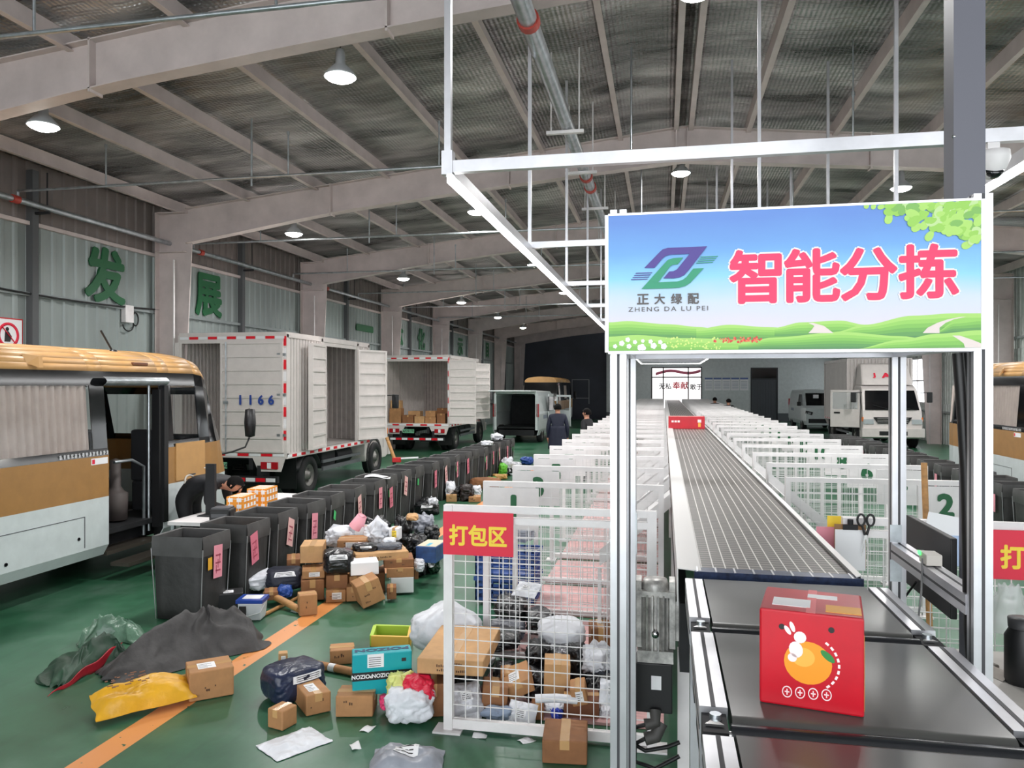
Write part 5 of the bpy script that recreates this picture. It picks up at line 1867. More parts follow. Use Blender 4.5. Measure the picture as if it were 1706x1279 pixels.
ordn = ['first', 'second', 'third', 'fourth', 'fifth', 'sixth', 'seventh', 'eighth', 'ninth', 'tenth', 'eleventh', 'twelfth', 'thirteenth', 'fourteenth', 'fifteenth', 'sixteenth', 'seventeenth', 'eighteenth', 'nineteenth', 'twentieth', 'twenty-first', 'twenty-second', 'twenty-third', 'twenty-fourth']
bp_ = None
rn = random.Random(11)
NB = 20
binpos = []
for k in range(NB):
    x = -4.44 + .03 * max(0, k - 9) + rn.uniform(-.03, .03) - (.02 if k == 0 else 0)
    y = 6.6 + .69 * k + rn.uniform(-.03, .03)
    lab = 'dark grey fabric tote bin, %s from the near end of the truck-side row' % ordn[k]
    if bp_ is None:
        t = bin_proto(lab, (x, y, .002))
        bp_ = t
        t.scale = (.82, .7, 1.03)
        bare = dup(t)
        bare.location = (5.05, 7.2, .002)
        bare['label'] = 'dark grey fabric tote bin, first in the row before the second minibus'
        t.rotation_euler[2] = .0
    else:
        t = dup(bare); t.location = (x, y, .002); t['label'] = lab; t.rotation_euler[2] = rn.uniform(-.06, .06)
    tags(t, k)
    binpos.append((x, y))
for k in range(1, 20):
    t = dup(bare); t.location = (5.05 + rn.uniform(-.06, .06), 7.2 + .85 * k, .002); t.rotation_euler[2] = rn.uniform(-.08, .08)
    t['label'] = 'dark grey fabric tote bin, %s in the row before the second minibus' % ordn[k]
    if k % 3 == 0:
        b = MB().m(PINKP); b.box(-.36, -.357, -.1, .1, .35, .6); b.build('pink_tag', t)

# cartons and papers lying in some bins
for k, (q, m, w, d, z) in enumerate(((1, CART, .3, .2, .5), (7, LABEL, .34, .22, .76), (5, CART3, .28, .2, .45))):
    x, y = binpos[q]
    if m is LABEL:
        b = MB().m(m); b.grid(lambda i, j: (-.2 + .4 * i, -.12 + .24 * j, .02 * sin(5 * i) + .01 * j), 8, 2)
        tag(b.build('paper_sheet', None, (x + .1, y - .2, .785), .3, solid=.002), 'white paper sheet lying over the rim of a tote bin beside the truck wheel', 'paper')
    else:
        t = thing('carton', 'brown carton lying inside the %s tote bin of the truck-side row' % ordn[q], 'carton', (x, y + .04, .02), .1)
        b = MB().m(m); b.box(-w / 2, w / 2, -d / 2, d / 2, 0, z + .12); b.build('carton_body', t, bevel=.006)
        b = MB().m(TAPE); b.box(-.03, .03, -d / 2 - .001, d / 2 + .001, z + .08, z + .1215); b.build('tape', t)

# table behind the bins with printer and taped cartons
tb = thing('packing_table', 'low white packing table behind the first tote bins, carrying a printer', 'table', (-5.22, 8.1, 0))
b = MB().m(PANELW); b.box(-.36, .38, -.3, 2.1, .6, .64); b.build('top', tb)
for x in (-.32, .34):
    for y in (-.25, 2.05):
        b = MB().m(GALV); b.box(x - .02, x + .02, y - .02, y + .02, 0, .6); b.build('leg', tb)
CHK = M('check_orange', (236, 150, 44), .4)


def check_carton(lab, u0, u1, v0, v1, D, rz, d):
    p = atD(u0, v1, D)
    w, h = (u1 - u0) * D / F, (v1 - v0) * D / F
    t = thing('taped_carton', lab, 'carton', (p.x, p.y, .642), rz, 'orange checked cartons')
    b = MB().m(CHK); b.box(0, w, 0, d, 0, h); b.build('carton_body', t, bevel=.004)
    b = MB().m(LABEL)
    n = max(2, round(w / .09))
    for i in range(n):
        b.box(w * (i + .35) / n, w * (i + .41) / n, -.0012, 0, 0, h)
        for j in range(3):
            x, z = w * (i + .2) / n, h * (j + .2) / 3
            b.box(x, x + w * .55 / n, -.0015, 0, z, z + h * .2)
    m_ = max(2, round(d / .09))
    for j in range(3):
        b.box(w, w + .001, .005, d - .005, h * (j + .27) / 3, h * (j + .33) / 3)
    b.box(.0, w, -.001, .0, h * .88, h * .9)
    for i in range(m_):
        for j in range(3):
            y, z = d * (i + .2) / m_, h * (j + .2) / 3
            b.box(w, w + .0015, y, y + d * .55 / m_, z, z + h * .2)
        b.box(.03, w - .03, d * (i + .25) / m_, d * (i + .7) / m_, h, h + .0015)
    b.build('checked_tape', t)


check_carton('orange checked carton on the packing table, the one by the bending man', 377, 407, 834, 866, 9.1, .1, .35)
check_carton('orange checked carton on the packing table, the one towards the truck wheel', 411, 445, 826, 860, 9.6, .1, .35)
p = Vector((-5.0, 7.98, .642))
t = thing('label_printer', 'black label printer standing on the low table beside the bending man', 'printer', p, .2)
b = MB().m(BLACK); b.box(-.12, .12, -.1, .12, 0, .14); b.build('housing', t, bevel=.02)
b = MB().m(M('printer_grey', (80, 80, 84), .4)); b.box(-.1, .1, -.08, .1, .14, .155); b.box(-.09, .09, -.105, -.1, .05, .09); b.build('lid', t)
t = thing('monitor_stand', 'dark upright post standing on the table beside the label printer', 'post', (-5.32, 8.25, .642), 0)
b = MB().m(DARK); b.box(-.06, .06, -.02, .02, .012, .62); b.build('shaft', t)
b = MB().m(DARK); b.box(-.12, .12, -.1, .1, 0, .012); b.build('base_plate', t)
# ------------------------------------------------------------------ parcels
def face_rz(p):
    return atan2(-p.x, p.y)


def marks(b, w, h, y, seed, m=None):
    r = random.Random(seed)
    b.m(m or M('carton_print', (92, 62, 42), .7))
    for q in range(r.randint(2, 4)):
        x = r.uniform(.15, .6) * w; z = r.uniform(.15, .7) * h; l = r.uniform(.12, .3) * w
        for k in range(int(l / .014)):
            if r.random() < .8:
                b.box(x + k * .014, x + k * .014 + .009, y - .0012, y, z, z + r.uniform(.008, .02))


NC = [0]


def carton(lab, u0, u1, v0, v1, D, d, yaw=0.0, m=None, label=None, tape=True, tilt=0.0, zb=None, pr=True, roll=0.0, lm=None, name='carton'):
    """front face covers the given picture rectangle at depth D"""
    NC[0] += 1
    m = m or CART
    p = atD((u0 + u1) / 2, v1, D)
    w, h = (u1 - u0) * D / F, (v1 - v0) * D / F
    z = max(p.z, .003) if zb is None else zb
    t = thing(name, lab, 'carton' if name == 'carton' else 'box', (p.x, p.y, z), face_rz(p) + yaw)
    if tilt or roll:
        t.rotation_euler = (roll, tilt, face_rz(p) + yaw)
    b = MB().m(m); b.box(-w / 2, w / 2, 0, d, 0, h); b.build('carton_body', t, bevel=min(.008, h * .1))
    if tape:
        b = MB().m(TAPE)
        if w > d:
            q = d / 2; tw = min(.028, d * .15)
            b.box(-w / 2 - .001, w / 2 + .001, q - tw, q + tw, h, h + .0012); b.box(-w / 2 - .0015, -w / 2, q - tw, q + tw, h * .6, h); b.box(w / 2, w / 2 + .0015, q - tw, q + tw, h * .6, h)
        else:
            tw = min(.028, w * .15)
            b.box(-tw, tw, 0, d, h, h + .0012); b.box(-tw, tw, -.0015, 0, h * .62, h)
        b.build('tape', t)
    if label:
        b = MB().m(lm or LABEL)
        if 't' in label:
            b.box(-w * .28, w * .12, d * .2, d * .65, h, h + .002)
            b.m(INK)
            for k in range(4): b.box(-w * .26, -w * .26 + w * (.3 if k % 2 else .2), d * (.25 + .09 * k), d * (.27 + .09 * k), h + .002, h + .0024)
        if 'f' in label:
            b.box(-w * .2, w * .28, -.002, 0, h * .25, h * .8)
            b.m(INK)
            for k in range(4): b.box(-w * .17, -w * .17 + w * (.38 if k % 2 else .24), -.0024, -.002, h * (.32 + .11 * k), h * (.35 + .11 * k))
        b.build('shipping_label', t)
    if pr:
        b = MB(); b.T = Matrix.Translation((-w / 2, 0, 0)); marks(b, w, h, -.0002, NC[0])
        b.T = Matrix.Identity(4)
        if b.f: b.build('printed_marks', t)
    return t


def bag(lab, u0, u1, v0, v1, D, d, m, seed=0, yaw=0.0, e=3.0, crumple=.1, label=None, zb=None, name='parcel_bag', peak=None, squash=.0, cat='bag'):
    p = atD((u0 + u1) / 2, v1, D)
    w, h = (u1 - u0) * D / F, (v1 - v0) * D / F
    z = max(p.z, .004) if zb is None else zb
    dd = Vector((p.x, p.y, 0)).normalized() * d / 2
    t = thing(name, lab, cat, (p.x + dd.x, p.y + dd.y, z), face_rz(p) + yaw)
    off = Vector((seed * 7.3, seed * 3.1, seed * 1.7))

    def f(i, j, k=1.0):
        a = 2 * pi * i
        q = -1 + 2 * j
        r = (max(0, 1 - abs(q) ** (e + .3))) ** (1 / (e + .3))
        ca, sa = cos(a), sin(a)
        sx = math.copysign(abs(ca) ** (2 / e), ca)
        sy = math.copysign(abs(sa) ** (2 / e), sa)
        P_ = Vector((sx * r * w / 2, sy * r * d / 2, (j - .5) * h))
        s = 2.2 / max(w, h)
        n = noise.noise(P_ * s * 2.0 + off) * 1.5 + (.5 - abs(noise.noise(P_ * s * 4 + off)) * 2) * .7 + (.4 - abs(noise.noise(P_ * s * 9 + off)) * 2) * .3
        g = k * (1 + crumple * n)
        X_ = P_ * g
        if peak is not None:
            X_.z += max(0, q) ** 1.5 * peak * h * math.exp(-((X_.x / (w * .22)) ** 2))
        Z_ = max(X_.z + h / 2, -.0) - squash * h * (X_.x / w) ** 2
        Z_ += crumple * .35 * h * noise.noise(Vector((P_.x, P_.y, 0)) * s * 3 + off) * max(0, q)
        return Vector((X_.x, X_.y, max(0, Z_) if j < .5 else max(.003, Z_)))
    b = MB().m(m)
    b.grid(f, 64, 26)
    b.build('bag_body', t)
    if label:
        b = MB().m(LABEL)
        i0, j0 = label
        b.grid(lambda i, j: f(i0 + .1 * i, j0 + .22 * j, 1.0) * 1.0 + Vector((0, -.004, .004)), 6, 6)
        b.m(INK)
        for k in range(3):
            b.grid(lambda i, j: f(i0 + .015 + .06 * i, j0 + .04 + .06 * k + .02 * j, 1.0) + Vector((0, -.0052, .0052)), 4, 1)
        b.build('shipping_label', t)
    return t


def mailer(lab, u, v, D, w, d, th, m, rz=0.0, tiltx=0.0, tilty=0.0, seed=0, zb=None, label=True, name='mailer_bag', cat='mailer', e=4):
    p = atD(u, v, D)
    t = thing(name, lab, cat, (p.x, p.y, (max(p.z, .003) if zb is None else zb)), 0)
    t.rotation_euler = (tiltx, tilty, face_rz(p) + rz)
    off = Vector((seed * 5.1, seed * 2.3, 0))

    def f(i, j, s):
        x, y = -1 + 2 * i, -1 + 2 * j
        k = (1 - abs(x) ** e) * (1 - abs(y) ** e)
        n = noise.noise(Vector((x * 1.6, y * 1.6, 0)) + off)
        n2 = noise.noise(Vector((x * 5, y * 5, 3)) + off)
        ex = 1 + .05 * noise.noise(Vector((x, y, 9)) * 2 + off)
        z = th * k * (.8 + .5 * n) + .012 * n2 + (.02 * max(0, abs(x) - .85) / .15 * noise.noise(Vector((x * 3, y * 3, 7)) + off))
        zz = max(z, .002) if s > 0 else 0
        return Vector((x * w / 2 * ex, y * d / 2 * ex, zz))
    b = MB().m(m)
    b.grid(lambda i, j: f(i, j, 1), 22, 22)
    b.grid(lambda i, j: f(i, 1 - j, 0), 22, 22)
    b.build('bag_body', t)
    if label:
        b = MB().m(LABEL)
        b.grid(lambda i, j: f(.32 + .34 * i, .36 + .32 * j, 1) + Vector((0, 0, .003)), 6, 6)
        b.m(INK)
        for k in range(4):
            b.grid(lambda i, j: f(.35 + .24 * i, .4 + .065 * k + .02 * j, 1) + Vector((0, 0, .0042)), 4, 1)
        b.build('shipping_label', t)
    return t


# --- stack of parcels beside the first tote bins
cx = lambda x: 400 + x / 5.018
cy = lambda y: 820 + y / 5.018


def cc(lab, x0, x1, y0, y1, D, d, **k):
    return carton(lab, cx(x0), cx(x1), cy(y0), cy(y1), D, d, **k)


def cb(lab, x0, x1, y0, y1, D, d, m, **k):
    return bag(lab, cx(x0), cx(x1), cy(y0), cy(y1), D, d, m, **k)


cc('small upright brown carton standing alone on the orange floor line', 497, 645, 862, 1035, 7.28, .16, yaw=.12, m=CART)
cc('brown carton with yellow print, lowest in the stack beside the upright small carton', 512, 700, 735, 905, 7.75, .3, m=CART2)
cc('low brown carton with a pink slip, second layer above the carton with yellow print', 522, 705, 655, 722, 7.78, .3, m=CART, label='f')
cc('large plain orange-brown carton at the top corner of the parcel stack', 503, 690, 448, 592, 7.95, .34, yaw=-.12, m=CART3, pr=False)
cc('brown carton poking out behind the large plain orange-brown carton', 392, 500, 560, 652, 8.25, .3, m=CART2)
cc('square brown carton under the black wrapped parcel', 722, 898, 692, 815, 7.8, .3, m=CART2, pr=False)
cc('flat brown carton with white tape strips on the floor, under the square carton', 720, 883, 818, 920, 7.72, .3, m=CART, label='f')
cc('small brown carton tucked under the white box in the stack', 915, 1008, 702, 782, 7.85, .2, m=CART)
cc('small taped brown carton on the floor beside the tilted printed carton', 890, 1005, 790, 912, 7.72, .2, m=CART)
cc('white plastic-wrapped box lying on the small cartons in the stack', 928, 1158, 585, 692, 7.72, .26, m=LABEL, yaw=.08, tape=False, pr=False, name='white_box')
cc('tilted brown carton with dark print leaning on the stack', 1025, 1225, 690, 890, 7.5, .26, m=CART, tilt=-.32, zb=.05, yaw=.25)
cc('small dark brown carton on the floor behind the tilted carton', 1228, 1306, 795, 895, 7.72, .16, m=CART2)
cc('white foam box on the floor at the aisle end of the stack', 1262, 1450, 712, 842, 8.0, .3, m=M('foam_white', (224, 226, 226), .7), tape=False, pr=False, name='foam_box')
cc('flat brown carton lying on the white foam box', 1225, 1452, 632, 712, 8.0, .32, m=CART)
cc('flat brown carton, second one above the white foam box', 1205, 1452, 560, 630, 8.02, .32, m=CART2, yaw=.05)
cc('long flat brown carton laid across the top of the stack', 968, 1412, 505, 570, 8.0, .4, m=CART3, yaw=.16)
cc('small reddish carton wedged behind the flat cartons at the aisle end', 1455, 1492, 590, 728, 8.3, .2, m=CART2)
cc('brown carton with a big white label near the top of the stack', 812, 1050, 400, 490, 8.35, .3, m=CART, label='f', yaw=-.14)
cc('thin brown carton on the floor behind the tub with blue lid', 205, 315, 832, 905, 7.55, .18, m=CART2)
cc('small white box resting on the white pouch', 960, 1082, 290, 360, 8.7, .16, m=LABEL, pr=False, name='white_box')
cc('small white and yellow box on top of the white bags', 1242, 1325, 300, 402, 8.55, .14, m=LABEL, label='f', lm=YELLOW, pr=False, yaw=-.3, name='white_box')
cb('black shrink-wrapped parcel bag on the square carton in the stack', 698, 945, 505, 690, 7.7, .34, POLYB, seed=1, e=4.5, crumple=.06, label=(.70, .66))
cb('pale grey-white pouch bag leaning at the back of the stack', 722, 962, 310, 470, 8.6, .3, POLYW, seed=2, crumple=.22)
cb('crumpled white bag with a peak on top of the stack', 1050, 1250, 290, 440, 8.55, .3, POLYW, seed=3, crumple=.25, peak=.45)
cb('white bag lying beside the crumpled peaked bag on the stack', 1195, 1300, 395, 445, 8.3, .2, POLYW, seed=33, crumple=.15)
cb('thin black flat bag lying over the long flat carton', 945, 1150, 440, 515, 8.05, .22, POLYB, seed=4, crumple=.12, e=3, label=(.7, .6))
cb('dark grey flat bag lying along the top of the long flat carton', 1130, 1355, 440, 500, 8.12, .2, M('slate_polybag', (64, 68, 78), .35, bump=.4, bscale=14), seed=5, crumple=.12, e=3)
cb('big black bag behind the white bags of the stack', 1020, 1260, 250, 470, 9.2, .4, POLYB, seed=6, crumple=.18)
cb('big black bag at the aisle end behind the stack', 1290, 1440, 225, 490, 9.1, .4, POLYB, seed=7, crumple=.2)
cb('grey plastic parcel bag leaning behind the stack at the aisle end', 1450, 1620, 205, 385, 9.4, .3, POLYG, seed=8, crumple=.22)
cb('dark green shiny bag with white label beside the blue printed box', 1545, 1662, 545, 690, 8.85, .26, M('green_black_bag', (24, 60, 40), .25, bump=.5, bscale=16), seed=9, crumple=.25, label=(.7, .45))
cb('small white bag on the floor between flat cartons and green bag', 1458, 1540, 572, 672, 8.25, .2, POLYW, seed=10, crumple=.15)
cb('dark navy cooler bag on the floor beside the tote bins', 225, 520, 662, 832, 7.85, .34, M('navy_fabric', (40, 44, 58), .6, bump=.3), seed=11, e=4.5, crumple=.06, label=(.7, .72))
cb('bright blue bag under the navy cooler bag', 312, 432, 800, 892, 7.6, .2, M('blue_bag', (34, 76, 156), .35, bump=.4), seed=12, crumple=.15)
cb('white plastic bag lying beside the third tote bin above the tub', 8, 300, 690, 832, 7.85, .3, POLYW, seed=13, crumple=.22)
cb('black bag slumped behind the dark green shiny bag', 1400, 1560, 385, 545, 8.7, .4, POLYB, seed=14, crumple=.2)
cb('small black bag behind the blue printed box', 1540, 1660, 300, 420, 9.2, .3, POLYB, seed=15, crumple=.2)
cb('brown paper wrapped flat parcel on the grey plastic bag', 1390, 1490, 195, 245, 9.1, .25, CART3, seed=16, crumple=.1, e=3)
cc('brown carton in the second row behind the tilted carton', 1000, 1210, 690, 850, 8.1, .3, m=CART2)
cc('brown carton in the second row on the floor behind the small taped carton', 880, 1040, 740, 880, 8.2, .3, m=CART)
cc('brown carton in the second row behind the carton with yellow print', 690, 860, 700, 860, 8.3, .3, m=CART2)
cb('black bag wedged behind the black wrapped parcel', 600, 800, 560, 720, 8.6, .4, POLYB, seed=16, crumple=.16)
cb('black bag on the floor behind the white foam box', 1380, 1560, 600, 760, 8.7, .4, POLYB, seed=17, crumple=.18)
cb('dark bag filling the gap behind the big labelled carton', 860, 1080, 470, 640, 8.9, .4, POLYB, seed=18, crumple=.16)
# blue printed box
t = carton('blue box with printed pale top at the aisle end of the stack', cx(1462), cx(1640), cy(455), cy(590), 8.35, .4, yaw=-.35, m=M('box_blue', (40, 78, 132), .45, var=.25, vscale=12), tape=False, pr=False)
b = MB().m(M('print_pale', (206, 196, 170), .5)); b.box(-.5, .5, .02, .38, .0, .002); b.m(M('print_cyan', (70, 170, 200), .5)).box(-.1, .1, .05, .2, .002, .003)
o = b.build('top_print', t); hb = (cy(590) - cy(455)) * 8.35 / F; o.location = (0, 0, hb + .001); o.scale = (.92 * (cx(1640) - cx(1462)) * 8.35 / F, 1, 1)
# pink lampshade shape
p = atD(593, 881, 8.75)
t = thing('pink_basket', 'pale pink plastic basket lying tipped on the stack beside the bins', 'basket', (p.x, p.y, p.z + .02), .3)
t.rotation_euler = (.25, .5, .3)
b = MB().m(M('pink_plastic', (236, 166, 178), .45)); b.lathe([(.085, 0), (.055, .16), (.05, .16), (.08, 0)], 24); b.build('basket_wall', t)
b = MB().m(M('pink_plastic')); b.lathe([(0, .155), (.052, .158), (0, .162)], 24); b.build('basket_base', t)
# tub with blue lid
p = atD(421, 1021, 7.2)
t = thing('plastic_tub', 'white plastic tub with blue lid standing before the first tote bins', 'tub', (p.x, p.y, .002), .2)
TUBM = M('tub_white', (222, 224, 228), .35)
b = MB().m(TUBM)
b.add([(-.1, -.08, 0), (.1, -.08, 0), (.1, .08, 0), (-.1, .08, 0), (-.115, -.095, .17), (.115, -.095, .17), (.115, .095, .17), (-.115, .095, .17)], [(3, 2, 1, 0), (0, 1, 5, 4), (1, 2, 6, 5), (2, 3, 7, 6), (3, 0, 4, 7), (4, 5, 6, 7)], False); b.build('tub_body', t, bevel=.015)
b = MB().m(M('lid_blue', (34, 70, 160), .35)); b.box(-.125, .125, -.105, .105, .165, .2); b.m(LABEL); b.box(-.08, .09, -.06, .07, .2, .204); b.build('lid', t, bevel=.01)
b = MB().m(INK); b.box(-.095, -.03, -.1, -.094, .05, .14); b.build('printed_patch', t)
b = MB().m(LABEL); b.tube([(-.12, -.0, .15), (-.11, -.12, .09), (0, -.14, .06), (.11, -.12, .09), (.12, 0, .15)], .004, 6); b.build('handle', t)
# black box between first bins
t = carton('small black box with white label on floor between tub and first tote bin', 364, 404, 990, 1020, 7.4, .22, m=M('black_card', (30, 30, 32), .5), label='t', tape=False, pr=False)
# wooden bats
p0, p1 = atz(443, 1002, .02), atz(499, 1022, .0)
b = MB().m(WOOD)
d_ = p1 - p0
b.tube([(0, 0, .1), (d_.x * .5, d_.y * .5, .07), (d_.x, d_.y, .03)], .034, 12)
tag(b.build('wooden_plank', None, (p0.x, p0.y, .01)), 'pale wooden plank lying across the rod beside the tub', 'plank')
p0, p1 = atz(441, 1023, .02), atz(497, 995, .02)
d_ = p1 - p0
b = MB().m(WOOD); b.tube([(0, 0, 0), (d_.x, d_.y, 0)], .018, 12)
tag(b.build('wooden_rod', None, (p0.x, p0.y, .02)), 'round wooden rod on the floor crossing under the plank', 'rod')

# --- loose parcels on the near floor
carton('brown carton on the orange floor line beside the yellow bag', 318, 388, 1121, 1169, 5.35, .26, yaw=.12, label='t')
carton('tiny brown and white box alone on the green floor', 464, 479, 1089, 1112, 5.95, .07, m=CART3, label='f', tape=False, pr=False)
carton('brown carton behind the orange-tipped tube', 550, 590, 1084, 1108, 6.0, .18, m=CART)
carton('brown carton with black print between navy bag and square carton', 510, 552, 1160, 1194, 5.1, .3, yaw=.3, m=CART, label='t')
carton('brown carton with yellow tape under the teal box', 559, 621, 1164, 1199, 5.05, .2, yaw=-.18, m=CART)
carton('small brown cube carton turned cornerwise on the green floor', 466, 500, 1184, 1216, 4.9, .13, yaw=.8, m=CART, pr=False)
carton('sturdy brown carton on the floor outside the fence at the picture bottom', 903, 978, 1240, 1279, 4.42, .3, yaw=-.04, m=CART2, pr=False)
mailer('white padded mailer lying flat on the green floor', 490, 1243, 4.68, .37, .28, .03, POLYW, rz=.5, seed=21, label=False)
mailer('grey plastic mailer at the bottom edge of the picture', 678, 1270, 4.42, .42, .3, .1, POLYG, rz=-.15, seed=22)
bag('navy plastic parcel with white label beside the printed carton', 441, 536, 1122, 1178, 5.25, .32, POLYN, seed=23, e=4.2, crumple=.05, label=(.72, .6), yaw=.5)
# teal shoe box
t = carton('teal box with black band standing upright among the floor cartons', 588, 686, 1087, 1156, 5.18, .13, yaw=.06, m=M('box_teal', (0, 158, 168), .4), tape=False, pr=False)
w_, h_ = 98 * 5.18 / F, 69 * 5.18 / F
b = MB().m(BLACK); b.box(-w_ / 2 - .001, w_ / 2 + .001, -.002, .13, h_ * .36, h_ * .56); b.build('tape_band', t)
for k in range(3):
    text('POIZON', .026, LABEL, 'lettering', t, (-.135 + .135 * k, -.003, h_ * .46), (pi / 2, pi, 0), bold=.03, ext=.001)
text('POIZON', .05, M('teal_dark', (0, 52, 90), .5), 'lettering', t, (0, .065, h_ + .0005), (0, 0, pi), bold=.05, ext=.001, sx=1.35)
b = MB().m(LABEL); b.box(-.1, .01, -.0022, 0, h_ * .66, h_ * .98); b.m(INK)
for k in range(5): b.box(-.09, -.01, -.0026, -.0022, h_ * (.69 + .05 * k), h_ * (.705 + .05 * k))
b.build('shipping_label', t)
b = MB().m(INK); b.box(.13, .16, -.002, 0, h_ * .76, h_ * .84); b.build('care_mark', t)
# tube
p0, p1 = atz(508, 1103, .03), atz(592, 1120, .03)
d_ = p1 - p0
b = MB().m(CART); b.tube([(0, 0, 0), (d_.x, d_.y, 0)], .03, 14)
t = tag(b.build('mailing_tube', None, (p0.x, p0.y, .032)), 'brown cardboard tube with orange tip lying before the teal box', 'tube')
b = MB().m(M('orange_cap', (232, 96, 44), .5)); b.tube([(-d_.x * .04, -d_.y * .04, 0), (d_.x * .05, d_.y * .05, 0)], .0315, 14); b.build('tip_cap', t)
b = MB().m(LABEL); b.tube([(d_.x * .5, d_.y * .5, 0), (d_.x * .62, d_.y * .62, 0)], .0312, 14, False); b.build('shipping_label', t)
# white shopping bag with red things
t = bag('white carrier bag holding red and yellow packs beside the fence post', 642, 724, 1160, 1220, 4.88, .28, POLYW, seed=25, crumple=.14, e=2.6)
p = atD(683, 1160, 4.95)
bag('red plastic pack inside the white carrier bag', 672, 722, 1133, 1178, 4.95, .18, M('pack_red', (214, 30, 62), .35, bump=.3), seed=26, crumple=.18, name='red_pack', cat='pack')
bag('yellow-green plastic pack inside the white carrier bag', 646, 690, 1131, 1172, 5.0, .18, M('pack_lime', (214, 218, 130), .4, bump=.3), seed=27, crumple=.2, name='yellow_pack', cat='pack')
bag('pink plastic wrapper sticking out behind the white carrier bag', 633, 655, 1163, 1184, 5.1, .1, M('pack_pink', (232, 70, 120), .4), seed=28, crumple=.2, name='pink_wrapper', cat='wrapper')
# sack, long carton, yellow strap frame behind
bag('large white woven sack lying outside the fence behind the teal box', 682, 806, 1034, 1098, 5.7, .5, POLYW, seed=29, crumple=.08, e=2.2, peak=.25)
carton('long flat brown carton lying through the fence end on other parcels', 693, 806, 1108, 1134, 5.0, .72, yaw=-.22, m=CART3, zb=.3, label=None)
carton('brown carton under the long flat carton at the fence post', 706, 740, 1140, 1195, 5.05, .3, m=CART2)
t = thing('strapped_box', 'flat open frame with yellow-green straps lying behind the teal box', 'box', tuple(atz(650, 1078, .0)), .1)
for q, (a_, c__) in enumerate((((-.16, -.0, .05), (.16, 0, .05)), ((-.16, .0, .05), (-.2, .25, .06)), ((.16, 0, .05), (.12, .25, .06)), ((-.2, .25, .06), (.12, .25, .06)))):
    b = MB().m(M('strap_lime', (170, 200, 60), .5) if q % 2 else M('strap_yellow', (220, 176, 70), .5)); b.bar(a_, c__, .03, .09); b.build('strap', t)

# --- heap behind the front fence
hx = lambda x: 680 + x / 4.489
hy = lambda y: 1000 + y / 4.489


def hc(lab, x0, x1, y0, y1, D, d, **k):
    return carton(lab, hx(x0), hx(x1), hy(y0), hy(y1), D, d, **k)


def hb_(lab, x0, x1, y0, y1, D, d, m, **k):
    return bag(lab, hx(x0), hx(x1), hy(y0), hy(y1), D, d, m, **k)


hb_('big black bag at the back of the fenced heap below the blue crates', 640, 900, 30, 240, 6.5, .5, POLYB, seed=41, crumple=.16, e=2.2)
hb_('round black bag lying beside the big black bag on the pink board', 880, 1085, 130, 280, 6.3, .4, POLYB, seed=42, crumple=.14)
hb_('flat black bag lying on the long carton behind the fence', 510, 840, 285, 395, 5.75, .4, POLYB, seed=43, crumple=.14)
hb_('dark grey bag with folded lip in the middle of the fenced heap', 610, 870, 215, 320, 6.05, .35, M('slate_polybag'), seed=44, crumple=.14)
hb_('full white plastic bag on top of the fenced heap', 965, 1330, 215, 400, 5.75, .45, POLYW, seed=45, crumple=.07, e=2.6)
hb_('long white bag sliding down the heap beside the gate post', 1300, 1520, 380, 590, 5.35, .25, POLYW, seed=46, crumple=.2)
hc('tall narrow brown carton standing against the conveyor behind the fence', 1368, 1525, 210, 510, 5.9, .24, m=CART2, yaw=.1)
hb_('shiny black foil bag under the full white bag', 890, 1060, 385, 520, 5.5, .3, POLYB, seed=47, crumple=.3)
hb_('shiny silver and black foil bag beside the upright carton', 1050, 1230, 370, 480, 5.6, .3, M('foil_bag', (130, 130, 134), .25, .5, bump=.8, bscale=18), seed=48, crumple=.3)
hb_('black bag draped below the full white bag', 1195, 1350, 385, 620, 5.45, .25, POLYB, seed=49, crumple=.16)
hc('brown carton standing upright in the middle of the fenced heap', 1012, 1208, 480, 712, 5.2, .22, m=CART3, pr=False, tilt=.03)
hc('brown carton tilted on its corner in the fenced heap', 755, 960, 605, 715, 5.12, .24, m=CART, tilt=-.42, roll=.2, label='t', pr=False)
hc('small round-edged brown carton above the tilted carton in the heap', 690, 800, 545, 640, 5.25, .16, m=CART)
hc('large brown carton leaning at the fence under the small round-edged carton', 540, 735, 650, 850, 5.05, .24, m=CART2, tilt=.1, roll=-.12, pr=False)
mailer('silver crumpled mailer at the fence under the long flat carton', hx(430), hy(730), 5.05, .22, .2, .05, M('mailer_silver', (196, 196, 202), .35, .2, bump=.6, bscale=16), rz=.3, tiltx=.9, seed=51)
mailer('pale mailer lying low at the fence beside the post', hx(450), hy(935), 4.98, .18, .16, .03, POLYW, rz=.1, tiltx=.9, seed=52, label=False)
mailer('white mailer with dense printing at the fence in the heap middle', hx(850), hy(860), 4.98, .19, .17, .04, POLYW, rz=-.25, tiltx=.95, tilty=.1, seed=53)
hb_('blue-grey cloth bundle lying on the fence bottom rail', 545, 825, 880, 985, 4.95, .1, M('cloth_bluegrey', (142, 156, 178), .8), seed=54, crumple=.3, e=2)
hc('small brown carton low at the fence beside the dense printed mailer', 922, 1015, 860, 975, 5.0, .14, m=CART2)
p0, p1 = atD(hx(950), hy(735), 5.0), atD(hx(1265), hy(745), 5.0)
b = MB().m(POLYW); b.tube([(0, 0, 0), tuple((p1 - p0) * .5 + Vector((0, 0, .01))), tuple(p1 - p0)], .028, 12)
tag(b.build('rolled_parcel', None, p0), 'white rolled parcel lying across the heap behind the fence', 'roll')
hc('shiny taped brown carton at the end of the white rolled parcel', 1232, 1350, 655, 790, 4.98, .18, m=CART, label='f', tilt=-.2)
hc('wide dark red-brown carton lying low at the fence beside the gate', 1165, 1428, 830, 985, 5.0, .2, m=M('carton_redbrown', (120, 72, 46), .7, var=.1), pr=False)
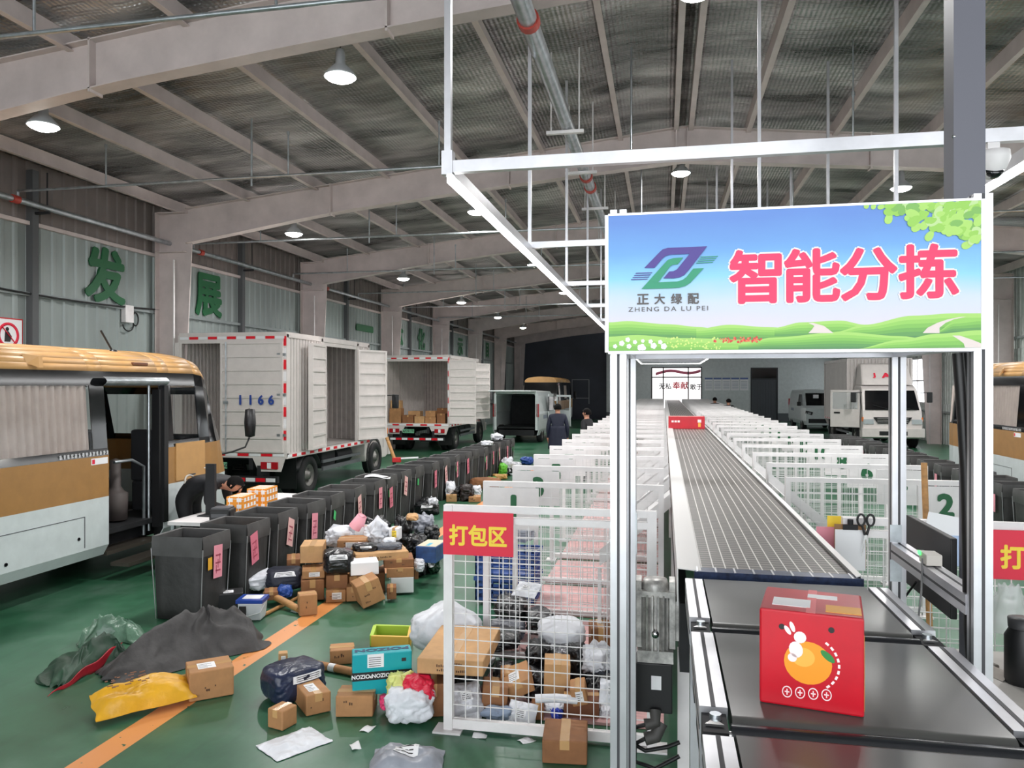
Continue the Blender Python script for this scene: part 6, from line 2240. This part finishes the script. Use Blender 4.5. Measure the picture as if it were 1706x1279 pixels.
hb_('bright blue plastic bag low in the fenced heap', 1070, 1155, 845, 930, 4.98, .12, M('plastic_blue', (56, 76, 190), .35, bump=.4), seed=56, crumple=.25)
hb_('white plastic roll end beside the wide red-brown carton', 1425, 1535, 820, 910, 5.0, .18, POLYW, seed=57, crumple=.15)
hb_('slate bag hanging below the long white bag at the gate post', 1345, 1530, 550, 690, 5.3, .3, M('slate_polybag'), seed=58, crumple=.18)
hb_('black bag low at the gate post in the heap', 1330, 1530, 660, 860, 5.2, .24, POLYB, seed=59, crumple=.18)
mailer('white mailer leaning at the gate post in the heap', hx(1510), hy(690), 4.95, .14, .16, .04, POLYW, rz=.2, tiltx=1.0, tilty=.2, seed=60)
hb_('black bag at the fence below the silver mailer', 305, 530, 690, 930, 5.3, .34, POLYB, seed=61, crumple=.14)
hb_('black bag in the heap centre behind the dense printed mailer', 860, 1080, 760, 960, 5.25, .3, POLYB, seed=62, crumple=.16)
hb_('white small bag above the blue plastic bag', 1020, 1190, 775, 848, 5.02, .16, POLYW, seed=63, crumple=.16)
hb_('grey bag under the upright carton', 640, 800, 720, 930, 5.35, .3, POLYB, seed=64, crumple=.14)
mailer('small white mailer on the black bags at the back of the heap', hx(890), hy(300), 5.9, .2, .16, .03, POLYW, rz=-.5, tiltx=.5, seed=65, zb=.62)
hc('brown carton beneath the full white bag at the back', 1040, 1200, 400, 480, 5.95, .3, m=CART2)

# blue plastic crates
CR = M('crate_blue', (40, 78, 150), .45)


def crate(lab, u0, u1, v0, v1, D, d):
    p = atD((u0 + u1) / 2, v1, D)
    w, h = (u1 - u0) * D / F, (v1 - v0) * D / F
    t = thing('plastic_crate', lab, 'crate', (p.x, p.y, max(p.z, .02)), 0, 'blue plastic crates')
    b = MB().m(CR)
    for (x0, x1, y0, y1) in ((-w / 2, w / 2, 0, .01), (-w / 2, w / 2, d - .01, d), (-w / 2, -w / 2 + .01, 0, d), (w / 2 - .01, w / 2, 0, d)):
        lx, ly = x1 - x0, y1 - y0
        n = 7
        for k in range(n + 1):
            if lx > ly: b.box(x0 + (lx - .014) * k / n, x0 + (lx - .014) * k / n + .014, y0, y1, 0, h)
            else: b.box(x0, x1, y0 + (ly - .014) * k / n, y0 + (ly - .014) * k / n + .014, 0, h)
        for k in range(4):
            z = (h - .03) * k / 3
            b.box(x0, x1, y0, y1, z, z + .03)
    b.build('lattice_wall', t)
    b = MB().m(CR); b.box(-w / 2 + .01, w / 2 - .01, .01, d - .01, 0, .012); b.build('crate_base', t)
    b = MB().m(CR); b.box(-w / 2 - .012, w / 2 + .012, -.012, .0, h - .04, h); b.box(-w / 2 - .012, w / 2 + .012, d, d + .012, h - .04, h); b.build('rim', t)
    return t


crate('blue plastic crate behind the red sign, lower one of the stack', 790, 892, 962, 1002, 7.6, .42)
crate('blue plastic crate behind the red sign, upper one of the stack', 790, 892, 921, 961, 7.6, .42)
bag('grey parcel lying in the upper blue crate', 850, 890, 893, 920, 7.75, .2, POLYG, seed=71, crumple=.15, zb=.6)

# --- parcels further along the aisle
fx = lambda x: 640 + x / 7.108
fy = lambda y: 690 + y / 7.108


def shift(u, D):
    x = (u - VPX) * D * c_ / F + .03
    lim = -4.12 + .03 * max(0, (D - 12.5) / .69)
    return max(0, (lim - x) * F / (D * c_)) if D < 20 else 0


def fb_(lab, x0, x1, y0, y1, D, d, m, **k):
    if 'zb' not in k: D = 2794 / (fy(y1) - V0)
    e_ = shift(fx(x0), D) if 'zb' not in k else 0
    return bag(lab, fx(x0) + e_, fx(x1) + e_, fy(y0), fy(y1), D, d, m, **k)


def fc(lab, x0, x1, y0, y1, D, d, **k):
    D = 2794 / (fy(y1) - V0)
    e_ = shift(fx(x0), D)
    return carton(lab, fx(x0) + e_, fx(x1) + e_, fy(y0), fy(y1), D, d, **k)


fb_('round black bag beside the tote bins just before the aisle pile', 165, 290, 1010, 1170, 10.3, .4, POLYB, seed=81, crumple=.14)
fb_('black parcel with white label in the aisle beside the round black bag', 270, 560, 1060, 1200, 10.0, .4, POLYB, seed=82, crumple=.16, label=(.7, .6))
fb_('white bag hanging over the black parcel beside the fence top', 520, 635, 1010, 1190, 9.8, .3, POLYW, seed=83, crumple=.22)
fb_('tall white bag leaning against a tote bin by the pink tags', 600, 715, 810, 1030, 11.4, .3, POLYW, seed=84, crumple=.18)
fb_('black heaped bag in the aisle before panel 1', 690, 860, 880, 1030, 11.6, .35, POLYB, seed=85, crumple=.2)
fb_('brown-black bag topping the aisle heap beside panel 1', 890, 1060, 850, 1035, 11.4, .35, M('bag_brownblack', (44, 36, 34), .4, bump=.4), seed=86, crumple=.22)
fb_('big brown paper-wrapped parcel lying slanted on the aisle heap', 740, 1110, 760, 900, 12.0, .4, CART2, seed=87, crumple=.06, e=3, yaw=.2)
fc('pale brown carton at the foot of the aisle heap', 735, 860, 955, 1040, 11.0, .3, m=CART3)
fc('brown carton beside panel 1 at the aisle heap', 1000, 1145, 980, 1042, 10.8, .3, m=CART)
fb_('white bag beside panel 1 on the aisle heap', 1040, 1150, 860, 980, 11.2, .3, POLYW, seed=88, crumple=.16)
fb_('pink packet on the aisle heap', 1020, 1140, 825, 870, 11.8, .2, M('pack_pink'), seed=89, crumple=.15)
fb_('green plastic packet on the aisle heap by panel 3', 1095, 1240, 750, 820, 12.6, .2, M('pack_green', (60, 190, 90), .4), seed=90, crumple=.2)
fb_('lime green bag leaning on a tote bin behind the aisle heap', 1140, 1235, 590, 740, 14.0, .3, M('bag_lime', (110, 200, 60), .4), seed=91, crumple=.2)
fb_('yellow-brown packet behind the green packet', 1180, 1350, 720, 775, 13.4, .3, M('pack_ochre', (206, 160, 90), .5), seed=92, crumple=.2)
fb_('large white bag piled on black bags before panel 5', 1230, 1380, 575, 690, 15.0, .35, POLYW, seed=93, crumple=.2)
fb_('tall white sack standing before panel 3', 1390, 1530, 520, 730, 14.2, .35, POLYW, seed=94, crumple=.22)
fb_('black bag under the large white bag', 1260, 1400, 630, 730, 14.4, .4, POLYB, seed=95, crumple=.2)
fc('small brown carton on the black bag before panel 3', 1190, 1260, 640, 710, 14.1, .25, m=CART)
fb_('white and red packet at the last visible tote bins', 1180, 1250, 510, 590, 15.4, .25, M('pack_pale', (232, 200, 200), .4), seed=96, crumple=.2)
fb_('grey-white flat bag on the rims of the far tote bins', 1150, 1290, 228, 280, 17.8, .34, POLYW, seed=97, crumple=.2, zb=.79)
fb_('crumpled white sheet bag standing over the far tote bins', 1270, 1400, 195, 258, 19.6, .34, POLYW, seed=98, crumple=.3, peak=.4, zb=.79)
bag('bright blue bag on the floor beyond the tall white sack', 868, 888, 762, 775, 21.0, .3, M('blue_bag'), seed=99, crumple=.2)
# leaning pole with red base near the second truck
p = atD(690, 770, 15.6)
t = thing('wooden_mallet', 'pale wooden handle with red head leaning behind the tote bins', 'mallet', (p.x - .5, p.y + .2, .02), .2)
b = MB().m(WOOD); b.tube([(-.16, 0, 1.1), (.0, 0, .66)], .035, 10); b.build('handle', t)
b = MB().m(REDP); b.box(-.04, .14, -.05, .05, .58, .68); b.build('head', t, bevel=.01)
b = MB().m(LABEL); b.bar((.12, 0, .66), (.5, 0, .68), .03, .03); b.build('crossbar', t)
b = MB().m(DARK); b.box(-.03, .03, -.03, .03, 0, .6); b.build('stand', t)

# --- tarpaulin heap
TARP = M('tarp_grey', (58, 56, 56), .62, var=.3, vscale=5, bump=.4, bscale=10)


def ridge(lab, name, spine, wf, wb, m, seed, part='sheet', cat='tarpaulin', fold=1.0):
    """cloth thrown over itself: spine = floor picture points with ridge heights, wf / wb = spread to the front and the back"""
    P_ = [(atz(u, v, 0), h) for u, v, h in spine]
    o = P_[len(P_) // 2][0]
    t = thing(name, lab, cat, (o.x, o.y, .003), 0)
    off = Vector((seed * 3.7, seed * 1.9, seed))
    n = len(P_) - 1

    def sp(f):
        k = min(int(f * n), n - 1)
        g = f * n - k
        g = g * g * (3 - 2 * g) * .5 + g * .5
        return P_[k][0].lerp(P_[k + 1][0], g) - o, P_[k][1] * (1 - g) + P_[k + 1][1] * g
    d = (P_[-1][0] - P_[0][0]).normalized()
    nr = Vector((-d.y, d.x, 0))

    def f(i, j):
        c, h = sp(i)
        y = -1 + 2 * j
        endf = min(1, min(i, 1 - i) / .12) ** .6
        w = (wf if y < 0 else wb) * (.45 + .55 * endf) * (1 + .3 * noise.noise(Vector((i * 4, y * .5, 0)) + off))
        q = c + nr * y * w
        a = abs(y)
        prof = (1 - a) ** 1.15 * .75 + .25 * (1 - a * a)
        r1 = 1 - 2 * abs(noise.noise(Vector((i * 3.2 + y * .8, y * 1.1, 1)) + off))
        r2 = 1 - 2 * abs(noise.noise(Vector((i * 7.5 - y * 1.7, y * 2.2, 4)) + off))
        z = h * endf * (prof * (.86 + .2 * r1 * fold) + .09 * r2 * fold * (1 - a)) + .02 * max(0, r2) * (1 - a ** 4)
        q = q + d * .06 * noise.noise(Vector((i * 5, y * 3, 8)) + off)
        return Vector((q.x, q.y, max(.003, z)))
    b = MB().m(m)
    b.grid(f, 84, 34)
    b.build(part, t)
    return t, f


t, fT = ridge('dark grey tarpaulin lying in a crumpled heap on the green floor', 'tarpaulin', [(170, 1130, .08), (245, 1105, .2), (310, 1085, .3), (345, 1078, .34), (395, 1068, .27), (428, 1062, .12)], .34, .3, TARP, 3)
t, fG = ridge('green tarpaulin flap at the bus-side end of the heap', 'tarpaulin', [(92, 1146, .06), (130, 1118, .17), (175, 1100, .2), (214, 1095, .08)], .12, .26, M('tarp_green', (36, 66, 48), .55, var=.2, bump=.4, bscale=10), 7)
ridge('dull green plastic sheet crumpled behind the tarpaulin heap', 'plastic_sheet', [(132, 1080, .06), (165, 1066, .2), (205, 1062, .16), (240, 1066, .05)], .16, .25, M('plastic_dullgreen', (92, 124, 104), .3, var=.2, bump=.6, bscale=14), 9, cat='plastic sheet')
b = MB().m(M('tarp_red', (172, 24, 42), .5, var=.2))
pr0 = [(100, 1152, .02), (128, 1138, .07), (158, 1122, .11), (186, 1106, .14), (206, 1092, .15)]
pts = [(atz(u, v, 0), h) for u, v, h in pr0]
ff = lambda i: pts[min(int(i * 4), 3)][0].lerp(pts[min(int(i * 4), 3) + 1][0], i * 4 - min(int(i * 4), 3))
hh_ = lambda i: pts[min(int(i * 4), 3)][1] + (pts[min(int(i * 4), 3) + 1][1] - pts[min(int(i * 4), 3)][1]) * (i * 4 - min(int(i * 4), 3))
b.grid(lambda i, j: ff(i) + Vector((-.01, -.1 + .1 * j, .004 + hh_(i) * j * (1 - .25 * j) + .012 * sin(16 * i + 2 * j))), 24, 5)
tag(b.build('red_lining', solid=.006), 'red fabric lining showing along the open edge of the tarpaulin', 'fabric')
YB = M('yellow_bag', (226, 168, 38), .4, var=.08, bump=.5, bscale=10)
t = mailer('yellow plastic bag with brown print lying against the tarpaulin heap', 240, 1160, 5.2, .62, .3, .13, YB, rz=.22, seed=31, label=False, tiltx=.25)
b = MB().m(M('print_brown', (110, 62, 20), .5))
rr = random.Random(4)
for k in range(26):
    x, y = rr.uniform(-.25, .0), rr.uniform(-.05, .1)
    b.box(x, x + rr.uniform(.01, .04), y, y + .01, .145, .147)
b.build('printed_marks', t)
# floor scraps
for k, (u, v) in enumerate(((610, 1215), (590, 1245), (800, 1228), (880, 1235))):
    p = atz(u, v, 0)
    b = MB().m(LABEL); b.grid(lambda i, j: (-.03 + .06 * i + .02 * j, -.04 + .09 * j, .004 + .006 * sin(4 * i + 3 * j + k)), 4, 4)
    tag(b.build('paper_scrap', None, (p.x, p.y, .002), k * .8, solid=.001), ('torn white paper scrap beside the white carrier bag', 'torn white paper scrap between mailer and carrier bag', 'small white scrap before the fence bottom rail', 'small white scrap beside the sturdy carton at the fence')[k], 'scrap')
# ------------------------------------------------------------------ people
def body(name, pts, bones, par, cloth):
    """pts: name -> (pos, radius); bones: list of pairs; one continuous skinned surface"""
    names = list(pts)
    me = bpy.data.meshes.new(name)
    me.from_pydata([pts[n][0] for n in names], [(names.index(a), names.index(b)) for a, b in bones], [])
    o = bpy.data.objects.new(name, me)
    COL.objects.link(o)
    md = o.modifiers.new('skin', 'SKIN')
    md.use_smooth_shade = True
    for i, n in enumerate(names):
        r = pts[n][1]
        sv = me.skin_vertices[0].data[i]
        sv.radius = r if isinstance(r, tuple) else (r, r)
        sv.use_root = (n == 'pelvis')
    sb = o.modifiers.new('sub', 'SUBSURF')
    sb.levels = sb.render_levels = 2
    dg = bpy.context.evaluated_depsgraph_get(); dg.update()
    m2 = bpy.data.meshes.new_from_object(o.evaluated_get(dg))
    bpy.data.objects.remove(o)
    mats = []
    segs = [(Vector(pts[a][0]), Vector(pts[b][0]), cloth(a, b)) for a, b in bones]
    for _, _, m in segs:
        if m not in mats: mats.append(m)
    m2.materials.clear()
    for m in mats: m2.materials.append(m)
    for p in m2.polygons:
        c = p.center
        best, bm = 9, mats[0]
        for a, b_, m in segs:
            d = b_ - a
            tt = max(0, min(1, (c - a).dot(d) / max(d.length_squared, 1e-9)))
            q = (a + d * tt - c).length
            if q < best: best, bm = q, m
        p.material_index = mats.index(bm)
        p.use_smooth = True
    ob = bpy.data.objects.new(name, m2)
    COL.objects.link(ob)
    ob.parent = par
    return ob


JBLK, TBLK = M('jacket_black', (26, 26, 30), .7, bump=.3, bscale=12), M('trousers_black', (22, 22, 25), .75)
JNAV, SHOE = M('coat_navy', (24, 30, 52), .65, bump=.3, bscale=12), M('shoe_dark', (26, 24, 24), .5)
BONES = [('pelvis', 'waist'), ('waist', 'chest'), ('chest', 'neck'), ('neck', 'chin'), ('chin', 'brow'), ('brow', 'crown'),
         ('chest', 'shoulder_l'), ('shoulder_l', 'elbow_l'), ('elbow_l', 'wrist_l'), ('wrist_l', 'palm_l'),
         ('chest', 'shoulder_r'), ('shoulder_r', 'elbow_r'), ('elbow_r', 'wrist_r'), ('wrist_r', 'palm_r'),
         ('pelvis', 'hip_l'), ('hip_l', 'knee_l'), ('knee_l', 'ankle_l'), ('ankle_l', 'toe_l'),
         ('pelvis', 'hip_r'), ('hip_r', 'knee_r'), ('knee_r', 'ankle_r'), ('ankle_r', 'toe_r')]
for s in 'lr':
    for f in ('f1', 'f2', 'f3', 'f4'):
        BONES += [('palm_' + s, f + s), (f + s, f + 't' + s)]
    BONES += [('wrist_' + s, 'th' + s)]


def fingers(P, s, wrist, palm, side):
    w, p = Vector(wrist), Vector(palm)
    d = (p - w).normalized()
    sd = Vector(side)
    for k, n in enumerate(('f1', 'f2', 'f3', 'f4')):
        L = (.07, .08, .075, .058)[k]
        a = p + sd * (.03 - .02 * k) + d * L * .55
        P[n + s] = (tuple(a), .0095)
        P[n + 't' + s] = (tuple(a + d * L * .4 + Vector((0, .004, -.012))), .008)
    P['th' + s] = (tuple(w + sd * .05 + d * .06), .011)


def cloth_of(jacket, trousers):
    def f(a, b):
        if b in ('chin', 'brow', 'crown') or 'palm' in b or b[:2] in ('f1', 'f2', 'f3', 'f4', 'th'): return SKIN
        if 'toe' in b: return SHOE
        if any(q in b for q in ('hip', 'knee', 'ankle')): return trousers
        return jacket
    return f


def face(par, c, fwd, up, r=.1, hairm=HAIR, back=True):
    """eyes, nose, mouth, ears as small child pieces and a hair cap"""
    c, fwd, up = Vector(c), Vector(fwd).normalized(), Vector(up).normalized()
    rt = fwd.cross(up).normalized()
    R = Matrix((rt, fwd, up)).transposed().to_4x4()
    T = Matrix.Translation(c) @ R
    b = MB().m(SKIN); b.T = T
    b.lathe([(0, .03), (.012, .012), (.016, -.022), (0, -.03)], 8, 'z', (0, r * .93, -.0)); b.build('nose', par)
    for s in (-1, 1):
        b = MB().m(INK); b.T = T; b.lathe([(0, -.006), (.012, 0), (0, .006)], 8, 'y', (s * .034, r * .84, .025)); b.build('eye', par)
        b = MB().m(SKIN); b.T = T; b.lathe([(0, -.03), (.012, -.01), (.016, .015), (0, .03)], 8, 'z', (s * r * .88, -.01, 0)); b.build('ear', par)
    b = MB().m(M('lips', (150, 84, 78), .5)); b.T = T; b.box(-.022, .022, r * .84, r * .9, -.052, -.044); b.build('mouth', par)
    b = MB().m(hairm); b.T = T

    def hf(i, j):
        th = 2 * pi * i
        ph = j * pi * .62
        lim = 1.0
        x, y, z = sin(ph) * cos(th), sin(ph) * sin(th), cos(ph)
        if y > .35: z = max(z, .42 + .2 * (y - .35)); 
        k = r * (1.07 + .03 * noise.noise(Vector((x, y, z)) * 5))
        return Vector((x * k * .94, y * k * 1.06 - .008, z * k * 1.08 + .012))
    b.grid(hf, 28, 12)
    b.build('hair', par)


def standing(lab, x, y, rz, hgt, jacket, trousers, coat=False):
    k = hgt / 1.72
    t = thing('person', lab, 'person', (x, y, .0), rz)
    P = {'pelvis': ((0, 0, .93), (.16, .12)), 'waist': ((0, 0, 1.08), (.155, .115)), 'chest': ((0, .0, 1.28), (.175, .125)), 'neck': ((0, .0, 1.47), .058), 'chin': ((0, .02, 1.535), .062),
         'brow': ((0, .012, 1.62), .088), 'crown': ((0, 0, 1.67), .062)}
    for s, q in (('l', -1), ('r', 1)):
        P['shoulder_' + s] = ((q * .175, 0, 1.4), .072); P['elbow_' + s] = ((q * .24, -.02, 1.12), .052); P['wrist_' + s] = ((q * .24, .06, .88), .035); P['palm_' + s] = ((q * .235, .08, .81), (.022, .036))
        fingers(P, s, P['wrist_' + s][0], P['palm_' + s][0], (0, 1, 0))
        P['hip_' + s] = ((q * .09, 0, .86), .098); P['knee_' + s] = ((q * .1, .01, .48), .066); P['ankle_' + s] = ((q * .1, -.02, .085), .048); P['toe_' + s] = ((q * .11, .13, .04), .04)
    P = {n: (tuple(c * k for c in a[0]), a[1]) for n, a in P.items()}
    body('body', P, BONES, t, cloth_of(jacket, trousers))
    face(t, Vector((0, .012, 1.6)) * k, (0, 1, 0), (0, 0, 1), .095)
    if coat:
        b = MB().m(jacket)
        b.grid(lambda i, j: ((.2 + .03 * j) * cos(2 * pi * i) * (1 + .03 * sin(10 * pi * i)), (.145 + .03 * j) * sin(2 * pi * i) * (1 + .04 * sin(14 * pi * i)), 1.2 - .58 * j), 40, 8)
        b.build('coat_skirt', t, solid=.01)
    return t


standing('person in dark navy coat standing in the aisle with back turned', -2.6, 18.9, .15, 1.75, JNAV, TBLK, True)
standing('person in dark jacket beyond the panel ends, only the head showing beside the dark wall', -1.72, 17.4, 1.2, 1.68, JBLK, TBLK)
standing('person in black seen from behind between far panels, shoulders showing', 2.42, 30.06, .4, 1.7, JBLK, TBLK)
standing('person in black further off between far panels, only the head showing', 2.14, 33.66, .2, 1.7, JBLK, TBLK)

# the worker bending over the packing table, in profile
wx, wy = -5.82, 8.62
t = thing('person', 'person in black sweater bending forward over the white packing table beside the minibus door', 'person', (wx, wy, 0), radians(-86))
P = {'pelvis': ((0, -.08, .88), (.19, .18)), 'waist': ((0, .07, .98), (.18, .17)), 'chest': ((0, .29, 1.02), (.2, .18)), 'neck': ((0, .46, .98), .066), 'chin': ((0, .53, .915), .062), 'brow': ((0, .58, .965), .09), 'crown': ((0, .615, 1.0), .066)}
for s, q in (('l', -1), ('r', 1)):
    P['shoulder_' + s] = ((q * .18, .36, .99), .085); P['elbow_' + s] = ((q * .25, .34, .76), .06); P['wrist_' + s] = ((q * .17, .52, .7), .038); P['palm_' + s] = ((q * .15, .59, .682), (.036, .022))
    fingers(P, s, P['wrist_' + s][0], P['palm_' + s][0], (-q, 0, 0))
    P['hip_' + s] = ((q * .1, -.08, .8), .115); P['knee_' + s] = ((q * .11, -.0, .46), .076); P['ankle_' + s] = ((q * .11, -.08, .085), .052); P['toe_' + s] = ((q * .12, .07, .04), .042)
body('body', P, BONES, t, cloth_of(JBLK, TBLK))
face(t, (0, .57, .95), (0, .75, -.55), (0, .55, .75), .097)
b = MB().m(M('belt_pale', (196, 188, 176), .6)); b.tube([(.15 * cos(a), .01 + .06 * sin(a), .945 - .125 * sin(a)) for a in [2 * pi * k / 24 for k in range(25)]], .012, 6); b.build('waistband', t)
b = MB().m(LABEL); b.box(.1, .2, .27, .29, 1.185, 1.195); b.build('shoulder_patch', t)
bpy.context.view_layer.update()
